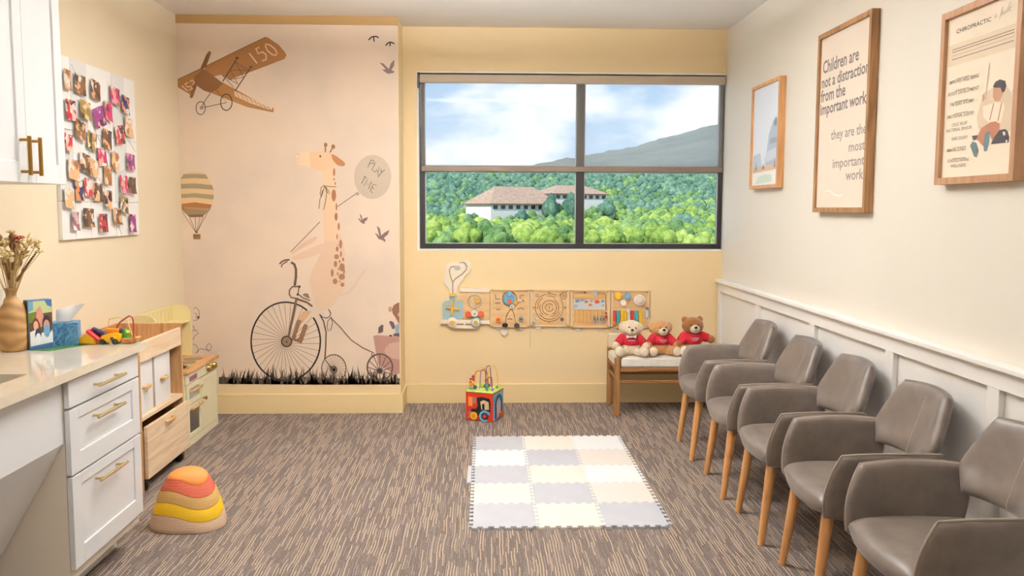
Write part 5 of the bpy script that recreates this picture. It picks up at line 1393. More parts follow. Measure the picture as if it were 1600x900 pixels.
  ('l',(38,28,24),[(-0.819,2.686),(-0.799,2.707),(-0.781,2.711),(-0.764,2.713),(-0.748,2.702)],0.0093),
  ('l',(38,28,24),[(-0.784,2.711),(-0.780,2.676)],0.0093),
 ],
 'bird_print#518': [
  ('l',(38,28,24),[(-0.699,2.649),(-0.679,2.670),(-0.661,2.673),(-0.636,2.663)],0.0093),
  ('l',(38,28,24),[(-0.666,2.673),(-0.669,2.646)],0.0093),
 ],
 'bird_print#520': [
  ('p',(124,98,92),[(-0.743,2.531),(-0.716,2.525),(-0.687,2.495),(-0.678,2.486),(-0.664,2.525),(-0.638,2.552),(-0.640,2.510),(-0.660,2.480),(-0.636,2.468),(-0.650,2.458),(-0.687,2.453),(-0.728,2.483),(-0.699,2.483)]),
 ],
 'bird_print#521': [
  ('p',(120,96,88),[(-0.898,1.464),(-0.882,1.447),(-0.878,1.418),(-0.868,1.429),(-0.836,1.439),(-0.847,1.415),(-0.863,1.403),(-0.861,1.386),(-0.888,1.398),(-0.910,1.427),(-0.902,1.429),(-0.885,1.410)]),
 ],
 'bird_print#522': [
  ('p',(116,92,86),[(-0.775,1.376),(-0.754,1.359),(-0.744,1.305),(-0.724,1.324),(-0.685,1.347),(-0.695,1.315),(-0.725,1.288),(-0.713,1.271),(-0.720,1.257),(-0.730,1.269),(-0.764,1.281),(-0.790,1.325),(-0.777,1.320),(-0.758,1.300)]),
 ],
 'toy_balloon_print': [
  ('p',(192,174,152),[(-0.668,1.725),(-0.670,1.697),(-0.677,1.671),(-0.687,1.646),(-0.701,1.624),(-0.718,1.604),(-0.737,1.589),(-0.758,1.577),(-0.781,1.570),(-0.804,1.568),(-0.827,1.570),(-0.850,1.577),(-0.870,1.589),(-0.889,1.605),(-0.905,1.624),(-0.918,1.647),(-0.928,1.672),(-0.933,1.698),(-0.934,1.725),(-0.932,1.753),(-0.925,1.779),(-0.915,1.804),(-0.901,1.826),(-0.885,1.845),(-0.865,1.861),(-0.844,1.872),(-0.822,1.879),(-0.798,1.882),(-0.775,1.879),(-0.753,1.872),(-0.732,1.861),(-0.713,1.845),(-0.697,1.826),(-0.684,1.803),(-0.675,1.779),(-0.669,1.752)]),
  ('p',(170,150,130),[(-0.897,1.605),(-0.900,1.597),(-0.907,1.592),(-0.915,1.592),(-0.922,1.597),(-0.924,1.605),(-0.922,1.613),(-0.915,1.618),(-0.906,1.618),(-0.900,1.613)]),
  ('l',(92,80,70),[(-0.918,1.607),(-1.055,1.512)],0.0049),
  ('l',(62,56,50),[(-0.835,1.793),(-0.810,1.847)],0.0049),
  ('l',(62,56,50),[(-0.810,1.847),(-0.790,1.840),(-0.795,1.821),(-0.820,1.821)],0.0049),
  ('l',(62,56,50),[(-0.780,1.828),(-0.806,1.773),(-0.789,1.764)],0.0049),
  ('l',(62,56,50),[(-0.789,1.756),(-0.753,1.799),(-0.765,1.737)],0.0049),
  ('l',(62,56,50),[(-0.776,1.768),(-0.759,1.764)],0.0049),
  ('l',(62,56,50),[(-0.743,1.783),(-0.738,1.756)],0.0049),
  ('l',(62,56,50),[(-0.713,1.777),(-0.738,1.756),(-0.763,1.724)],0.0049),
  ('l',(62,56,50),[(-0.865,1.732),(-0.843,1.717)],0.0049),
  ('l',(62,56,50),[(-0.854,1.725),(-0.882,1.677)],0.0049),
  ('l',(62,56,50),[(-0.863,1.664),(-0.836,1.708),(-0.837,1.664),(-0.808,1.693),(-0.832,1.640)],0.0049),
  ('l',(62,56,50),[(-0.774,1.664),(-0.795,1.674),(-0.820,1.626),(-0.801,1.611)],0.0049),
  ('l',(62,56,50),[(-0.807,1.650),(-0.791,1.642)],0.0049),
 ],
 'toy_animal_print': [
  ('l',(150,136,122),[(-2.103,0.772),(-2.082,0.786),(-2.064,0.762),(-2.060,0.711),(-2.076,0.692),(-2.104,0.688)],0.0056),
  ('l',(150,136,122),[(-2.097,0.744),(-2.079,0.735),(-2.085,0.707)],0.0056),
  ('l',(150,136,122),[(-2.113,0.613),(-2.088,0.618),(-2.071,0.592),(-2.094,0.580),(-2.113,0.548)],0.0056),
  ('l',(150,136,122),[(-2.108,0.651),(-2.097,0.613)],0.0056),
  ('l',(150,136,122),[(-2.115,0.515),(-2.092,0.510),(-2.075,0.477),(-2.094,0.444)],0.0056),
  ('l',(150,136,122),[(-2.094,0.444),(-2.061,0.481),(-2.024,0.476),(-1.997,0.462)],0.0056),
  ('l',(150,136,122),[(-2.019,0.500),(-1.995,0.520),(-1.979,0.501),(-1.992,0.467),(-2.013,0.476),(-2.019,0.500)],0.0056),
  ('p',(90,76,66),[(-2.060,0.709),(-2.062,0.703),(-2.066,0.699),(-2.072,0.699),(-2.077,0.703),(-2.078,0.709),(-2.076,0.716),(-2.071,0.720),(-2.066,0.720),(-2.061,0.716)]),
 ],
}
FIGURE_PRINT = [
 ((214,192,164),[(0.531,0.576),(0.572,0.515),(0.721,0.489),(0.865,0.496),(0.945,0.557),(0.966,0.755),(0.824,0.798),(0.522,0.718),(0.494,0.651)]),
 ((188,140,112),[(0.695,0.493),(0.802,0.503),(0.835,0.536),(0.794,0.58),(0.732,0.578),(0.699,0.55)]),
 ((46,38,38),[(0.691,0.489),(0.721,0.465),(0.779,0.457),(0.849,0.473),(0.866,0.502),(0.85,0.531),(0.819,0.537),(0.792,0.505),(0.721,0.499)]),
 ((236,220,196),[(0.572,0.592),(0.722,0.583),(0.836,0.592),(0.859,0.624),(0.822,0.703),(0.675,0.701),(0.583,0.656)]),
 ((176,120,92),[(0.709,0.586),(0.722,0.587),(0.681,0.682),(0.668,0.681)]),
 ((176,120,92),[(0.813,0.59),(0.826,0.591),(0.789,0.695),(0.776,0.694)]),
 ((188,140,112),[(0.945,0.539),(0.999,0.507),(1.006,0.538),(0.97,0.577)]),
 ((188,140,112),[(0.555,0.526),(0.582,0.518),(0.596,0.549),(0.562,0.568)]),
 ((58,50,54),[(0.439,0.757),(0.548,0.758),(0.548,0.782),(0.461,0.786)]),
 ((52,46,50),[(0.711,0.822),(0.758,0.766),(0.812,0.748),(0.879,0.746),(0.912,0.758),(0.939,0.796),(0.933,0.824)]),
 ((168,112,84),[(0.562,0.72),(0.688,0.693),(0.757,0.694),(0.809,0.713),(0.809,0.748),(0.718,0.801),(0.689,0.762),(0.647,0.744),(0.606,0.828),(0.505,0.78)]),
 ((96,112,114),[(0.42,0.814),(0.454,0.791),(0.505,0.802),(0.542,0.853),(0.52,0.89),(0.484,0.883)]),
 ((96,112,114),[(0.619,0.759),(0.654,0.742),(0.689,0.752),(0.683,0.81),(0.656,0.86),(0.62,0.859),(0.606,0.817)]),
 ((240,228,208),[(0.517,0.797),(0.548,0.793),(0.566,0.824),(0.541,0.834)]),
 ((240,228,208),[(0.687,0.789),(0.715,0.788),(0.718,0.814),(0.687,0.816)]),
 ((240,228,208),[(0.853,0.76),(0.882,0.761),(0.89,0.781),(0.864,0.781)]),
 ((240,228,208),[(0.896,0.809),(0.923,0.811),(0.915,0.824),(0.899,0.823)]),
 ((200,178,150),[(0.63,0.344),(0.64,0.345),(0.609,0.531),(0.595,0.529)]),
]
SCENE_PRINT = [
 ((176,190,206),[(0.495,0.747),(0.564,0.67),(0.632,0.503),(0.764,0.386),(0.861,0.338),(0.925,0.362),(0.937,0.686),(0.925,0.818),(0.53,0.823)]),
 ((150,160,172),[(0.698,0.542),(0.925,0.539),(0.925,0.59),(0.678,0.595)]),
 ((206,214,224),[(0.543,0.67),(0.925,0.642),(0.925,0.745),(0.516,0.777)]),
 ((188,206,220),[(0.038,0.684),(0.319,0.669),(0.39,0.809),(0.038,0.813)]),
 ((120,130,142),[(0.81,0.388),(0.906,0.339),(0.925,0.421),(0.829,0.433)]),
 ((216,180,150),[(0.031,0.81),(0.956,0.8),(0.956,0.853),(0.031,0.868)]),
 ((246,244,238),[(0.015,0.872),(0.975,0.856),(0.975,0.988),(0.008,0.995)]),
 ((206,224,208),[(0.136,0.988),(0.246,0.914),(0.53,0.892),(0.764,0.903),(0.81,0.969)]),
 ((110,120,130),[(0.136,0.844),(0.173,0.748),(0.195,0.843)]),
 ((110,120,130),[(0.404,0.84),(0.46,0.778),(0.502,0.839)]),
 ((110,120,130),[(0.848,0.834),(0.887,0.73),(0.906,0.833)]),
]
# wall toys: (board, part, shape, colour, outline or centre on the wall in metres, depth from, depth to / radius)
BOARDS = [
 (0,'wood_panel','p',(226,186,132),[(-0.19,0.868),(0.043,0.867),(0.042,0.645),(-0.192,0.647)],0,0.014),
 (0,'roof_bar','p',(242,230,208),[(-0.185,0.9),(0.042,0.889),(0.039,0.863),(-0.181,0.868)],0,0.022),
 (0,'smoke_plate','p',(242,230,208),[(-0.269,0.851),(-0.265,0.883),(-0.307,0.933),(-0.314,0.958),(-0.3,0.975),(-0.295,1.053),(-0.284,1.078),(-0.253,1.088),(-0.196,1.091),(-0.168,1.112),(-0.133,1.116),(-0.108,1.087),(-0.104,1.052),(-0.112,1.017),(-0.148,0.992),(-0.159,0.964),(-0.191,0.925),(-0.205,0.904),(-0.209,0.85)],0,0.014),
 (0,'groove_track','l',(156,116,64),[(-0.241,0.853),(-0.241,0.939),(-0.261,0.996),(-0.267,1.032),(-0.256,1.056),(-0.225,1.063)],0.014,0.0032),
 (0,'groove_track','l',(156,116,64),[(-0.241,0.943),(-0.222,0.968),(-0.169,1.003),(-0.137,1.038),(-0.133,1.066),(-0.147,1.087),(-0.168,1.095),(-0.188,1.088)],0.014,0.0032),
 (0,'window_hole','d',(188,184,176),[(-0.207,1.049)],0.014,0.016,0.0254,0.0183),
 (0,'cab_plate','p',(164,190,194),[(-0.319,0.776),(-0.305,0.794),(-0.263,0.797),(-0.269,0.833),(-0.209,0.836),(-0.21,0.797),(-0.164,0.793),(-0.161,0.675),(-0.172,0.653),(-0.314,0.654),(-0.32,0.684)],0,0.02),
 (0,'cross_handle','l',(224,172,66),[(-0.293,0.751),(-0.191,0.733)],0.026,0.0106),
 (0,'cross_handle','l',(224,172,66),[(-0.233,0.804),(-0.253,0.69)],0.03,0.0099),
 (0,'chimney_cap','p',(224,172,66),[(-0.262,0.854),(-0.22,0.854),(-0.223,0.833),(-0.259,0.833)],0.014,0.03),
 (0,'wire_ring','l',(172,172,170),[(-0.024,0.792),(-0.027,0.775),(-0.036,0.759),(-0.05,0.748),(-0.067,0.742),(-0.084,0.742),(-0.101,0.748),(-0.115,0.76),(-0.123,0.775),(-0.126,0.793),(-0.123,0.81),(-0.114,0.826),(-0.1,0.837),(-0.084,0.843),(-0.066,0.843),(-0.049,0.837),(-0.036,0.825),(-0.027,0.81),(-0.024,0.792)],0.02,0.0035),
 (0,'bead','d',(224,172,66),[(-0.05,0.796)],0.014,0.035,0.0127,0.0183),
 (0,'slide_rod','l',(172,172,170),[(-0.075,0.832),(-0.072,0.725)],0.02,0.0025),
 (0,'red_knob','d',(218,96,62),[(-0.124,0.694)],0.014,0.05,0.0225,0.0225),
 (0,'red_knob','d',(218,96,62),[(-0.025,0.696)],0.014,0.05,0.0211,0.0211),
 (0,'white_knob','d',(238,232,222),[(-0.074,0.703)],0.014,0.055,0.0268,0.0268),
 (0,'knob_centre','d',(150,140,130),[(-0.074,0.702)],0.055,0.06,0.007,0.007),
 (0,'base_bar','p',(242,230,208),[(-0.336,0.654),(0.042,0.645),(0.042,0.62),(-0.337,0.623)],0.0145,0.026),
 (0,'axle_plate','p',(242,230,208),[(-0.278,0.653),(-0.03,0.652),(-0.038,0.603),(-0.066,0.585),(-0.236,0.587),(-0.272,0.605)],0.0,0.03),
 (0,'slot','l',(156,116,64),[(-0.209,0.62),(-0.159,0.62)],0.028,0.0056),
 (0,'slot','l',(156,116,64),[(-0.144,0.62),(-0.098,0.619)],0.028,0.0056),
 (0,'wheel','d',(242,230,208),[(-0.245,0.635)],0.03,0.042,0.038,0.038),
 (0,'wheel_rim','d',(244,238,226),[(-0.245,0.635)],0.042,0.046,0.0268,0.0268),
 (0,'wheel_hub','d',(224,172,66),[(-0.245,0.634)],0.046,0.054,0.0176,0.0176),
 (0,'wheel','d',(164,190,194),[(-0.064,0.633)],0.03,0.042,0.038,0.038),
 (0,'wheel_rim','d',(244,238,226),[(-0.064,0.633)],0.042,0.046,0.0268,0.0268),
 (0,'wheel_hub','d',(224,172,66),[(-0.064,0.632)],0.046,0.054,0.0176,0.0176),
 (1,'wood_panel','p',(226,186,132),[(0.049,0.886),(0.346,0.884),(0.345,0.593),(0.048,0.595)],0,0.012),
 (1,'edge_strip','p',(234,204,160),[(0.049,0.886),(0.061,0.886),(0.059,0.595),(0.048,0.595)],0.012,0.02),
 (1,'edge_strip','p',(234,204,160),[(0.334,0.885),(0.346,0.884),(0.345,0.593),(0.334,0.593)],0.012,0.02),
 (1,'edge_strip','p',(234,204,160),[(0.049,0.886),(0.346,0.884),(0.346,0.877),(0.049,0.879)],0.012,0.02),
 (1,'edge_strip','p',(234,204,160),[(0.048,0.602),(0.345,0.6),(0.345,0.593),(0.048,0.595)],0.012,0.02),
 (1,'screw','d',(120,96,72),[(0.063,0.873)],0.012,0.016,0.0042,0.0042),
 (1,'screw','d',(120,96,72),[(0.062,0.608)],0.012,0.016,0.0042,0.0042),
 (1,'screw','d',(120,96,72),[(0.331,0.872)],0.012,0.016,0.0042,0.0042),
 (1,'screw','d',(120,96,72),[(0.331,0.606)],0.012,0.016,0.0042,0.0042),
 (1,'wire_ring','l',(74,70,74),[(0.25,0.814),(0.248,0.799),(0.242,0.786),(0.233,0.775),(0.222,0.766),(0.208,0.76),(0.194,0.759),(0.18,0.761),(0.166,0.766),(0.155,0.775),(0.146,0.787),(0.141,0.8),(0.139,0.815),(0.141,0.829),(0.146,0.842),(0.155,0.854),(0.167,0.863),(0.18,0.868),(0.194,0.87),(0.209,0.868),(0.222,0.862),(0.233,0.853),(0.242,0.842),(0.248,0.828),(0.25,0.814)],0.016,0.0028),
 (1,'blue_body','d',(110,166,200),[(0.191,0.812)],0.012,0.028,0.0437,0.0437),
 (1,'blue_head','d',(120,176,206),[(0.192,0.853)],0.012,0.034,0.0197,0.0197),
 (1,'orange_knob','d',(214,110,70),[(0.195,0.796)],0.028,0.044,0.0162,0.0162),
 (1,'white_knob','d',(242,236,226),[(0.212,0.756)],0.012,0.04,0.0162,0.0162),
 (1,'knob_centre','d',(90,90,90),[(0.212,0.756)],0.04,0.044,0.0056,0.0056),
 (1,'yellow_token','d',(236,170,60),[(0.237,0.783)],0.012,0.03,0.0183,0.0155),
 (1,'pink_token','d',(236,214,200),[(0.269,0.801)],0.012,0.028,0.0155,0.0099),
 (1,'engraved_mark','l',(92,66,48),[(0.086,0.846),(0.087,0.815),(0.124,0.812)],0.013,0.0028),
 (1,'engraved_mark','l',(92,66,48),[(0.084,0.782),(0.124,0.783)],0.013,0.0028),
 (1,'engraved_mark','l',(92,66,48),[(0.091,0.736),(0.105,0.728),(0.125,0.736)],0.013,0.0028),
 (1,'engraved_mark','l',(92,66,48),[(0.274,0.808),(0.274,0.838),(0.303,0.841)],0.013,0.0028),
 (1,'engraved_mark','l',(92,66,48),[(0.29,0.808),(0.308,0.79)],0.013,0.0028),
 (1,'engraved_mark','l',(92,66,48),[(0.258,0.733),(0.283,0.745),(0.306,0.732)],0.013,0.0028),
 (1,'engraved_mark','l',(92,66,48),[(0.179,0.653),(0.197,0.662),(0.215,0.653)],0.013,0.0028),
 (1,'bow_wire','l',(156,116,64),[(0.163,0.626),(0.17,0.687),(0.201,0.733)],0.014,0.0025),
 (1,'bow_wire','l',(156,116,64),[(0.212,0.733),(0.231,0.687),(0.241,0.626)],0.014,0.0025),
 (1,'orange_token','d',(232,140,70),[(0.108,0.653)],0.012,0.03,0.0211,0.0211),
 (1,'token_centre','d',(190,60,40),[(0.108,0.655)],0.03,0.034,0.0092,0.0092),
 (1,'black_token','d',(22,22,24),[(0.159,0.611)],0.02,0.04,0.0232,0.0176),
 (1,'dark_token','d',(66,60,58),[(0.25,0.606)],0.02,0.04,0.0211,0.0211),
 (1,'grey_token','d',(150,152,160),[(0.283,0.656)],0.012,0.03,0.0197,0.0197),
 (1,'dark_patch','d',(48,46,52),[(0.283,0.656)],0.03,0.034,0.0099,0.0056),
 (1,'hanging_heart','p',(238,226,204),[(0.129,0.576),(0.144,0.584),(0.156,0.573),(0.172,0.58),(0.184,0.562),(0.175,0.537),(0.158,0.524),(0.14,0.537),(0.127,0.559)],0.004,0.016),
 (1,'clear_hook','p',(206,204,198),[(0.082,0.593),(0.134,0.593),(0.122,0.572),(0.094,0.572)],0.0,0.01),
 (1,'clear_hook','p',(206,204,198),[(0.253,0.592),(0.305,0.592),(0.293,0.57),(0.265,0.57)],0.0,0.01),
 (2,'wood_panel','p',(226,186,132),[(0.354,0.883),(0.652,0.882),(0.653,0.597),(0.353,0.599)],0,0.012),
 (2,'edge_strip','p',(234,204,160),[(0.354,0.883),(0.367,0.883),(0.367,0.599),(0.353,0.599)],0.012,0.02),
 (2,'edge_strip','p',(234,204,160),[(0.638,0.882),(0.652,0.882),(0.653,0.597),(0.639,0.597)],0.012,0.02),
 (2,'edge_strip','p',(234,204,160),[(0.354,0.883),(0.652,0.882),(0.652,0.873),(0.354,0.875)],0.012,0.02),
 (2,'edge_strip','p',(234,204,160),[(0.353,0.608),(0.653,0.605),(0.653,0.597),(0.353,0.599)],0.012,0.02),
 (2,'screw','d',(120,96,72),[(0.371,0.868)],0.012,0.016,0.0043,0.0043),
 (2,'screw','d',(120,96,72),[(0.371,0.614)],0.012,0.016,0.0043,0.0043),
 (2,'screw','d',(120,96,72),[(0.635,0.866)],0.012,0.016,0.0043,0.0043),
 (2,'screw','d',(120,96,72),[(0.635,0.612)],0.012,0.016,0.0043,0.0043),
 (2,'maze_track','l',(146,104,58),[(0.588,0.807),(0.6,0.785),(0.606,0.762),(0.608,0.738),(0.603,0.714),(0.594,0.691),(0.58,0.672),(0.562,0.656),(0.54,0.645),(0.517,0.638),(0.493,0.637),(0.469,0.642),(0.447,0.652),(0.427,0.666),(0.411,0.685),(0.4,0.706),(0.393,0.73),(0.392,0.754),(0.397,0.778),(0.406,0.8),(0.421,0.819),(0.439,0.835),(0.46,0.846),(0.484,0.852),(0.508,0.853),(0.532,0.849),(0.554,0.839)],0.0125,0.0024),
 (2,'maze_track','l',(146,104,58),[(0.584,0.714),(0.581,0.707),(0.577,0.7),(0.573,0.693),(0.569,0.687),(0.563,0.681),(0.558,0.676),(0.551,0.671),(0.545,0.667),(0.538,0.664),(0.531,0.661),(0.523,0.658),(0.516,0.657),(0.508,0.656),(0.5,0.656),(0.492,0.656),(0.485,0.657),(0.477,0.659),(0.469,0.661),(0.462,0.664),(0.455,0.668),(0.449,0.672),(0.443,0.677),(0.437,0.682),(0.432,0.688),(0.427,0.694),(0.423,0.701)],0.0125,0.0024),
 (2,'maze_track','l',(146,104,58),[(0.412,0.73),(0.411,0.734),(0.411,0.738),(0.411,0.742),(0.411,0.746),(0.411,0.75),(0.411,0.754),(0.411,0.758),(0.412,0.762),(0.413,0.765),(0.414,0.769),(0.415,0.773),(0.416,0.777),(0.417,0.78),(0.419,0.784),(0.421,0.787),(0.423,0.791),(0.425,0.794),(0.427,0.797),(0.429,0.8),(0.432,0.804),(0.434,0.806),(0.437,0.809),(0.44,0.812),(0.443,0.814),(0.446,0.817),(0.449,0.819)],0.0125,0.0024),
 (2,'maze_track','l',(146,104,58),[(0.536,0.808),(0.542,0.805),(0.547,0.8),(0.552,0.796),(0.557,0.79),(0.561,0.785),(0.564,0.779),(0.567,0.773),(0.57,0.766),(0.571,0.76),(0.572,0.753),(0.573,0.746),(0.572,0.739),(0.572,0.732),(0.57,0.726),(0.568,0.719),(0.565,0.713),(0.562,0.707),(0.558,0.701),(0.554,0.696),(0.549,0.691),(0.544,0.687),(0.538,0.683),(0.532,0.68),(0.526,0.677),(0.519,0.675),(0.513,0.673)],0.0125,0.0024),
 (2,'maze_track','l',(146,104,58),[(0.49,0.691),(0.48,0.694),(0.47,0.699),(0.461,0.706),(0.454,0.715),(0.449,0.725),(0.446,0.735),(0.445,0.747),(0.446,0.758),(0.449,0.768),(0.455,0.778),(0.462,0.786),(0.471,0.793),(0.481,0.798),(0.492,0.801),(0.503,0.801),(0.514,0.799),(0.524,0.795),(0.534,0.789),(0.542,0.781),(0.548,0.772),(0.553,0.762),(0.555,0.751),(0.555,0.74),(0.553,0.729),(0.549,0.719),(0.543,0.709)],0.0125,0.0024),
 (2,'maze_track','l',(146,104,58),[(0.543,0.709),(0.542,0.709),(0.542,0.708),(0.541,0.708),(0.541,0.707),(0.54,0.707),(0.54,0.706),(0.539,0.705),(0.538,0.705),(0.538,0.704),(0.537,0.704),(0.537,0.703),(0.536,0.703),(0.536,0.702),(0.535,0.702),(0.535,0.702),(0.534,0.701),(0.533,0.701),(0.533,0.7),(0.532,0.7),(0.532,0.699),(0.531,0.699),(0.53,0.698),(0.53,0.698),(0.529,0.698),(0.528,0.697),(0.528,0.697)],0.0125,0.0024),
 (2,'maze_track','l',(146,104,58),[(0.529,0.74),(0.527,0.734),(0.524,0.728),(0.52,0.724),(0.515,0.72),(0.509,0.717),(0.503,0.716),(0.497,0.716),(0.491,0.717),(0.485,0.72),(0.48,0.724),(0.476,0.729),(0.473,0.734),(0.471,0.74),(0.47,0.747),(0.471,0.753),(0.474,0.759),(0.477,0.764),(0.482,0.769),(0.487,0.772),(0.493,0.774),(0.499,0.775),(0.505,0.775),(0.512,0.773),(0.517,0.77),(0.522,0.765),(0.526,0.76)],0.0125,0.0024),
 (2,'maze_track','l',(146,104,58),[(0.484,0.834),(0.487,0.834),(0.489,0.834),(0.492,0.835),(0.494,0.835),(0.496,0.835),(0.499,0.835),(0.501,0.835),(0.504,0.835),(0.506,0.835),(0.508,0.835),(0.511,0.834),(0.513,0.834),(0.515,0.834),(0.518,0.833),(0.52,0.833),(0.522,0.832),(0.525,0.831),(0.527,0.831),(0.529,0.83),(0.532,0.829),(0.534,0.828),(0.536,0.827),(0.538,0.826),(0.54,0.825),(0.542,0.824),(0.545,0.823)],0.0125,0.0024),
 (2,'maze_track','l',(146,104,58),[(0.453,0.69),(0.451,0.692),(0.448,0.694),(0.446,0.697),(0.444,0.7),(0.442,0.702),(0.44,0.705),(0.438,0.708),(0.436,0.711),(0.435,0.714),(0.433,0.717),(0.432,0.72),(0.431,0.724),(0.43,0.727),(0.429,0.73),(0.428,0.734),(0.428,0.737),(0.427,0.741),(0.427,0.744),(0.427,0.747),(0.427,0.751),(0.428,0.754),(0.428,0.758),(0.429,0.761),(0.43,0.764),(0.431,0.768),(0.432,0.771)],0.0125,0.0024),
 (2,'maze_track','l',(146,104,58),[(0.634,0.837),(0.632,0.829),(0.628,0.821),(0.621,0.816),(0.613,0.813),(0.605,0.813),(0.597,0.816),(0.59,0.822),(0.586,0.829),(0.584,0.838),(0.586,0.846),(0.59,0.853),(0.597,0.859),(0.605,0.862),(0.613,0.862),(0.621,0.859),(0.628,0.853),(0.632,0.846),(0.634,0.837)],0.0125,0.0024),
 (2,'maze_track','l',(146,104,58),[(0.62,0.837),(0.619,0.832),(0.615,0.829),(0.61,0.828),(0.605,0.829),(0.602,0.833),(0.6,0.837),(0.602,0.842),(0.605,0.846),(0.61,0.847),(0.615,0.846),(0.619,0.842),(0.62,0.837)],0.0125,0.0021),
 (2,'maze_track','l',(146,104,58),[(0.5,0.861),(0.5,0.853)],0.0125,0.0024),
 (2,'maze_track','l',(146,104,58),[(0.5,0.635),(0.5,0.62)],0.0125,0.0024),
 (2,'maze_track','l',(146,104,58),[(0.371,0.746),(0.392,0.746)],0.0125,0.0024),
 (2,'maze_track','l',(146,104,58),[(0.5,0.759),(0.5,0.731)],0.0125,0.0024),
 (2,'maze_track','l',(146,104,58),[(0.578,0.842),(0.6,0.857)],0.0125,0.0024),
 (2,'token','d',(172,172,170),[(0.404,0.843)],0.012,0.024,0.0134,0.0134),
 (2,'token','d',(206,190,160),[(0.404,0.664)],0.012,0.024,0.0158,0.0158),
 (2,'token','d',(150,164,172),[(0.38,0.622)],0.012,0.024,0.0122,0.0122),
 (2,'token','d',(172,172,170),[(0.496,0.869)],0.012,0.024,0.0073,0.0073),
 (2,'token','d',(120,90,60),[(0.622,0.745)],0.012,0.024,0.0061,0.0061),
 (2,'token','d',(110,96,96),[(0.599,0.654)],0.012,0.024,0.0134,0.0134),
 (2,'clear_hook','p',(206,204,198),[(0.387,0.597),(0.443,0.597),(0.427,0.57),(0.403,0.57)],0.0,0.01),
 (2,'clear_hook','p',(206,204,198),[(0.553,0.596),(0.61,0.596),(0.594,0.568),(0.569,0.569)],0.0,0.01),
 (3,'wood_panel','p',(226,186,132),[(0.664,0.881),(0.967,0.88),(0.969,0.588),(0.665,0.59)],0,0.012),
 (3,'edge_strip','p',(234,204,160),[(0.664,0.881),(0.678,0.881),(0.679,0.59),(0.665,0.59)],0.012,0.02),
 (3,'edge_strip','p',(234,204,160),[(0.953,0.88),(0.967,0.88),(0.969,0.588),(0.955,0.588)],0.012,0.02),
 (3,'edge_strip','p',(234,204,160),[(0.664,0.881),(0.967,0.88),(0.967,0.871),(0.664,0.873)],0.012,0.02),
 (3,'edge_strip','p',(234,204,160),[(0.665,0.599),(0.969,0.597),(0.969,0.588),(0.665,0.59)],0.012,0.02),
 (3,'screw','d',(120,96,72),[(0.682,0.866)],0.012,0.016,0.0043,0.0043),
 (3,'screw','d',(120,96,72),[(0.682,0.606)],0.012,0.016,0.0043,0.0043),
 (3,'screw','d',(120,96,72),[(0.949,0.864)],0.012,0.016,0.0043,0.0043),
 (3,'screw','d',(120,96,72),[(0.951,0.604)],0.012,0.016,0.0043,0.0043),
 (3,'groove_track','l',(156,116,64),[(0.684,0.817),(0.685,0.841),(0.695,0.854),(0.775,0.861)],0.013,0.0027),
 (3,'groove_track','l',(156,116,64),[(0.871,0.859),(0.923,0.856),(0.935,0.843),(0.937,0.725)],0.013,0.0027),
 (3,'track_ball','d',(110,80,50),[(0.775,0.861)],0.012,0.026,0.0067,0.0067),
 (3,'shelf_strip','p',(220,170,96),[(0.686,0.833),(0.932,0.832),(0.932,0.814),(0.686,0.816)],0.012,0.024),
 (3,'picture_card','p',(208,208,206),[(0.687,0.815),(0.932,0.813),(0.932,0.728),(0.688,0.73)],0.012,0.018),
 (3,'picture_spot','d',(110,136,156),[(0.717,0.798)],0.018,0.0195,0.0183,0.0128),
 (3,'picture_spot','d',(150,168,180),[(0.754,0.804)],0.018,0.0195,0.0158,0.0111),
 (3,'picture_spot','d',(176,120,90),[(0.785,0.791)],0.018,0.0195,0.0146,0.0102),
 (3,'picture_spot','d',(226,120,84),[(0.816,0.766)],0.018,0.0195,0.0146,0.0102),
 (3,'picture_spot','d',(230,150,90),[(0.825,0.797)],0.018,0.0195,0.0122,0.0085),
 (3,'picture_spot','d',(214,84,60),[(0.868,0.791)],0.018,0.0195,0.0195,0.0136),
 (3,'picture_spot','d',(120,150,160),[(0.911,0.796)],0.018,0.0195,0.0134,0.0094),
 (3,'picture_spot','d',(160,176,186),[(0.705,0.758)],0.018,0.0195,0.0158,0.0111),
 (3,'picture_spot','d',(170,176,170),[(0.915,0.762)],0.018,0.0195,0.011,0.0077),
 (3,'wood_slat','l',(222,170,98),[(0.705,0.723),(0.705,0.632)],0.012,0.0104),
 (3,'wood_slat','l',(222,170,98),[(0.732,0.723),(0.732,0.632)],0.012,0.0104),
 (3,'wood_slat','l',(222,170,98),[(0.759,0.722),(0.76,0.632)],0.012,0.0104),
 (3,'wood_slat','l',(222,170,98),[(0.786,0.722),(0.787,0.632)],0.012,0.0104),
 (3,'wood_slat','l',(222,170,98),[(0.814,0.722),(0.814,0.631)],0.012,0.0104),
 (3,'wood_slat','l',(222,170,98),[(0.841,0.722),(0.841,0.631)],0.012,0.0104),
 (3,'wood_slat','l',(222,170,98),[(0.868,0.722),(0.869,0.631)],0.012,0.0104),
 (3,'wood_slat','l',(222,170,98),[(0.895,0.722),(0.896,0.631)],0.012,0.0104),
 (3,'wood_slat','l',(222,170,98),[(0.922,0.721),(0.923,0.631)],0.012,0.0104),
 (3,'grey_bar','l',(166,168,168),[(0.846,0.685),(0.846,0.621)],0.022,0.0073),
 (3,'grey_bar','l',(166,168,168),[(0.871,0.685),(0.871,0.621)],0.022,0.0073),
 (3,'grey_bar','l',(166,168,168),[(0.895,0.685),(0.896,0.621)],0.022,0.0073),
 (3,'grey_bar','l',(166,168,168),[(0.92,0.685),(0.921,0.621)],0.022,0.0073),
 (3,'dark_chip','l',(70,72,80),[(0.846,0.67),(0.846,0.648)],0.03,0.0037),
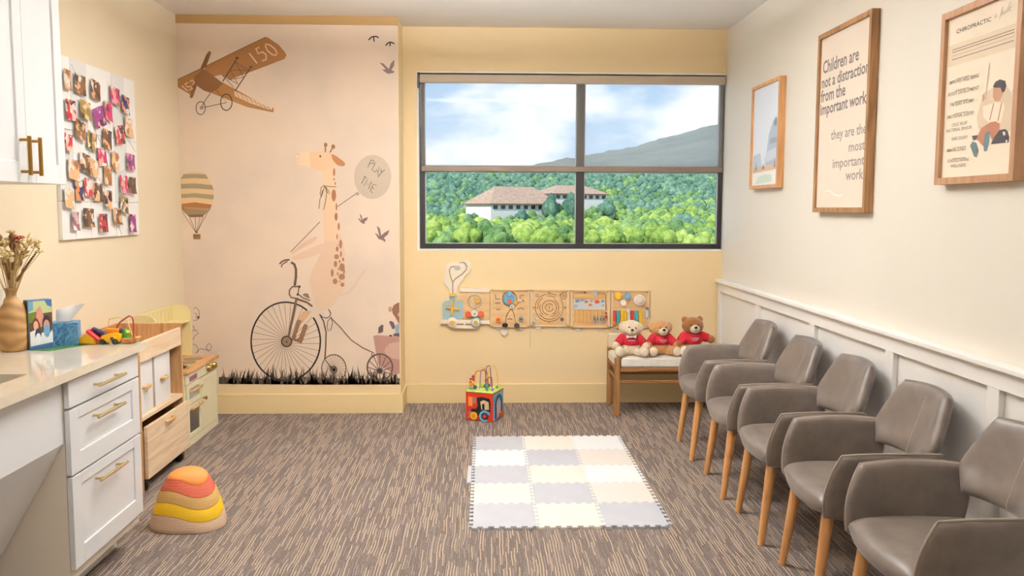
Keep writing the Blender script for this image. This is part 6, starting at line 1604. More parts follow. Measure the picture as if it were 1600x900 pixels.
 (3,'dark_chip','l',(70,72,80),[(0.871,0.67),(0.871,0.648)],0.03,0.0037),
 (3,'dark_chip','l',(70,72,80),[(0.896,0.669),(0.896,0.648)],0.03,0.0037),
 (3,'dark_chip','l',(70,72,80),[(0.92,0.669),(0.92,0.647)],0.03,0.0037),
 (3,'top_clip','p',(176,186,188),[(0.841,0.88),(0.868,0.88),(0.864,0.831),(0.845,0.831)],0.012,0.03),
 (3,'red_bead','d',(206,60,50),[(0.94,0.674)],0.012,0.04,0.0091,0.0091),
 (3,'brown_bead','d',(140,70,40),[(0.937,0.703)],0.012,0.036,0.0073,0.0073),
 (3,'clear_hook','p',(206,204,198),[(0.692,0.589),(0.749,0.588),(0.733,0.564),(0.708,0.564)],0.0,0.01),
 (3,'clear_hook','p',(206,204,198),[(0.866,0.587),(0.923,0.587),(0.907,0.562),(0.882,0.562)],0.0,0.01),
 (4,'wood_panel','p',(226,186,132),[(0.976,0.879),(1.273,0.878),(1.276,0.585),(0.978,0.588)],0,0.012),
 (4,'edge_strip','p',(234,204,160),[(0.976,0.879),(0.99,0.879),(0.992,0.588),(0.978,0.588)],0.012,0.02),
 (4,'edge_strip','p',(234,204,160),[(1.259,0.878),(1.273,0.878),(1.276,0.585),(1.262,0.586)],0.012,0.02),
 (4,'edge_strip','p',(234,204,160),[(0.976,0.879),(1.273,0.878),(1.273,0.869),(0.976,0.871)],0.012,0.02),
 (4,'edge_strip','p',(234,204,160),[(0.978,0.597),(1.276,0.594),(1.276,0.585),(0.978,0.588)],0.012,0.02),
 (4,'screw','d',(120,96,72),[(0.993,0.864)],0.012,0.016,0.0043,0.0043),
 (4,'screw','d',(120,96,72),[(0.995,0.603)],0.012,0.016,0.0043,0.0043),
 (4,'screw','d',(120,96,72),[(1.256,0.862)],0.012,0.016,0.0043,0.0043),
 (4,'screw','d',(120,96,72),[(1.259,0.601)],0.012,0.016,0.0043,0.0043),
 (4,'yellow_knob','d',(240,186,56),[(1.029,0.835)],0.012,0.04,0.028,0.028),
 (4,'blue_knob','d',(132,178,210),[(1.102,0.837)],0.012,0.04,0.0244,0.0244),
 (4,'white_knob','d',(240,236,228),[(1.068,0.783)],0.012,0.045,0.0244,0.0244),
 (4,'mallet_stick','l',(180,170,160),[(1.079,0.761),(1.104,0.727)],0.03,0.0027),
 (4,'mallet_head','d',(240,236,228),[(1.107,0.724)],0.012,0.05,0.014,0.014),
 (4,'white_ring','d',(244,240,232),[(1.194,0.803)],0.012,0.034,0.0427,0.0427),
 (4,'ring_centre','d',(216,196,166),[(1.194,0.803)],0.034,0.036,0.0305,0.0305),
 (4,'ring_dial','d',(232,220,200),[(1.194,0.803)],0.036,0.044,0.0244,0.0244),
 (4,'xylophone_bar','p',(206,66,70),[(0.992,0.723),(1.015,0.723),(1.015,0.628),(0.993,0.628)],0.012,0.03),
 (4,'xylophone_bar','p',(58,170,178),[(1.02,0.723),(1.043,0.723),(1.043,0.628),(1.021,0.628)],0.012,0.03),
 (4,'xylophone_bar','p',(240,196,50),[(1.051,0.723),(1.074,0.723),(1.074,0.628),(1.052,0.628)],0.012,0.03),
 (4,'xylophone_bar','p',(236,186,44),[(1.076,0.723),(1.098,0.723),(1.099,0.627),(1.077,0.628)],0.012,0.03),
 (4,'xylophone_bar','p',(238,236,230),[(1.102,0.722),(1.124,0.722),(1.125,0.627),(1.103,0.627)],0.012,0.03),
 (4,'xylophone_bar','p',(212,66,70),[(1.129,0.722),(1.151,0.722),(1.152,0.627),(1.13,0.627)],0.012,0.03),
 (4,'xylophone_bar','p',(58,170,178),[(1.161,0.722),(1.183,0.722),(1.184,0.627),(1.162,0.627)],0.012,0.03),
 (4,'xylophone_bar','p',(242,198,52),[(1.194,0.722),(1.216,0.722),(1.217,0.626),(1.195,0.627)],0.012,0.03),
 (4,'orange_knob','d',(216,140,50),[(1.0,0.624)],0.012,0.04,0.0134,0.0134),
 (4,'grey_knob','d',(110,124,140),[(1.256,0.74)],0.012,0.034,0.0104,0.0104),
 (4,'pale_bar','p',(190,206,222),[(1.244,0.717),(1.265,0.716),(1.266,0.667),(1.244,0.667)],0.012,0.03),
 (4,'clear_hook','p',(206,204,198),[(0.974,0.587),(1.031,0.586),(1.015,0.561),(0.991,0.562)],0.0,0.01),
 (4,'clear_hook','p',(206,204,198),[(1.179,0.585),(1.236,0.585),(1.22,0.56),(1.196,0.56)],0.0,0.01),
]
# snapshots: (y, z, width, height, tilt, tint, row, place in the row)
SNAPSHOTS = [
 (4.543,2.15,0.076,0.104,4,'tan',0,0),
 (4.683,2.145,0.122,0.104,4,'brown',0,1),
 (4.863,2.139,0.112,0.105,8,'dark brown',0,2),
 (5.11,2.141,0.124,0.101,6,'magenta',0,3),
 (5.255,2.106,0.108,0.104,6,'navy',0,4),
 (4.567,1.999,0.107,0.105,2,'crimson',1,0),
 (4.73,2.017,0.119,0.099,6,'olive',1,1),
 (4.895,1.998,0.135,0.109,-16,'purple',1,2),
 (5.015,2.043,0.099,0.109,8,'magenta',1,3),
 (4.526,1.831,0.086,0.09,8,'crimson',2,0),
 (4.663,1.905,0.116,0.101,14,'brown',2,1),
 (4.795,1.859,0.11,0.098,10,'olive',2,2),
 (4.987,1.885,0.112,0.108,8,'dark brown',2,3),
 (5.16,1.923,0.12,0.108,-8,'crimson',2,4),
 (5.291,1.978,0.119,0.112,5,'tan',2,5),
 (4.57,1.694,0.119,0.106,8,'tan',3,0),
 (4.702,1.736,0.12,0.1,10,'brown',3,1),
 (4.808,1.71,0.104,0.099,8,'tan',3,2),
 (4.914,1.781,0.109,0.098,-4,'magenta',3,3),
 (5.084,1.765,0.096,0.111,8,'tan',3,4),
 (5.302,1.772,0.115,0.099,4,'purple',3,5),
 (4.622,1.59,0.092,0.107,3,'navy',4,0),
 (4.729,1.607,0.101,0.098,6,'crimson',4,1),
 (4.843,1.584,0.113,0.1,3,'brown',4,2),
 (4.976,1.682,0.096,0.109,6,'tan',4,3),
 (5.189,1.637,0.107,0.104,2,'magenta',4,4),
 (5.313,1.634,0.102,0.099,2,'brown',4,5),
 (4.511,1.547,0.104,0.104,6,'tan',5,0),
 (4.969,1.545,0.098,0.106,4,'dark brown',5,1),
 (5.184,1.516,0.113,0.098,10,'olive',5,2),
 (4.567,1.429,0.076,0.097,3,'grey',6,0),
 (4.718,1.445,0.121,0.1,3,'dark brown',6,1),
 (4.896,1.414,0.104,0.102,1,'crimson',6,2),
 (5.081,1.45,0.112,0.096,3,'brown',6,3),
 (5.297,1.406,0.098,0.107,3,'purple',6,4),
]
# ================================================================== base cabinet, worktop, sink
CAB = M('white_cabinet_paint', (228, 227, 226), .38)
BRASS = M('brushed_brass', (206, 186, 138), .3, .85)
GOLD = M('antique_gold', (150, 112, 48), .32, .9)
QUARTZ = M('cream_quartz', (224, 211, 190), .05, var=(30, .03), spec=.6)
CY0, CY1, CXF = 3.132, 3.768, -1.513
cab = thing('drawer_cabinet', (-1.85, 3.45, 0), 'white base cabinet of three drawers under the cream worktop', 'cabinet')
ob('body', MB().box(XL + .002, CXF - .022, CY0, CY1, .11, .879, .002), M('cabinet_side_melamine', (226, 214, 196), .5), cab)
ob('toe_kick', MB().box(XL + .002, CXF - .12, CY0 + .02, CY1 - .01, 0, .11), CAB, cab)
def bar_pull(parent, y0, y1, z, x, mat=BRASS):
    k = MB()
    k.tube([(x + .034, y0, z), (x + .034, y1, z)], .0062, 10)
    for yy in (y0 + .03, y1 - .03):
        k.tube([(x, yy, z), (x + .034, yy, z)], .005, 8)
        k.tube([(x + .030, yy - .004, z), (x + .030, yy + .004, z)], .008, 8)
    ob('handle', k, mat, parent)
def drawer(z0, z1, shaker, hz):
    k = MB()
    if shaker:
        s = .075
        k.box(CXF - .02, CXF, CY0 + .002, CY0 + s, z0, z1, .002)
        k.box(CXF - .02, CXF, CY1 - s, CY1 - .002, z0, z1, .002)
        k.box(CXF - .02, CXF, CY0 + s, CY1 - s, z0, z0 + s, .002)
        k.box(CXF - .02, CXF, CY0 + s, CY1 - s, z1 - s * .55, z1, .002)
        d = ob('drawer', k, CAB, cab)
        ob('panel', MB().box(CXF - .018, CXF - .007, CY0 + s, CY1 - s, z0 + s, z1 - s * .55), CAB, d)
    else:
        k.box(CXF - .02, CXF, CY0 + .002, CY1 - .002, z0, z1, .002)
        d = ob('drawer', k, CAB, cab)
    bar_pull(d, 3.305, 3.555, hz, CXF - (.007 if shaker else 0))
drawer(.768, .868, False, .818)
drawer(.516, .760, True, .695)
drawer(.158, .508, True, .445)

top = MB()
TY0, TY1, TX = 1.6, 3.80, -1.490
SX0, SX1, SY0, SY1 = -2.02, -1.612, 2.40, 3.05
top.box(XL + .001, TX, SY1, TY1, .880, .913)
top.box(XL + .001, TX, TY0, SY0, .880, .913)
top.box(XL + .001, SX0, SY0, SY1, .880, .913)
top.box(SX1, TX, SY0, SY1, .880, .913)
tag(ob('worktop', top, QUARTZ, None, 0), 'long glossy cream quartz worktop over the white drawers', 'worktop')
k = MB()
k.box(SX0 - .01, SX1 + .01, SY0 - .01, SY1 + .01, .70, .712)
k.box(SX0 - .012, SX0, SY0 - .01, SY1 + .01, .712, .879)
k.box(SX1, SX1 + .012, SY0 - .01, SY1 + .01, .712, .879)
k.box(SX0, SX1, SY0 - .012, SY0, .712, .879)
k.box(SX0, SX1, SY1, SY1 + .012, .712, .879)
sink = thing('sink', (-1.84, 2.78, .70), 'steel undermount sink sunk into the cream worktop', 'sink')
ob('basin', k, M('brushed_steel', (176, 170, 160), .35, .8), sink)
ob('drain', MB().lathe([(.04, .712), (.04, .716), (.02, .717)], 20, Matrix.Translation((-1.84, 2.78, 0))), M('drain_chrome', (120, 116, 110), .25, .9), sink)
ap = thing('sink_apron', (-1.8, 2.4, 0), 'plain white apron with sloping panel beneath the sink worktop', 'panel')
ob('apron_board', MB().box(-1.556, -1.536, TY0, CY0 - .003, .640, .879, .002), CAB, ap)
ob('sloping_panel', MB().prism([(-1.556, .66), (-1.536, .64), (-1.905, 0), (-1.93, 0)], TY0, CY0 - .003, 'y'), CAB, ap)

# ================================================================== wall cabinet
UX, UY1, UZ0 = -1.82, 3.835, 1.598
up = thing('wall_cabinet', (-2.0, 3.5, UZ0), 'white shaker wall cabinet with brass bar handles above the worktop', 'cabinet')
ob('body', MB().box(XL + .002, UX - .021, 2.6, UY1, UZ0, 2.62, .002), CAB, up)
def shaker_door(y0, y1, hy):
    s = .062
    k = MB()
    k.box(UX - .02, UX, y0, y0 + s, UZ0, 2.62, .002)
    k.box(UX - .02, UX, y1 - s, y1, UZ0, 2.62, .002)
    k.box(UX - .02, UX, y0 + s, y1 - s, UZ0, UZ0 + s + .02, .002)
    k.box(UX - .02, UX, y0 + s, y1 - s, 2.40, 2.62, .002)
    d = ob('door', k, CAB, up)
    ob('panel', MB().box(UX - .019, UX - .009, y0 + s, y1 - s, UZ0 + s + .02, 2.40), CAB, d)
    kk = MB()
    kk.tube([(UX + .036, hy, 1.626), (UX + .036, hy, 1.778)], .0078, 10)
    for zz in (1.640, 1.764):
        kk.tube([(UX, hy, zz), (UX + .036, hy, zz)], .006, 8)
    ob('handle', kk, GOLD, d)
shaker_door(3.522, UY1, 3.553)
shaker_door(3.075, 3.519, 3.472)
shaker_door(2.62, 3.072, 2.70)

# ================================================================== wooden toy organiser with two white bins and a chest
PINE = wood('pale_pine', (240, 216, 184), (222, 188, 148), 'Y', 7, .5)
PINE_E = wood('ply_edge', (208, 166, 116), (176, 128, 80), 'Z', 10, .55)
OAK = wood('honey_pine', (204, 150, 88), (168, 112, 56), 'Z', 8, .5)
BINW = M('white_bin_board', (238, 236, 232), .5)
WX, WYA, WYB = -1.79, 4.462, 5.108
org = thing('toy_organiser', (-1.95, 4.78, 0), 'pale pine toy organiser with two white bins beside the drawers', 'shelf unit')
ob('side_panel', MB().box(XL + .01, WX, WYA, WYA + .018, .0, .822, .002), PINE_E, org)
ob('side_panel', MB().box(XL + .01, WX, WYB - .018, WYB, .0, .822, .002), PINE_E, org)
ob('back_panel', MB().box(XL + .005, XL + .02, WYA + .018, WYB - .018, .08, .822), OAK, org)
ob('front_rail', MB().box(WX - .018, WX, WYA + .018, WYB - .018, .694, .798, .002), PINE, org)
ob('tray_board', MB().box(XL + .02, WX - .018, WYA + .018, WYB - .018, .694, .706), OAK, org)
ob('shelf_board', MB().box(XL + .02, WX, WYA + .018, WYB - .018, .382, .404, .002), PINE, org)
ob('divider', MB().box(XL + .02, WX - .03, 4.708, 4.722, .404, .694), PINE_E, org)
def grip(parent, y, z, x, w=.07):
    pts = [(x, y - w / 2, z), (x + .018, y - w / 2 + .006, z - .001), (x + .026, y, z + .002), (x + .018, y + w / 2 - .006, z - .001), (x, y + w / 2, z)]
    ob('handle', MB().tube(pts, .0085, 8), wood('handle_wood', (214, 172, 112), (184, 136, 80), 'Y', 9), parent)
for (a, b_, ty) in ((4.488, 4.700, 'nearer'), (4.730, 4.960, 'farther')):
    bn = thing('storage_bin', (-1.95, (a + b_) / 2, .404), 'white storage bin in the pine organiser, the one %s the %s' % (('left, next to', 'drawers') if ty == 'nearer' else ('right, next to', 'toy kitchen')), 'bin', 'white bins in the organiser')
    k = MB()
    k.box(WX - .034, WX - .022, a, b_, .406, .688, .002)
    k.box(XL + .05, XL + .062, a, b_, .406, .688)
    k.box(XL + .062, WX - .034, a, a + .01, .406, .688)
    k.box(XL + .062, WX - .034, b_ - .01, b_, .406, .688)
    k.box(XL + .062, WX - .034, a + .01, b_ - .01, .406, .416)
    ob('bin_box', k, BINW, bn)
    grip(bn, (a + b_) / 2, .548, WX - .024, .075)
k = MB()
chest = thing('toy_chest_drawer', (-1.95, 4.79, .03), 'pale pine pull-out chest on castors under the organiser bins', 'drawer')
for (z0, z1) in ((.072, .166), (.168, .262), (.264, .352)):
    ob('front_board', MB().box(WX + .004, WX + .022, WYA + .024, WYB + .012, z0, z1, .0015), PINE, chest)
k.box(XL + .03, WX + .004, WYA + .024, WYA + .036, .072, .33)
k.box(XL + .03, WX + .004, WYB - .034, WYB - .022, .072, .33)
k.box(XL + .03, XL + .042, WYA + .036, WYB - .034, .072, .33)
k.box(XL + .042, WX + .004, WYA + .036, WYB - .034, .072, .084)
ob('chest_box', k, PINE_E, chest)
grip(chest, 4.79, .322, WX + .022, .10)
for (cx, cy) in ((-1.81, 4.53), (-1.81, 5.05), (-2.08, 4.53), (-2.08, 5.05)):
    ob('castor', MB().lathe([(.012, -.014), (.026, -.010), (.026, .010), (.012, .014)], 16, Matrix.Translation((cx, cy, .026)) @ Matrix.Rotation(math.pi / 2, 4, 'X')).box(cx - .012, cx + .012, cy - .016, cy + .016, .045, .072), M('black_castor', (40, 36, 34), .5), chest)

# ================================================================== toy kitchen
CREAM = M('cream_toy_paint', (236, 226, 190), .5)
YCREAM = M('butter_toy_paint', (230, 212, 156), .5)
KTOP = wood('beech_top', (222, 172, 116), (194, 140, 86), 'Y', 6, .45)
KX, KA, KB = -1.85, 5.326, 5.955
kit = thing('toy_kitchen', (-2.0, 5.64, 0), 'cream wooden toy kitchen with oven and beech counter by the mural', 'toy kitchen')
ob('body', MB().box(XL + .01, KX - .014, KA, KB, .03, .468, .003), CREAM, kit)
ob('plinth', MB().box(XL + .01, KX - .004, KA + .0, KB, .0, .045, .002), CREAM, kit)
ct = ob('counter', MB().box(XL + .01, KX + .012, KA - .008, KB + .004, .468, .486, .003), KTOP, kit)
ob('burner', MB().lathe([(.06, .486), (.06, .490), (.045, .491)], 24, Matrix.Translation((-1.96, 5.80, 0))), M('burner_silver', (150, 140, 128), .3, .6), ct)
ob('burner', MB().lathe([(.06, .486), (.06, .490), (.045, .491)], 24, Matrix.Translation((-1.96, 5.66, 0))), MATS['burner_silver'], ct)
sk = ob('sink_bowl', MB().lathe([(.085, .486), (.09, .491), (.075, .492), (.065, .480), (.03, .476)], 24, Matrix.Translation((-1.96, 5.46, 0))), M('toy_steel', (206, 204, 198), .25, .7), ct)
ob('hutch_back', MB().box(XL + .006, XL + .018, KA, KB, .486, .835), YCREAM, kit)
for i in range(9):
    yy = KA + .05 + i * .066
    ob('bead_board', MB().box(XL + .018, XL + .0215, yy - .029, yy + .029, .60, .825, .001), YCREAM, kit)
ob('hutch_shelf', MB().box(XL + .018, -2.03, KA + .012, KB - .012, .722, .734, .002), YCREAM, kit)
for yy in (KA, KB - .012):
    ob('hutch_side', MB().prism([(XL + .018, .486), (-2.018, .486), (-2.018, .77), (-2.024, .80), (-2.045, .825), (-2.075, .838), (XL + .018, .838)], yy, yy + .012, 'y'), YCREAM, kit)
ob('control_panel', MB().box(KX - .014, KX - .002, KA + .004, KB - .004, .400, .466, .002), CREAM, kit)
sg = ob('sign', MB().box(KX - .002, KX + .001, KA + .05, KA + .21, .405, .448), M('sign_frame', (240, 232, 216), .5), kit)
ob('sign_print', MB().box(KX + .001, KX + .0016, KA + .058, KA + .202, .411, .442), M('sign_mauve', (150, 96, 108), .5, var=(60, .5)), sg)
KGOLD = M('toy_brass', (164, 132, 70), .35, .7)
for yy in (5.745, 5.86):
    ob('control_knob', MB().lathe([(.022, 0), (.026, .008), (.018, .022), (.008, .026)], 18, Matrix.Translation((KX - .002, yy, .432)) @ Matrix.Rotation(math.pi / 2, 4, 'Y')).box(KX + .01, KX + .028, yy - .005, yy + .005, .415, .449, .002), KGOLD, kit)
def kdoor(y0, y1, z0, z1, win):
    s = .03
    k = MB()
    k.box(KX - .013, KX, y0, y0 + s, z0, z1, .002)
    k.box(KX - .013, KX, y1 - s, y1, z0, z1, .002)
    k.box(KX - .013, KX, y0 + s, y1 - s, z0, z0 + s, .002)
    k.box(KX - .013, KX, y0 + s, y1 - s, z1 - s, z1, .002)
    d = ob('door', k, CREAM, kit)
    if win:
        ob('door_pane', MB().box(KX - .012, KX - .006, y0 + s, y1 - s, z0 + s, z1 - s), win, d)
    else:
        n = 6
        for i in range(n):
            a = y0 + s + (y1 - y0 - 2 * s) * i / n
            ob('bead_board', MB().box(KX - .012, KX - .004, a + .001, a + (y1 - y0 - 2 * s) / n - .001, z0 + s, z1 - s, .001), CREAM, d)
    return d
d1 = kdoor(KA + .02, KA + .27, .265, .392, M('pale_microwave_pane', (196, 206, 206), .2))
d2 = kdoor(KA + .02, KA + .27, .05, .258, M('dark_oven_pane', (96, 84, 72), .15))
d3 = kdoor(KA + .29, KB - .02, .05, .392, None)
for d, z in ((d1, .352), (d2, .24)):
    k = MB()
    k.tube([(KX + .02, KA + .05, z), (KX + .02, KA + .24, z)], .008, 10)
    for yy in (KA + .065, KA + .225):
        k.tube([(KX, yy, z), (KX + .02, yy, z)], .006, 8)
    ob('handle', k, wood('handle_wood', (214, 172, 112), (184, 136, 80), 'Y', 9), d)
ob('knob', MB().lathe([(.006, 0), (.006, .012), (.013, .018), (.012, .026), (.004, .03)], 16, Matrix.Translation((KX, KA + .306, .256)) @ Matrix.Rotation(math.pi / 2, 4, 'Y')), KGOLD, d3)

# ================================================================== stack of five stepping stones
STONES = [('sandy beige', (212, 180, 150), .0, .064, .205), ('bright yellow', (240, 194, 34), .065, .055, .190), ('tan', (206, 164, 98), .121, .051, .171), ('terracotta red', (198, 92, 64), .173, .050, .148), ('orange', (238, 148, 72), .220, .052, .112)]
wide = ['widest, at the bottom of', 'second from the bottom of', 'middle one of', 'second from the top of', 'smallest, domed, on top of']
SC = (-1.405, 4.035)
for i, (nm, rgb, z, hh, R) in enumerate(STONES):
    t = bmesh.new()
    n = 48
    rings = []
    top_r = STONES[i + 1][4] + .004 if i < 4 else 0
    f_ = (lambda p: R + (top_r - R) * p)
    prof = [(f_(0) - .004, 0), (f_(0), .05), (f_(.3) + .003, .3), (f_(.7) + .003, .7), (f_(.95), .96), (f_(1), 1.0), (top_r - .012, 1.0), (top_r * .4, 1.0)] if i < 4 else [(R - .003, 0), (R, .10), (R * .95, .35), (R * .82, .64), (R * .6, .86), (R * .34, .98), (R * .1, 1.02)]
    for (pr, pz) in prof:
        ring = []
        for j in range(n):
            a = 2 * math.pi * j / n
            lob = 1 + .06 * math.cos(2 * a + .5) + .06 * math.cos(3 * a + 1.4)
            wv_ = .013 * math.sin(2 * a - .2) + .006 * math.sin(3 * a + 1.0)
            if i == 0:
                wv_ *= pz
            if i == 4:
                wv_ *= (1 - pz)
            ring.append(t.verts.new((SC[0] + .80 * pr * lob * math.cos(a), SC[1] + .80 * pr * lob * math.sin(a), z + hh * pz + wv_)))
        rings.append(ring)
    for a_, b_ in zip(rings, rings[1:]):
        for j in range(n):
            t.faces.new((a_[j], a_[(j + 1) % n], b_[(j + 1) % n], b_[j]))
    t.faces.new(rings[0][::-1])
    t.faces.new(rings[-1])
    m = bpy.data.materials.new('stone_' + nm.replace(' ', '_'))
    m.use_nodes = True
    nt = m.node_tree
    b = nt.nodes['Principled BSDF']
    b.inputs['Base Color'].default_value = (*lin(rgb), 1)
    b.inputs['Roughness'].default_value = .6
    tc = nt.nodes.new('ShaderNodeTexCoord')
    wv = nt.nodes.new('ShaderNodeTexWave')
    wv.bands_direction = 'Z'
    wv.inputs['Scale'].default_value = 26
    wv.inputs['Distortion'].default_value = 1.5
    nt.links.new(tc.outputs['Object'], wv.inputs['Vector'])
    bp = nt.nodes.new('ShaderNodeBump')
    bp.inputs['Strength'].default_value = .10 if i < 4 else .02
    bp.inputs['Distance'].default_value = .006
    nt.links.new(wv.outputs['Fac'], bp.inputs['Height'])
    nt.links.new(bp.outputs[0], b.inputs['Normal'])
    k = MB()
    k._merge(t)
    o = ob('stepping_stone', k, m, None, 50)
    move_base(o, (SC[0], SC[1], z))
    tag(o, '%s balance stepping stone, %s the stack on the carpet' % (nm, wide[i]), 'stepping stone', 'stacked balance stones')

# ================================================================== foam play mat
mat_t = thing('foam_mat', (.4, 4.74, 0), 'interlocking foam play mat of grey, cream and white tiles on the carpet', 'mat')
FG = M('foam_grey', (188, 188, 193), .7, var=(9, .04))
FC = M('foam_cream', (228, 220, 208), .7, var=(9, .02))
FW = M('foam_white', (232, 231, 229), .7, var=(9, .015))
FP = M('foam_blush', (222, 212, 202), .7, var=(9, .02))
LAY = [[FG, FC, FG], [FC, FG, FP], [FG, FC, FW], [FW, FG, FP], [FG, FC, FW]]
TX_, TY_, TH_ = .3155, .324, .012
MX0, MY0 = -.072, 3.925
def tile_mesh():
    n, d = 6, .019
    pts = []
    def edge(p0, p1, out):
        L = (Vector(p1) - Vector(p0))
        u = L.normalized()
        nn = Vector((u.y, -u.x)) * d * out
        r = []
        s = 1.0 / (2 * n)
        for i in range(n):
            for (a, off) in ((2 * i + .5 - .14 * -1, 0), (2 * i + .5 - .12, 1), (2 * i + 1.5 + .12, 1), (2 * i + 1.5 - .14, 0)):
                q = Vector(p0) + L * (a * s) + nn * off
                r.append((q.x, q.y))
        return r
    g = .0006
    w, h = TX_, TY_
    pts += [(g, g)] + edge((g, g), (w - g, g), 1)          # front edge: tabs out
    pts += [(w - g, g)] + edge((w - g, g), (w - g, h - g), 1)   # right edge: tabs out
    pts += [(w - g, h - g)] + edge((w - g, h - g), (g, h - g), -1)  # rear edge: notches
    pts += [(g, h - g)] + edge((g, h - g), (g, g), -1)
    return pts
tp = tile_mesh()
tile_me = {}
for r in range(5):
    for c in range(3):
        m = LAY[r][c]
        if m.name not in tile_me:
            k = MB()
            k.prism(tp, 0, TH_, 'z')
            o = ob('tile', k, m, None, 0)
            tile_me[m.name] = o.data
        else:
            o = bpy.data.objects.new('tile', tile_me[m.name])
            COL.objects.link(o)
        o.parent = mat_t
        o.location = Vector((MX0 + c * TX_, MY0 + r * TY_, .001)) - ORG[mat_t]
k = MB()
k.prism([(MX0 - .022, MY0 + 2.02 * TY_), (MX0 - .001, MY0 + 2.02 * TY_), (MX0 - .001, MY0 + 2.98 * TY_), (MX0 - .022, MY0 + 2.98 * TY_)], .001, TH_, 'z')
ob('edge_strip', k, FG, mat_t, 0)
# ================================================================== tub chairs along the right wall
def chair_cloth():
    m = bpy.data.materials.new('taupe_faux_suede')
    m.use_nodes = True
    nt = m.node_tree
    b = nt.nodes['Principled BSDF']
    b.inputs['Roughness'].default_value = .45
    b.inputs['Specular IOR Level'].default_value = .75
    b.inputs['Sheen Weight'].default_value = .25
    b.inputs['Sheen Roughness'].default_value = .4
    tc = nt.nodes.new('ShaderNodeTexCoord')
    n = nt.nodes.new('ShaderNodeTexNoise')
    n.inputs['Scale'].default_value = 14
    n.inputs['Detail'].default_value = 6
    nt.links.new(tc.outputs['Object'], n.inputs['Vector'])
    r = nt.nodes.new('ShaderNodeValToRGB')
    r.color_ramp.elements[0].position = .25
    r.color_ramp.elements[0].color = (*lin((94, 82, 73)), 1)
    r.color_ramp.elements[1].position = .75
    r.color_ramp.elements[1].color = (*lin((116, 102, 91)), 1)
    nt.links.new(n.outputs['Fac'], r.inputs[0])
    nt.links.new(r.outputs[0], b.inputs['Base Color'])
    n2 = nt.nodes.new('ShaderNodeTexNoise')
    n2.inputs['Scale'].default_value = 240
    nt.links.new(tc.outputs['Object'], n2.inputs['Vector'])
    bp = nt.nodes.new('ShaderNodeBump')
    bp.inputs['Strength'].default_value = .12
    bp.inputs['Distance'].default_value = .002
    nt.links.new(n2.outputs['Fac'], bp.inputs['Height'])
    nt.links.new(bp.outputs[0], b.inputs['Normal'])
    return m
SUEDE = chair_cloth()
PIPE = M('taupe_piping', (150, 136, 124), .5)
SEAM = M('seam_thread', (170, 156, 142), .6)
BEECH = wood('beech_leg', (222, 166, 106), (196, 136, 80), 'Z', 6, .42)
chair = local(thing('tub_chair', (0, 0, 0), 'chair', 'chair'))
# seat: thick rounded pan, front edge bowed
def seat_fn(u, v):
    x = -.035 + .225 * u - .018 * (1 - v * v) * (1 if u < 0 else 0) * abs(u)
    y = .247 * v
    z = .405 + .010 * abs(v) ** 2 - .006 * max(0, -u) ** 3
    return (x, y, z)
ob('seat', MB().pillow(seat_fn, .098, 20, 20, .22, 7), SUEDE, chair, 60)
def arm_fn(side):
    def f(u, v):
        # u: front -1 .. rear 1 ; v: bottom -1 .. top 1
        zt = .628
        zb = .362
        t = (v + 1) / 2
        z = zb + (zt - zb) * t
        xf = -.262 + .050 * t ** 1.4
        xr = .150 + .045 * t
        x = xf + (xr - xf) * (u + 1) / 2
        z += .0 if u < 0 else .004 * u
        y = side * (.246 + .030 * t + .012 * math.sin(math.pi * (u + 1) / 2) - .018 * max(0, u) ** 2)
        # rear of the arm turns in towards the back
        return (x, y, z)
    return f
for side in (1, -1):
    a = ob('arm', MB().pillow(arm_fn(side), .044, 22, 14, .34, 9), SUEDE, chair, 60)
    f = arm_fn(side)
    def rim(u, v, k_=.34):
        return f(u * math.sqrt(1 - k_ * v * v / 2), v * math.sqrt(1 - k_ * u * u / 2))
    pts = [rim(-1, -.9 + 1.9 * i / 14) for i in range(15)] + [rim(-1 + 1.95 * i / 18, 1) for i in range(1, 19)]
    ob('piping', MB().tube([(p[0], p[1] + side * .004, p[2] - .001) for p in pts], .0042, 6), PIPE, a)
def back_fn(u, v):
    t = (v + 1) / 2
    z = .540 + (.815 - .540) * t
    # widest where it meets the arms
    hw = .185 + .075 * min(1, t / .30) if t < .30 else .260 - .072 * ((t - .30) / .70) ** 1.1
    y = hw * u
    x = .176 + .092 * t - .075 * abs(u) ** 2.2 * (1 - .35 * t)
    return (x, y, z)
bk = ob('backrest', MB().pillow(back_fn, .056, 22, 18, .16, 8), SUEDE, chair, 60)
pts = []
for i in range(15):
    v = -.95 + 1.9 * i / 14
    x, y, z = back_fn(0, v)
    pts.append((x - .0285 * (1 - abs(v) ** 8) ** .4, y, z))
ob('seam', MB().tube(pts, .0018, 6), SEAM, bk)
ob('under_frame', MB().box(-.20, .15, -.19, .19, .345, .362, .004), M('dark_under_frame', (60, 52, 46), .6), chair)
for (sx, sy) in ((-1, 1), (-1, -1), (1, 1), (1, -1)):
    x0, x1 = (-.205, -.250) if sx < 0 else (.13, .215)
    ob('leg', MB().tube([(x0, sy * .185, .365), ((x0 + x1) / 2, sy * .198, .18), (x1, sy * .212, 0)], [.0235, .020, .0145], 14), BEECH, chair)
CHAIRS = [(5.205, -2.5, 'taupe tub chair with beech legs nearest the bench of bears'),
          (4.515, -3, 'second taupe tub chair from the bench of bears'),
          (3.900, -3, 'middle taupe tub chair of the five along the panelled wall'),
          (3.265, -3, 'fourth taupe tub chair from the bench, below the large lettered frame'),
          (2.615, -2, 'nearest taupe tub chair, cut by the right edge of the picture')]
for i, (cy, rz, lb) in enumerate(CHAIRS):
    o = chair if i == 0 else copy_tree(chair)
    o.location = (1.502, cy, 0)
    o.rotation_euler = (0, 0, math.radians(rz))
    tag(o, lb, 'chair', 'tub chairs along the wall')

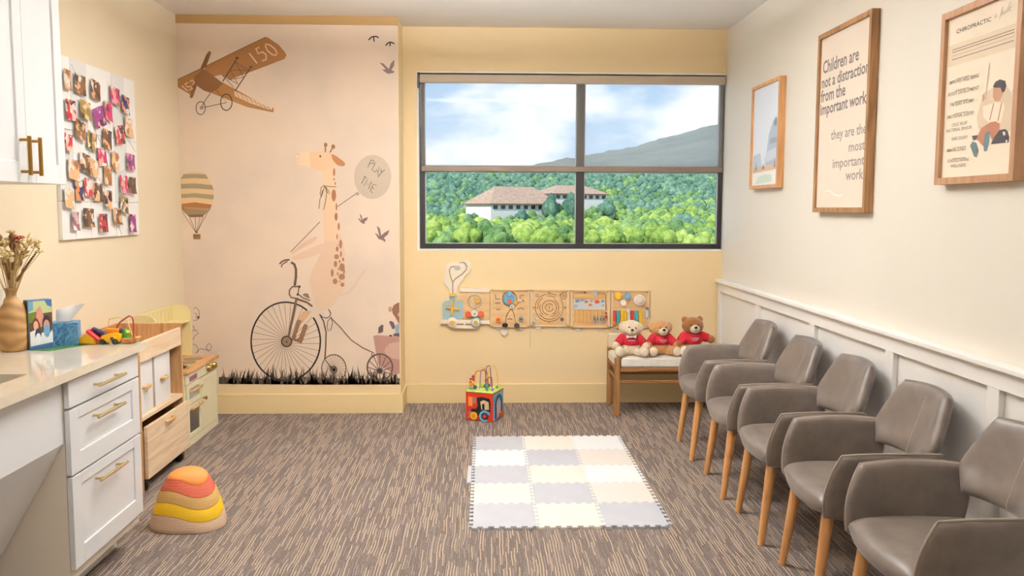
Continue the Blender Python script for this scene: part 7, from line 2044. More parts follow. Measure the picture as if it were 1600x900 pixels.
# ================================================================== bench
WAL = wood('brown_oak', (172, 122, 70), (126, 82, 42), 'Z', 9, .45)
WALX = wood('brown_oak_rail', (160, 112, 64), (116, 76, 40), 'X', 9, .45)
bench = thing('bench', (1.36, 6.33, 0), 'low wooden bench with white woven seat under the teddy bears', 'bench')
BX0, BX1, BY0, BY1 = .945, 1.765, 6.115, 6.53
for (a, b_) in ((BX0, BY0), (BX1 - .04, BY0), (BX0, BY1 - .04), (BX1 - .04, BY1 - .04)):
    ob('leg', MB().box(a, a + .04, b_, b_ + .04, 0, .428 if b_ == BY0 else .445, .006), WAL, bench)
for yy in (BY0 + .008, BY1 - .036):
    ob('seat_rail', MB().box(BX0 + .04, BX1 - .04, yy, yy + .028, .325, .358, .005), WALX, bench)
    ob('stretcher', MB().box(BX0 + .04, BX1 - .04, yy + .002, yy + .026, .236, .262, .005), WALX, bench)
for xx in (BX0 + .006, BX1 - .034):
    ob('side_rail', MB().box(xx, xx + .028, BY0 + .04, BY1 - .04, .335, .37, .005), WALX, bench)
    ob('side_stretcher', MB().box(xx + .002, xx + .026, BY0 + .04, BY1 - .04, .262, .288, .005), WALX, bench)
q = .043
px0, px1, py0, py1 = BX0 + .004, BX1 - .004, BY0 + .003, BY1 - .003
seat_plan = [(px0 + q, py0), (px1 - q, py0), (px1 - q, py0 + q), (px1, py0 + q), (px1, py1 - q), (px1 - q, py1 - q), (px1 - q, py1), (px0 + q, py1), (px0 + q, py1 - q), (px0, py1 - q), (px0, py0 + q), (px0 + q, py0 + q)]
ob('woven_seat', MB().prism(seat_plan, .359, .429, 'z', .010), M('white_woven_cord', (244, 236, 222), .8, var=(40, .05), bump=(160, .4)), bench, 50)
cu = MB().pillow(lambda u, v: (1.035 + .085 * u, 6.535 - .02 * v, .49 + .062 * v), .035, 12, 10, .1, 8)
tag(move_base(ob('small_cushion', cu, M('oat_linen', (232, 216, 186), .85, bump=(200, .2))), (1.035, 6.53, .43)), 'flat oat-coloured cushion propped on the wall behind the cream bear', 'cushion')

# ================================================================== teddy bears
RED = M('red_jersey', (190, 22, 44), .8, bump=(220, .2))
NOSE = M('black_plastic', (18, 16, 16), .25)
PRINT = M('white_shirt_print', (244, 240, 236), .7)
def fur(name, rgb):
    return M(name, rgb, .95, var=(30, .10), bump=(90, .9), sheen=.4)
def teddy(loc, rz, furm, padm, muzm, label, arm_up, drop_ears, bow, s=1.0, head_tilt=0.0):
    t = local(thing('teddy_bear', loc, label, 'teddy bear', 'teddy bears on the bench', rz))
    t.scale = (s, s, s)
    HT = Matrix.Translation((0, 0, .165)) @ Matrix.Rotation(head_tilt, 4, 'Y') @ Matrix.Translation((0, 0, -.165))
    H = lambda p: tuple(HT @ Vector(p))
    k = MB()
    k.ball((0, .005, .078), (.064, .056, .078), 3)
    k.ball((0, .0, .055), (.060, .050, .050), 3)
    k.ball(H((0, -.004, .203)), (.077, .060, .061), 3)
    k.ball(H((0, -.02, .192)), (.058, .05, .044), 3)
    k.ball((0, 0, .152), .04, 2)
    for sd in (-1, 1):
        if drop_ears:
            k.ball(H((sd * .072, .004, .205)), (.020, .017, .036), 2)
            k.ball(H((sd * .058, .004, .228)), (.022, .017, .022), 2)
        else:
            k.ball(H((sd * .054, .006, .246)), (.025, .014, .025), 2)
        hand = (sd * .112, -.038, .072)
        if sd == arm_up:
            hand = (sd * .128, -.020, .108)
        k.capsule((sd * .058, -.004, .132), hand, .027, .028)
        k.ball((hand[0], hand[1], hand[2]), (.030, .029, .031), 2)
        k.capsule((sd * .044, -.02, .031), (sd * .080, -.080, .031), .030, .027)
        k.ball((sd * .088, -.100, .043), (.039, .028, .043), 2)
    ob('body', remeshed(k, .0055, 5), furm, t, 180)
    for sd in (-1, 1):
        ob('foot_pad', MB().ball((sd * .090, -.121, .043), (.031, .012, .035), 2), padm, t, 180)
        ob('eye', MB().ball(H((sd * .023, -.060, .214)), .0062, 2), NOSE, t, 180)
        if not drop_ears:
            ob('inner_ear', MB().ball(H((sd * .054, -.004, .245)), (.016, .008, .016), 2), furm, t, 180)
    mz = ob('muzzle', MB().ball(H((0, -.060, .186)), (.034, .026, .029), 3), muzm, t, 180)
    ob('nose', MB().ball(H((0, -.084, .200)), (.0125, .008, .0095), 2), NOSE, mz, 180)
    ob('mouth', MB().tube([H((-.010, -.083, .176)), H((0, -.087, .180)), H((0, -.088, .192)), H((0, -.087, .180)), H((.010, -.083, .176))], .0012, 5), NOSE, mz)
    k = MB()
    k.ball((0, .003, .105), (.071, .064, .050), 3)
    k.ball((0, .003, .128), (.066, .056, .034), 3)
    for sd in (-1, 1):
        e_ = Vector((sd * .112, -.038, .072)) if sd != arm_up else Vector((sd * .128, -.020, .108))
        a_ = Vector((sd * .058, -.004, .132))
        k.capsule(a_, a_.lerp(e_, .50), .034, .034, 4)
    sh = ob('shirt', remeshed(k, .0055, 4), RED, t, 180)
    # white chest print, a line of small script
    r = random.Random(len(label))
    pts = []
    for i in range(22):
        x = -.026 + .052 * i / 21
        z = .118 + (.006 if i % 2 else -.004) * r.uniform(.5, 1.1) + (.010 if i == 0 else 0)
        pts.append((x, -.0605 + x * x * 4.0, z))
    ob('shirt_print', MB().tube(pts, .0016, 5), PRINT, sh)
    if not bow:
        pts = [(-.018 + .036 * i / 11, -.0612 + (-.018 + .036 * i / 11) ** 2 * 4.0, .106 + (.002 if i % 2 else -.002)) for i in range(12)]
        ob('shirt_print', MB().tube(pts, .0012, 5), PRINT, sh)
    if bow:
        k = MB()
        k.pillow(lambda u, v: (-.020 + .017 * u, -.063 - .004 * u, .147 + .013 * v * (.55 - .45 * u)), .012, 8, 8, .1)
        k.pillow(lambda u, v: (.020 + .017 * u, -.063 + .004 * u, .147 + .013 * v * (.55 + .45 * u)), .012, 8, 8, .1)
        k.ball((0, -.066, .147), .007, 2)
        ob('bow_tie', k, PRINT, t, 60)
    return t
CF = fur('cream_fur', (234, 212, 182)); TF = fur('tan_fur', (202, 148, 92)); BF = fur('brown_fur', (158, 100, 46)); PADC = fur('pale_pad', (240, 224, 196))
teddy((1.075, 6.235, .428), -.05, CF, PADC, CF, 'cream teddy bear with white bow tie and red shirt on the bench', 0, True, True, 1.0, .10)
teddy((1.305, 6.26, .428), .10, TF, PADC, PADC, 'tan teddy bear in red shirt between the cream and brown bears', 0, True, False, .98, -.04)
teddy((1.545, 6.28, .428), .05, BF, PADC, PADC, 'dark brown teddy bear in red shirt with one arm raised', 1, False, False, 1.06, -.03)

# ================================================================== bead-maze activity cube
CS, CHT = .208, .205
cube = local(thing('activity_cube', (.004, 6.087, 0), 'red wooden activity cube with bead maze on top by the window wall', 'activity cube', None, math.radians(-22.8)))
h = CS / 2
ob('box', MB().box(-h, h, -h, h, .0, CHT, .004), M('red_cube_paint', (206, 54, 34), .35), cube)
ob('lid', MB().box(-h - .004, h + .004, -h - .004, h + .004, CHT, CHT + .010, .003), M('lime_lid', (206, 226, 120), .4, var=(20, .25)), cube)
FZ = lambda v: CHT * (1 - v)
def face_plate(name, pts, rgb, d0=0.0, d1=.004, side='front'):
    m = M('cube_%d_%d_%d' % rgb, rgb, .45)
    if side == 'front':
        return ob(name, MB().prism([(-h + u * CS, FZ(v)) for u, v in pts], -h - d1, -h - d0 + .001, 'y'), m, cube)
    return ob(name, MB().prism([(-h + u * CS, FZ(v)) for u, v in pts], h + d0 - .001, h + d1, 'x'), m, cube)
def circle(cx, cy, r, n=20, a0=0, a1=360):
    return [(cx + r * math.cos(math.radians(a0 + (a1 - a0) * i / n)), cy + r * math.sin(math.radians(a0 + (a1 - a0) * i / n))) for i in range(n + (0 if a1 - a0 == 360 else 1))]
face_plate('black_track', [(.42, .18), (.60, .14), (.88, .18), (.92, .30), (.92, .62), (.62, .66), (.60, .78), (.45, .82), (.40, .70), (.20, .66), (.22, .58), (.40, .56), (.46, .45)], (26, 20, 20))
face_plate('orange_gate', [(.10, .16), (.27, .16), (.27, .50), (.10, .50)], (226, 110, 50))
face_plate('grey_gate', [(.29, .16), (.40, .16), (.38, .40), (.29, .40)], (160, 120, 120))
for u in (.13, .18, .23):
    face_plate('gate_bar', [(u, .18), (u + .02, .18), (u + .02, .48), (u, .48)], (240, 190, 90), .004, .007)
face_plate('house', [(.56, .30), (.68, .24), (.86, .30), (.88, .56), (.60, .58)], (222, 196, 150), .004, .008)
face_plate('house_door', [(.63, .38), (.71, .36), (.72, .56), (.64, .57)], (24, 20, 20), .008, .010)
face_plate('yellow_wheel', circle(.32, .82, .135), (232, 170, 40), 0, .010)
face_plate('yellow_wheel_centre', circle(.32, .82, .06), (214, 140, 30), .010, .014)
face_plate('blue_arc', circle(.72, .80, .20, 18, 60, 340) + circle(.72, .80, .13, 18, 340, 60)[::1], (96, 172, 206), 0, .008)
face_plate('red_gem', [(.72, .72), (.80, .80), (.72, .88), (.64, .80)], (206, 60, 44), .004, .012)
face_plate('dark_gem_back', circle(.72, .80, .12), (52, 44, 52), .0, .006)
for (u, v) in ((.10, .72), (.14, .78), (.10, .86), (.16, .68)):
    face_plate('grey_mark', [(u, v), (u + .05, v - .02), (u + .06, v + .04), (u + .01, v + .05)], (150, 146, 150))
face_plate('blue_panel', [(.06, .05), (.94, .05), (.94, .95), (.06, .95)], (112, 178, 214), 0, .003, 'side')
face_plate('dark_arch', circle(.5, .45, .34, 14, 180, 360) + [(.84, .92), (.72, .92), (.72, .45)] + circle(.5, .45, .22, 14, 360, 180) + [(.28, .92), (.16, .92)], (60, 84, 96), .003, .006, 'side')
face_plate('pink_arch', circle(.5, .5, .16, 12, 180, 360) + [(.66, .9), (.34, .9)], (206, 176, 190), .003, .006, 'side')
face_plate('orange_base', [(.5, .80), (.92, .76), (.92, .94), (.5, .94)], (214, 96, 50), .006, .009, 'side')
LZ = CHT + .010
def arch(p0, p1, hh, n=12, sq=4):
    r = []
    for i in range(n + 1):
        f = i / n
        r.append((p0[0] + (p1[0] - p0[0]) * f, p0[1] + (p1[1] - p0[1]) * f, LZ + hh * (1 - abs(2 * f - 1) ** sq)))
    return r
WIRES = [('yellow_wire', (236, 190, 70), arch((-.07, -.03), (.0, .06), .150)), ('yellow_wire', (236, 196, 90), arch((.02, -.01), (.085, .05), .165)),
         ('red_wire', (206, 96, 60), arch((-.065, -.06), (.02, .03), .130, sq=8)), ('purple_wire', (128, 84, 110), arch((.005, .0), (.025, .06), .160, sq=6)),
         ('brown_wire', (150, 74, 46), arch((.045, -.07), (.085, -.06), .098, sq=8)), ('purple_wire', (150, 110, 130), arch((-.03, -.02), (-.01, .05), .135, sq=6))]
for nm, rgb, pts in WIRES:
    ob(nm, MB().tube(pts, .0034, 8), M('wire_%d_%d_%d' % rgb, rgb, .35), cube)
for (x, y, z, rgb, sh) in ((-.078, -.075, .012, (70, 160, 70), 1), (-.078, -.075, .034, (226, 130, 40), 1), (-.078, -.075, .056, (226, 90, 40), 1), (-.078, -.075, .078, (50, 60, 50), .7), (-.065, -.06, .045, (236, 190, 50), 1), (-.065, -.06, .075, (206, 40, 40), 1), (-.065, -.06, .095, (190, 40, 50), 1), (-.045, -.07, .02, (56, 84, 130), 1.3), (.045, -.07, .015, (70, 150, 90), 1.1), (.045, -.07, .035, (70, 150, 110), 1), (.085, .02, .014, (90, 170, 90), 1), (.005, .0, .02, (90, 70, 130), 1.2), (.02, .03, .02, (80, 70, 130), 1), (-.02, .01, .022, (180, 210, 60), 1.6), (.085, -.06, .015, (120, 110, 180), .9), (-.01, .05, .05, (140, 110, 150), 1)):
    ob('bead', MB().ball((x, y, LZ + z), (.011 * sh, .011 * sh, .012 * sh), 2), M('bead_%d_%d_%d' % rgb, rgb, .35), cube, 180)
# ================================================================== the mural on the projecting wall
def mural_material():
    m = bpy.data.materials.new('mural_paper')
    m.use_nodes = True
    nt = m.node_tree
    b = nt.nodes['Principled BSDF']
    b.inputs['Roughness'].default_value = .75
    tc = nt.nodes.new('ShaderNodeTexCoord')
    n = nt.nodes.new('ShaderNodeTexNoise')
    n.inputs['Scale'].default_value = 1.5
    n.inputs['Detail'].default_value = 4
    nt.links.new(tc.outputs['Object'], n.inputs['Vector'])
    r = nt.nodes.new('ShaderNodeValToRGB')
    r.color_ramp.elements[0].position = .42
    r.color_ramp.elements[0].color = (*lin((232, 208, 184)), 1)
    r.color_ramp.elements[1].position = .62
    r.color_ramp.elements[1].color = (*lin((220, 200, 180)), 1)
    nt.links.new(n.outputs['Fac'], r.inputs[0])
    nt.links.new(r.outputs[0], b.inputs['Base Color'])
    return m
mural = thing('wall_mural', (-1.4, YM, .212), 'beige wall mural of a giraffe riding a penny-farthing under an aeroplane', 'mural')
ob('paper', MB().box(XL + .001, XB - .006, YM - .002, YM, .213, 2.789), mural_material(), mural, 0)
lay = 0
for part, items in sorted(MURAL.items(), key=lambda kv: kv[0] != 'grass_print'):
    k = MB()
    cols = []
    for it in items:
        if it[1] not in cols:
            cols.append(it[1])
    zoff = 0.0
    for i, it in enumerate(items):
        k.m = cols.index(it[1])
        zoff = .0024 + lay * .0001 + min(i, 45) * (.000002 if part == 'grass_print' else .00004)
        y = YM - zoff
        if it[0] == 'p':
            k.flat(it[2], y)
        else:
            vs, fs = ribbon(it[2], it[3])
            k.add_mesh([(p[0], y, p[1]) for p in vs], fs)
    for v in k.bm.verts:
        v.co.x = min(max(v.co.x, XL + .0015), XB - .0065)
        v.co.z = max(v.co.z, .2132)
    ob(part.split('#')[0], k, [M('print_%d_%d_%d' % c, c, .75) for c in cols], mural, 0)
    lay += 1

# ================================================================== train of wooden activity boards
BL_LABEL = ['wooden train-engine activity board with cream smoke plate and yellow cross', 'wooden activity board with blue round face and dangling heart', 'wooden activity board with a circular maze', 'wooden activity board with picture card over a row of slats', 'wooden activity board with coloured xylophone bars above the bears']
BPOS = [(-.1, .60), (.2, .57), (.5, .57), (.81, .57), (1.12, .57)]
btop = [thing('activity_board', (BPOS[i][0], YB, BPOS[i][1]), BL_LABEL[i], 'wall toy', 'activity boards under the window') for i in range(5)]
BPW = wood('birch_ply', (232, 196, 146), (216, 174, 120), 'X', 5, .5)
for it in BOARDS:
    bi, nm, kd, rgb, pts = it[:5]
    m = BPW if nm == 'wood_panel' else M('toy_%d_%d_%d' % tuple(rgb), rgb, .45)
    k = MB()
    if kd == 'p':
        k.prism(pts, YB - it[6] - .001, YB - it[5] - .001, 'y')
    elif kd == 'd':
        (cx, cz), z0, z1, rx, rz = pts[0], it[5], it[6], it[7], it[8]
        k.lathe([(1.0, 0), (1.0, (z1 - z0) * .8), (.9, z1 - z0)], 20, Matrix.Translation((cx, YB - z0 - .001, cz)) @ Matrix.Diagonal((rx, 1, rz, 1)) @ Matrix.Rotation(math.pi / 2, 4, 'X'))
    else:
        z0, r = it[5], it[6]
        k.tube([(p[0], YB - z0 - .001 - min(r, .003), p[1]) for p in pts], r, 6)
        if r > .005:
            c = sum(v.co.y for v in k.bm.verts) / len(k.bm.verts)
            for v in k.bm.verts:
                v.co.y = c + (v.co.y - c) * min(1, .005 / r)
    ob(nm, k, m, btop[bi], 35)
ob('pull_cord', MB().tube([(.353, YB - .006, .566), (.353, YB - .006, .43)], .0016, 5), M('pale_blue_cord', (176, 190, 190), .7), btop[2])

# ================================================================== snapshots pinned on a white board
board = thing('photo_board', (-2.15, 4.94, 1.333), 'white pin board crowded with small snapshots on the left wall', 'board')
BW = M('white_board_panel', (246, 242, 236), .45)
BW2 = M('grey_white_board_panel', (228, 226, 222), .45)
cells = [(4.455, 4.60), (4.603, 4.78), (4.783, 5.10), (5.103, 5.27), (5.273, 5.432)]
bz = [1.333, 1.53, 1.90, 2.272]
for i, (a, b_) in enumerate(cells):
    for j in range(3):
        ob('panel', MB().box(XL + .001, XL + .021, a, b_, bz[j] + .001, bz[j + 1] - .001, .001), BW2 if (i, j) in ((1, 2), (3, 2), (3, 1), (0, 1)) else BW, board)
STRING = M('white_string', (206, 200, 190), .7)
for pts in ([(4.62, 2.24), (4.74, 2.13), (4.80, 1.98), (4.93, 1.86)], [(4.95, 1.86), (5.18, 1.70), (5.36, 1.79)], [(4.72, 1.78), (4.94, 1.62), (5.08, 1.46), (5.16, 1.34)], [(5.20, 2.10), (5.28, 1.93), (5.40, 1.84)]):
    ob('string', MB().tube([(XL + .023, y, z) for y, z in pts], .0012, 5), STRING, board)
TINTS = {'tan': ((214, 172, 124), (150, 98, 60), (236, 214, 190)), 'brown': ((120, 84, 54), (72, 48, 34), (206, 168, 120)), 'dark brown': ((58, 40, 32), (104, 68, 44), (214, 160, 100)),
         'magenta': ((186, 40, 96), (90, 30, 60), (226, 150, 170)), 'navy': ((44, 46, 96), (30, 24, 40), (206, 130, 80)), 'crimson': ((178, 34, 58), (70, 24, 34), (232, 190, 170)),
         'olive': ((150, 122, 66), (70, 58, 34), (222, 200, 150)), 'purple': ((136, 44, 120), (60, 28, 66), (220, 130, 170)), 'grey': ((186, 170, 170), (140, 90, 100), (232, 222, 220))}
def snap_material(nm):
    m = bpy.data.materials.new('snapshot_' + nm.replace(' ', '_'))
    m.use_nodes = True
    nt = m.node_tree
    b = nt.nodes['Principled BSDF']
    b.inputs['Roughness'].default_value = .35
    g = nt.nodes.new('ShaderNodeNewGeometry')
    n = nt.nodes.new('ShaderNodeTexNoise')
    n.inputs['Scale'].default_value = 30
    nt.links.new(g.outputs['Position'], n.inputs['Vector'])
    mx = nt.nodes.new('ShaderNodeVectorMath')
    mx.operation = 'MULTIPLY_ADD'
    mx.inputs[1].default_value = (.05, .05, .05)
    nt.links.new(n.outputs['Color'], mx.inputs[0])
    nt.links.new(g.outputs['Position'], mx.inputs[2])
    vo = nt.nodes.new('ShaderNodeTexVoronoi')
    vo.inputs['Scale'].default_value = 27
    nt.links.new(mx.outputs[0], vo.inputs['Vector'])
    sp = nt.nodes.new('ShaderNodeSeparateColor')
    nt.links.new(vo.outputs['Color'], sp.inputs[0])
    r = nt.nodes.new('ShaderNodeValToRGB')
    r.color_ramp.interpolation = 'CONSTANT'
    c = TINTS[nm]
    skin, mist = (214, 160, 128), (226, 218, 208)
    el = r.color_ramp.elements
    el[0].position = 0
    el[0].color = (*lin(c[1]), 1)
    el[1].position = .86
    el[1].color = (*lin(mist), 1)
    for q, cc in ((.22, c[0]), (.52, c[2]), (.64, c[0]), (.74, skin)):
        en = el.new(q)
        en.color = (*lin(cc), 1)
    nt.links.new(sp.outputs[0], r.inputs[0])
    nt.links.new(r.outputs[0], b.inputs['Base Color'])
    return m
SNAPM = {k_: snap_material(k_) for k_ in TINTS}
WB = M('photo_paper_back', (240, 236, 230), .5)
PINM = M('clear_pin', (236, 232, 224), .2)
RW = ['top row', 'second row', 'third row', 'fourth row', 'fifth row', 'sixth row', 'bottom row']
PL = ['leftmost', 'second from left', 'third from left', 'fourth from left', 'fifth from left', 'sixth from left']
rs = random.Random(5)
for (y, z, w_, h_, tilt, tint, row, place) in SNAPSHOTS:
    k = MB()
    T = Matrix.Translation((XL + .034, y, z)) @ Matrix.Rotation(math.radians(-tilt), 4, 'X')
    n = 6
    curl = rs.uniform(.003, .008)
    vs, fs = [], []
    for side in (0, 1):
        for j in range(n + 1):
            for i in range(3):
                f = j / n
                xo = curl * (f - .25) ** 2 * 2.2 + rs.uniform(0, .0005) + (0 if side else .0006)
                vs.append(tuple(T @ Vector((xo, (i - 1) * w_ / 2, h_ / 2 - h_ * f))))
    q = (n + 1) * 3
    for side in (0, 1):
        for j in range(n):
            for i in range(2):
                a = side * q + j * 3 + i
                f = (a, a + 1, a + 4, a + 3)
                fs.append(f if side == 0 else f[::-1])
    k.add_mesh(vs, fs)
    for f in k.bm.faces:
        f.material_index = 0 if f.index < n * 2 else 1
    k.bm.faces.index_update()
    for i_, f in enumerate(k.bm.faces):
        f.material_index = 0 if i_ < n * 2 else 1
    s_ = thing('snapshot', (XL + .03, y, z), '%s-toned snapshot pinned to the white board, %s of the %s' % (tint, PL[place], RW[row]), 'photo', 'snapshots on the pin board')
    ob('print', k, [SNAPM[tint], WB], s_, 180)
    ob('pin', MB().tube([(XL + .021, y, z + h_ * .43), (XL + .043, y, z + h_ * .43)], .0035, 8), PINM, s_)

# ================================================================== framed prints on the right wall
FW_ = wood('walnut_frame', (168, 122, 76), (128, 86, 48), 'Z', 9, .45)
FW2 = wood('ash_frame', (184, 140, 104), (160, 116, 82), 'Z', 9, .45)
FW3 = wood('honey_frame', (214, 160, 106), (188, 132, 80), 'Z', 9, .45)
def picture(name, label, y0, y1, z0, z1, bar, dep, fm, paper):
    """y0 = near side, y1 = far side"""
    t = thing(name, (XR - .01, (y0 + y1) / 2, z0), label, 'picture', 'framed prints on the right wall')
    for (a, b_, c, d) in ((y0, y0 + bar, z0, z1), (y1 - bar, y1, z0, z1), (y0 + bar, y1 - bar, z0, z0 + bar), (y0 + bar, y1 - bar, z1 - bar, z1)):
        ob('frame_bar', MB().box(XR - dep, XR - .001, a, b_, c, d, .0015), fm, t)
    iy0, iy1, iz0, iz1 = y0 + bar, y1 - bar, z0 + bar, z1 - bar
    p = ob('print', MB().box(XR - .030, XR - .012, iy0, iy1, iz0, iz1), paper, t, 0)
    def mp(u, v, lift=0.0):
        return (XR - .0304 - lift, iy1 - u * (iy1 - iy0), iz1 - v * (iz1 - iz0))
    return t, p, mp
def typeset(body, u0, u1, vbase, vh, mp, mat, parent, bold=0.0, name='lettering', lift=.0002):
    vs, fs = lettering(body, bold)
    k = MB()
    k.add_mesh([mp(u0 + x * (u1 - u0), vbase - y * vh / .72, lift) for x, y in vs], fs)
    return ob(name, k, mat, parent, 0)
INK = M('charcoal_ink', (112, 104, 98), .7)
INK2 = M('grey_ink', (146, 136, 126), .7)
INK3 = M('black_ink', (56, 48, 44), .7)
INK4 = M('pale_script_ink', (190, 170, 146), .7)
INK5 = M('brown_grey_ink', (128, 114, 102), .7)

t, p, mp = picture('lettered_print', 'tall walnut-framed print lettered Children are not a distraction', 4.02, 4.665, 1.487, 2.43, .026, .042, FW_, M('oat_paper', (226, 210, 192), .7, var=(3, .03)))
typeset('Children are', .045, .79, .205, .075, mp, INK, p, .02)
typeset('not a distraction', .03, .99, .290, .068, mp, INK, p, .02)
typeset('from the', .02, .55, .372, .072, mp, INK, p, .02)
typeset('important work.', .02, .985, .448, .068, mp, INK, p, .02)
typeset('they are the', .28, .985, .607, .058, mp, INK2, p, .014)
typeset('most', .66, .97, .692, .055, mp, INK2, p, .014)
typeset('important', .34, .97, .772, .055, mp, INK2, p, .014)
typeset('work.', .62, .98, .848, .058, mp, INK2, p, .014)
k = MB()
vs, fs = ribbon([(.2, .905), (.3, .90), (.38, .925), (.5, .935), (.58, .93)], .006)
k.add_mesh([mp(a, b_, .0002) for a, b_ in vs], fs)
ob('white_flourish', k, M('white_ink', (246, 240, 232), .6), p, 0)

t, p, mp = picture('health_print', 'ash-framed print headed CHIROPRACTIC with a child on a swing', 2.878, 3.392, 1.600, 2.262, .027, .045, FW2, M('cream_paper', (238, 222, 198), .7))
k = MB()
k.add_mesh([mp(*q, .0001) for q in ((0, .166), (1, .166), (1, .300), (0, .300))], [(0, 1, 2, 3)])
ob('text_band', k, M('tan_band', (222, 202, 174), .7), p, 0)
typeset('CHIROPRACTIC', .13, .62, .104, .026, mp, INK3, p, .01)
k = MB()
for st in ([(.66, .085), (.69, .075), (.70, .09), (.665, .092)], [(.73, .108), (.765, .045), (.752, .095), (.775, .075), (.79, .095), (.80, .075), (.815, .092), (.86, .03), (.835, .088), (.87, .062), (.855, .08), (.875, .09)]):
    vs, fs = ribbon(st, .006)
    k.add_mesh([mp(a, b_, .0002) for a, b_ in vs], fs)
ob('script_lettering', k, INK4, p, 0)
for v, mm in ((.196, INK5), (.212, INK5), (.234, INK4), (.257, INK5)):
    k = MB()
    k.add_mesh([mp(*q, .0003) for q in ((.08, v), (.93, v), (.93, v + .005), (.08, v + .005))], [(0, 1, 2, 3)])
    ob('text_line', k, mm, p, 0)
for (body, u0, u1, v, vh) in (('IMPROVES WELL BEING', .06, .49, .412, .022), ('BOOST DEVELOPMENT', .05, .50, .484, .022), ('THE QUIET EPIDEMY', .08, .44, .552, .022), ('EMOTIONAL SLEEPER', .05, .45, .627, .022),
                              ('COLIC RELIEF', .13, .36, .680, .020), ('BACTERIAL SENSOR', .05, .43, .712, .020), ('EASE COLICKY', .14, .38, .768, .020), ('IMMUNE ZONED', .07, .36, .838, .022), ('SCHOOLS HAVING', .09, .41, .905, .020), ('WELLNESS', .14, .37, .938, .020)):
    typeset(body, u0, u1, v, vh, mp, INK5, p, .012)
for v in (.383, .455, .525, .600, .812, .880):
    k = MB()
    k.add_mesh([mp(*q, .0003) for q in ((.16, v), (.36, v), (.36, v + .007), (.16, v + .007))], [(0, 1, 2, 3)])
    ob('small_caption', k, INK4, p, 0)
for i, (rgb, pts) in enumerate(FIGURE_PRINT):
    k = MB()
    k.add_mesh([mp(u, v, .0003 + i * .00005) for u, v in pts], [tuple(range(len(pts)))])
    ob('figure_print', k, M('print_%d_%d_%d' % tuple(rgb), rgb, .7), p, 0)

t, p, mp = picture('landscape_print', 'narrow honey-framed pale blue print nearest the window', 5.255, 5.805, 1.637, 2.312, .022, .042, FW3, M('misty_paper', (232, 238, 246), .35))
for i, (rgb, pts) in enumerate(SCENE_PRINT):
    k = MB()
    k.add_mesh([mp(u, v, .0002 + i * .00005) for u, v in pts], [tuple(range(len(pts)))])
    ob('scene_print', k, M('print_%d_%d_%d' % tuple(rgb), rgb, .5), p, 0)

# wall socket behind the nearest chair
so = thing('wall_socket', (XR - .012, 2.62, .40), 'small white wall socket on the panelling behind the nearest chair', 'socket')
ob('cover_plate', MB().box(XR - .0125, XR - .0062, 2.585, 2.655, .36, .47, .002), M('white_plastic', (242, 238, 230), .4), so)
for z in (.392, .432):
    ob('outlet', MB().box(XR - .014, XR - .0125, 2.603, 2.637, z - .013, z + .013, .0007), M('cream_plastic', (226, 218, 204), .4), so)

# ================================================================== things on the worktop
ZT = .9135
def swirl():
    m = bpy.data.materials.new('swirled_clay')
    m.use_nodes = True
    nt = m.node_tree
    b = nt.nodes['Principled BSDF']
    b.inputs['Roughness'].default_value = .6
    tc = nt.nodes.new('ShaderNodeTexCoord')
    wv = nt.nodes.new('ShaderNodeTexWave')
    wv.bands_direction = 'Z'
    wv.inputs['Scale'].default_value = 7
    wv.inputs['Distortion'].default_value = 9
    wv.inputs['Detail Scale'].default_value = .8
    nt.links.new(tc.outputs['Object'], wv.inputs['Vector'])
    r = nt.nodes.new('ShaderNodeValToRGB')
    r.color_ramp.elements[0].color = (*lin((150, 112, 66)), 1)
    r.color_ramp.elements[1].color = (*lin((186, 146, 94)), 1)
    nt.links.new(wv.outputs['Fac'], r.inputs[0])
    nt.links.new(r.outputs[0], b.inputs['Base Color'])
    return m
VX, VY = -1.932, 3.56
vase = thing('vase', (VX, VY, ZT), 'tan swirled bottle vase holding dried flowers on the worktop', 'vase')
ob('body', MB().lathe([(.040, ZT), (.050, ZT + .006), (.053, ZT + .05), (.0545, ZT + .11), (.0535, ZT + .155), (.047, ZT + .185), (.030, ZT + .208), (.0195, ZT + .222), (.0185, ZT + .245), (.022, ZT + .258), (.019, ZT + .258), (.015, ZT + .235), (.012, ZT + .20)], 32, Matrix.Translation((VX, VY, 0)), cap=False), swirl(), vase, 60)
ob('paper_collar', MB().pillow(lambda u, v: (VX - .030 + .018 * u + .010 * v, VY - .036 - .008 * (1 - u * u), ZT + .212 + .045 * v), .003, 8, 8, .5), M('white_paper', (246, 240, 228), .6), vase, 60)
bq = thing('dried_bouquet', (VX, VY, ZT + .25), 'bunch of dried cream and brown flowers standing in the swirled vase', 'dried flowers')
STEM = M('dried_stem', (176, 146, 92), .8); HEADC = M('dried_cream_head', (226, 202, 152), .9); HEADB = M('dried_brown_head', (124, 84, 50), .9, var=(40, .3)); HEADR = M('dried_rust_head', (160, 76, 48), .9); DLEAF = M('dried_leaf', (206, 176, 116), .85)
rb = random.Random(21)
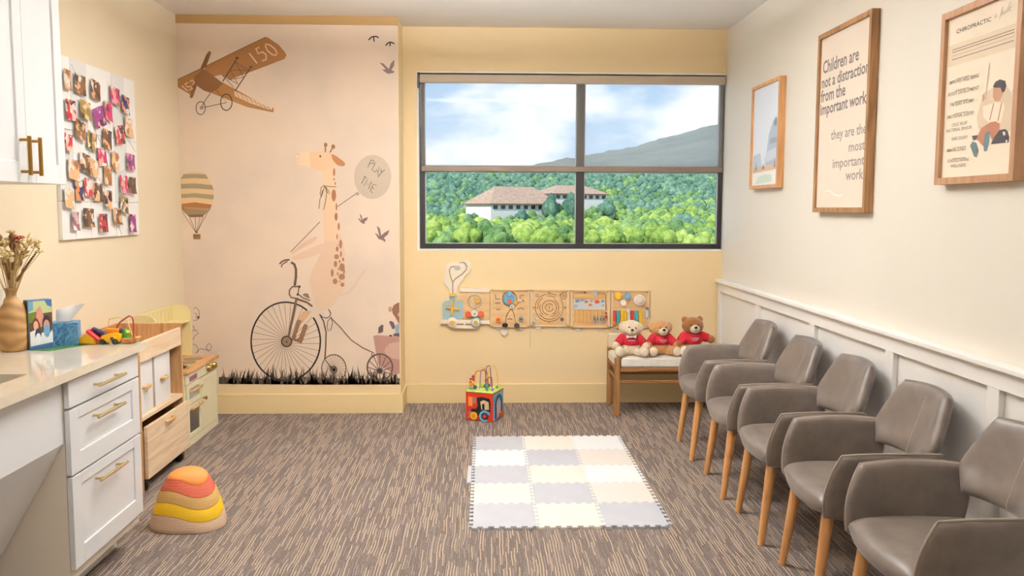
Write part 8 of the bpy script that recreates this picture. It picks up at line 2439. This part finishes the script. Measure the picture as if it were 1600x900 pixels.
for i in range(46):
    a = rb.uniform(0, 6.28)
    sp_ = rb.uniform(.01, .105) if i < 40 else rb.uniform(.10, .14)
    hh = rb.uniform(.08, .235)
    if i in (3, 4):
        a, sp_, hh = rb.uniform(-.3, .1), .13, .17 + .02 * (i - 3)
    base = Vector((VX + .006 * math.cos(a), VY + .006 * math.sin(a), ZT + .20))
    tip = Vector((VX + sp_ * math.cos(a), VY + sp_ * .7 * math.sin(a), ZT + .25 + hh))
    midp = base.lerp(tip, .5) + Vector((-.01 * math.cos(a), -.01 * math.sin(a), .02))
    st = ob('stem', MB().tube([base, midp, tip], .0014, 5), STEM, bq)
    kd = i % 5
    if kd == 0:
        k = MB()
        for j in range(9):
            q = tip + Vector((rb.uniform(-.014, .014), rb.uniform(-.014, .014), rb.uniform(-.016, .016)))
            k.ball(q, rb.uniform(.005, .010), 1)
        ob('flower_head', k, HEADC, st)
    elif kd == 1:
        ob('seed_pod', MB().ball(tip, (.013, .013, .020), 2), HEADB, st)
    elif kd == 2:
        k = MB()
        for j in range(7):
            q = midp.lerp(tip, .3 + j * .11)
            d = Vector((rb.uniform(-1, 1), rb.uniform(-1, 1), rb.uniform(.1, 1))).normalized() * rb.uniform(.02, .042)
            k.tube([q, q + d * .5, q + d], [.001, .006, .0006], 5)
        ob('leaf_spray', k, DLEAF, st)
    elif kd == 3:
        k = MB()
        for j in range(12):
            q = midp.lerp(tip, j / 11)
            k.ball(q, .0075 - .0035 * j / 11, 1)
        ob('seed_head', k, HEADB if i % 2 else HEADC, st)
    else:
        k = MB()
        for j in range(6):
            b_ = 2 * math.pi * j / 6
            k.tube([tip, tip + Vector((.012 * math.cos(b_), .012 * math.sin(b_), .010)), tip + Vector((.022 * math.cos(b_), .022 * math.sin(b_), .006))], [.001, .006, .001], 5)
        ob('flower_head', k, HEADR if i % 3 == 0 else HEADC, st)

# puzzle box, tissue box, leaflet
bx = local(thing('puzzle_box', (-1.852, 3.612, ZT), 'upright picture puzzle box with colourful cover beside the vase', 'box', None, math.radians(46)))
ob('carton', MB().box(-.047, .047, -.018, .030, 0, .205, .0015), M('box_blue_edge', (74, 110, 150), .4), bx)
def cover(name, pts, rgb, lift):
    k = MB()
    k.add_mesh([(-.047 + .094 * u, -.0182 - lift, .205 * (1 - v)) for u, v in pts], [tuple(range(len(pts)))])
    ob(name, k, M('cover_%d_%d_%d' % rgb, rgb, .3), bx, 0)
cover('cover_print', [(0.02, .02), (.98, .02), (.98, .98), (.02, .98)], (92, 74, 56), .0002)
cover('cover_sky', [(.02, .02), (.98, .02), (.98, .26), (.02, .30)], (196, 206, 150), .0004)
cover('cover_blue_corner', [(.02, .02), (.22, .02), (.22, .2), (.02, .24)], (120, 170, 200), .0006)
cover('cover_blue_corner', [(.7, .02), (.98, .02), (.98, .16), (.8, .12)], (70, 110, 170), .0006)
cover('cover_green', [(.02, .26), (.45, .22), (.5, .42), (.02, .46)], (110, 130, 50), .0006)
cover('cover_figure', circle(.45, .34, .12)[:20], (216, 150, 130), .0008)
cover('cover_figure', [(.33, .2), (.5, .12), (.62, .3), (.66, .52), (.5, .56)], (206, 146, 128), .0007)
cover('cover_figure', circle(.30, .50, .14), (120, 50, 44), .0009)
cover('cover_figure', circle(.30, .52, .10), (226, 180, 150), .0011)
cover('cover_figure', circle(.74, .50, .18), (64, 40, 44), .0009)
cover('cover_figure', circle(.74, .54, .13), (206, 160, 140), .0011)
cover('cover_figure', circle(.74, .64, .13), (110, 170, 210), .0013)
cover('cover_white', [(.05, .64), (.25, .60), (.4, .7), (.6, .66), (.8, .72), (.98, .62), (.98, .94), (.05, .96)], (232, 234, 238), .0013)
cover('cover_figure', circle(.38, .70, .13), (50, 58, 84), .0015)
cover('cover_white', circle(.38, .78, .11), (240, 240, 242), .0017)
cover('cover_band', [(.02, .93), (.98, .88), (.98, .98), (.02, .98)], (60, 100, 150), .0018)
k = MB()
k.add_mesh([(-.0473, .029, .20), (-.0473, -.017, .20), (-.0473, -.017, .005), (-.0473, .029, .005)], [(0, 1, 2, 3)])
ob('side_print', k, M('side_olive', (112, 100, 50), .4, var=(30, .6)), bx, 0)

tb = local(thing('tissue_box', (-1.796, 3.722, ZT), 'blue marbled cube tissue box with a white tissue', 'tissue box', None, math.radians(18)))
def marbled():
    m = bpy.data.materials.new('blue_marble_card')
    m.use_nodes = True
    nt = m.node_tree
    b = nt.nodes['Principled BSDF']
    b.inputs['Roughness'].default_value = .4
    tc = nt.nodes.new('ShaderNodeTexCoord')
    n = nt.nodes.new('ShaderNodeTexNoise')
    n.inputs['Scale'].default_value = 26
    n.inputs['Distortion'].default_value = 3.5
    nt.links.new(tc.outputs['Object'], n.inputs['Vector'])
    r = nt.nodes.new('ShaderNodeValToRGB')
    r.color_ramp.elements[0].position = .35
    r.color_ramp.elements[0].color = (*lin((34, 92, 140)), 1)
    r.color_ramp.elements[1].position = .68
    r.color_ramp.elements[1].color = (*lin((108, 166, 202)), 1)
    nt.links.new(n.outputs['Fac'], r.inputs[0])
    nt.links.new(r.outputs[0], b.inputs['Base Color'])
    return m
ob('carton', MB().box(-.052, .052, -.052, .052, 0, .098, .002), marbled(), tb)
ob('slot', MB().lathe([(.03, .0981), (.03, .0984)], 20, Matrix.Diagonal((1, .5, 1, 1))), M('dark_slot', (60, 60, 64), .6), tb, 0)
TISS = M('tissue_white', (248, 244, 238), .8)
ob('tissue', MB().pillow(lambda u, v: (.004 + (.022 + .018 * (v + 1)) * u + .02 * v, .012 * math.sin(3 * u + v) * (v + 1) / 2, .125 + .04 * v + .012 * u * (v + 1) / 2), .003, 14, 10, .1), TISS, tb, 60)
le = MB()
le.prism([(-1.90, 3.575), (-1.775, 3.545), (-1.70, 3.715), (-1.80, 3.735)], ZT, ZT + .0012, 'z')
lf = ob('leaflet', le, M('green_leaflet', (70, 128, 66), .35, var=(25, .35)), None, 0)
tag(move_base(lf, (-1.79, 3.64, ZT)), 'green printed leaflet lying flat in front of the tissue box', 'leaflet')

# small toys at the far end of the worktop
YEL = M('yellow_plastic', (240, 186, 24), .35); NAVY = M('navy_plastic', (44, 40, 74), .35); REDP = M('red_plastic', (206, 40, 44), .35); ORP = M('orange_plastic', (232, 140, 40), .4); GRP = M('green_plastic', (70, 150, 50), .35); BLP = M('black_rubber', (30, 28, 28), .5)
ty = thing('toy_cone', (-1.715, 3.735, ZT), 'yellow toy scoop with wooden end lying beside the tissue box', 'toy')
ob('scoop', MB().prism([(-1.748, ZT), (-1.668, ZT), (-1.672, ZT + .038), (-1.69, ZT + .046), (-1.735, ZT + .030)], 3.71, 3.765, 'y', .006), YEL, ty, 40)
ob('wooden_end', MB().lathe([(.016, 0), (.016, .018), (.010, .022)], 16, Matrix.Translation((-1.746, 3.736, ZT + .017)) @ Matrix.Rotation(-math.pi / 2, 4, 'Y')), OAK, ty)
ty = thing('toy_plane', (-1.675, 3.728, ZT), 'red and navy toy plane leaning on the yellow toys', 'toy')
ob('red_wing', MB().pillow(lambda u, v: (-1.678 + .028 * u, 3.722 + .022 * v, ZT + .040 - .022 * u), .016, 10, 8, .4), REDP, ty, 60)
ob('navy_body', MB().capsule((-1.682, 3.735, ZT + .062), (-1.642, 3.735, ZT + .040), .011, .015, 5), NAVY, ty, 180)
ob('navy_tail', MB().ball((-1.692, 3.735, ZT + .058), (.007, .010, .008), 2), NAVY, ty, 180)
ty = thing('toy_truck', (-1.62, 3.735, ZT), 'yellow toy truck with black wheels at the end of the worktop', 'toy')
ob('truck_body', MB().prism([(-1.658, ZT + .008), (-1.575, ZT + .008), (-1.572, ZT + .042), (-1.600, ZT + .047), (-1.645, ZT + .040)], 3.715, 3.76, 'y', .006), YEL, ty, 40)
ob('orange_bed', MB().box(-1.648, -1.585, 3.755, 3.785, ZT + .040, ZT + .062, .005), ORP, ty)
ob('cab_window', MB().box(-1.606, -1.594, 3.712, 3.716, ZT + .018, ZT + .032, .001), NAVY, ty)
for xx in (-1.640, -1.588):
    ob('wheel', MB().lathe([(.008, -.03), (.012, -.028), (.012, .028), (.008, .03)], 16, Matrix.Translation((xx, 3.7375, ZT + .012)) @ Matrix.Rotation(math.pi / 2, 4, 'X')), BLP, ty)
ty = thing('toy_frog', (-1.572, 3.772, ZT), 'green toy with black top behind the yellow truck', 'toy')
ob('green_body', MB().ball((-1.566, 3.775, ZT + .030), (.020, .018, .030), 3), GRP, ty, 180)
ob('black_cap', MB().ball((-1.584, 3.77, ZT + .050), (.018, .014, .014), 2), BLP, ty, 180)
ob('lime_spot', MB().ball((-1.552, 3.764, ZT + .045), (.010, .009, .009), 2), M('lime_plastic', (170, 206, 70), .4), ty, 180)
ty = thing('wire_bead_toy', (-1.56, 3.77, ZT), 'wooden boat-shaped toy base with red and yellow wire loops', 'toy')
ob('wooden_base', MB().prism([(-1.568, ZT), (-1.525, ZT), (-1.508, ZT + .012), (-1.500, ZT + .024), (-1.512, ZT + .028), (-1.530, ZT + .020), (-1.568, ZT + .022)], 3.73, 3.79, 'y', .004), OAK, ty, 40)
ob('red_wire', MB().tube([(-1.618, 3.788, ZT + .05), (-1.59, 3.78, ZT + .088), (-1.565, 3.775, ZT + .105), (-1.545, 3.77, ZT + .117), (-1.532, 3.77, ZT + .110), (-1.528, 3.77, ZT + .085), (-1.530, 3.77, ZT + .02)], .0034, 8), M('dark_red_wire', (176, 44, 30), .35), ty)
ob('yellow_wire', MB().tube([(-1.645, 3.79, ZT + .07), (-1.64, 3.79, ZT + .100), (-1.60, 3.79, ZT + .108), (-1.56, 3.785, ZT + .095), (-1.54, 3.78, ZT + .03)], .0026, 8), M('pale_yellow_wire', (236, 206, 120), .4), ty)
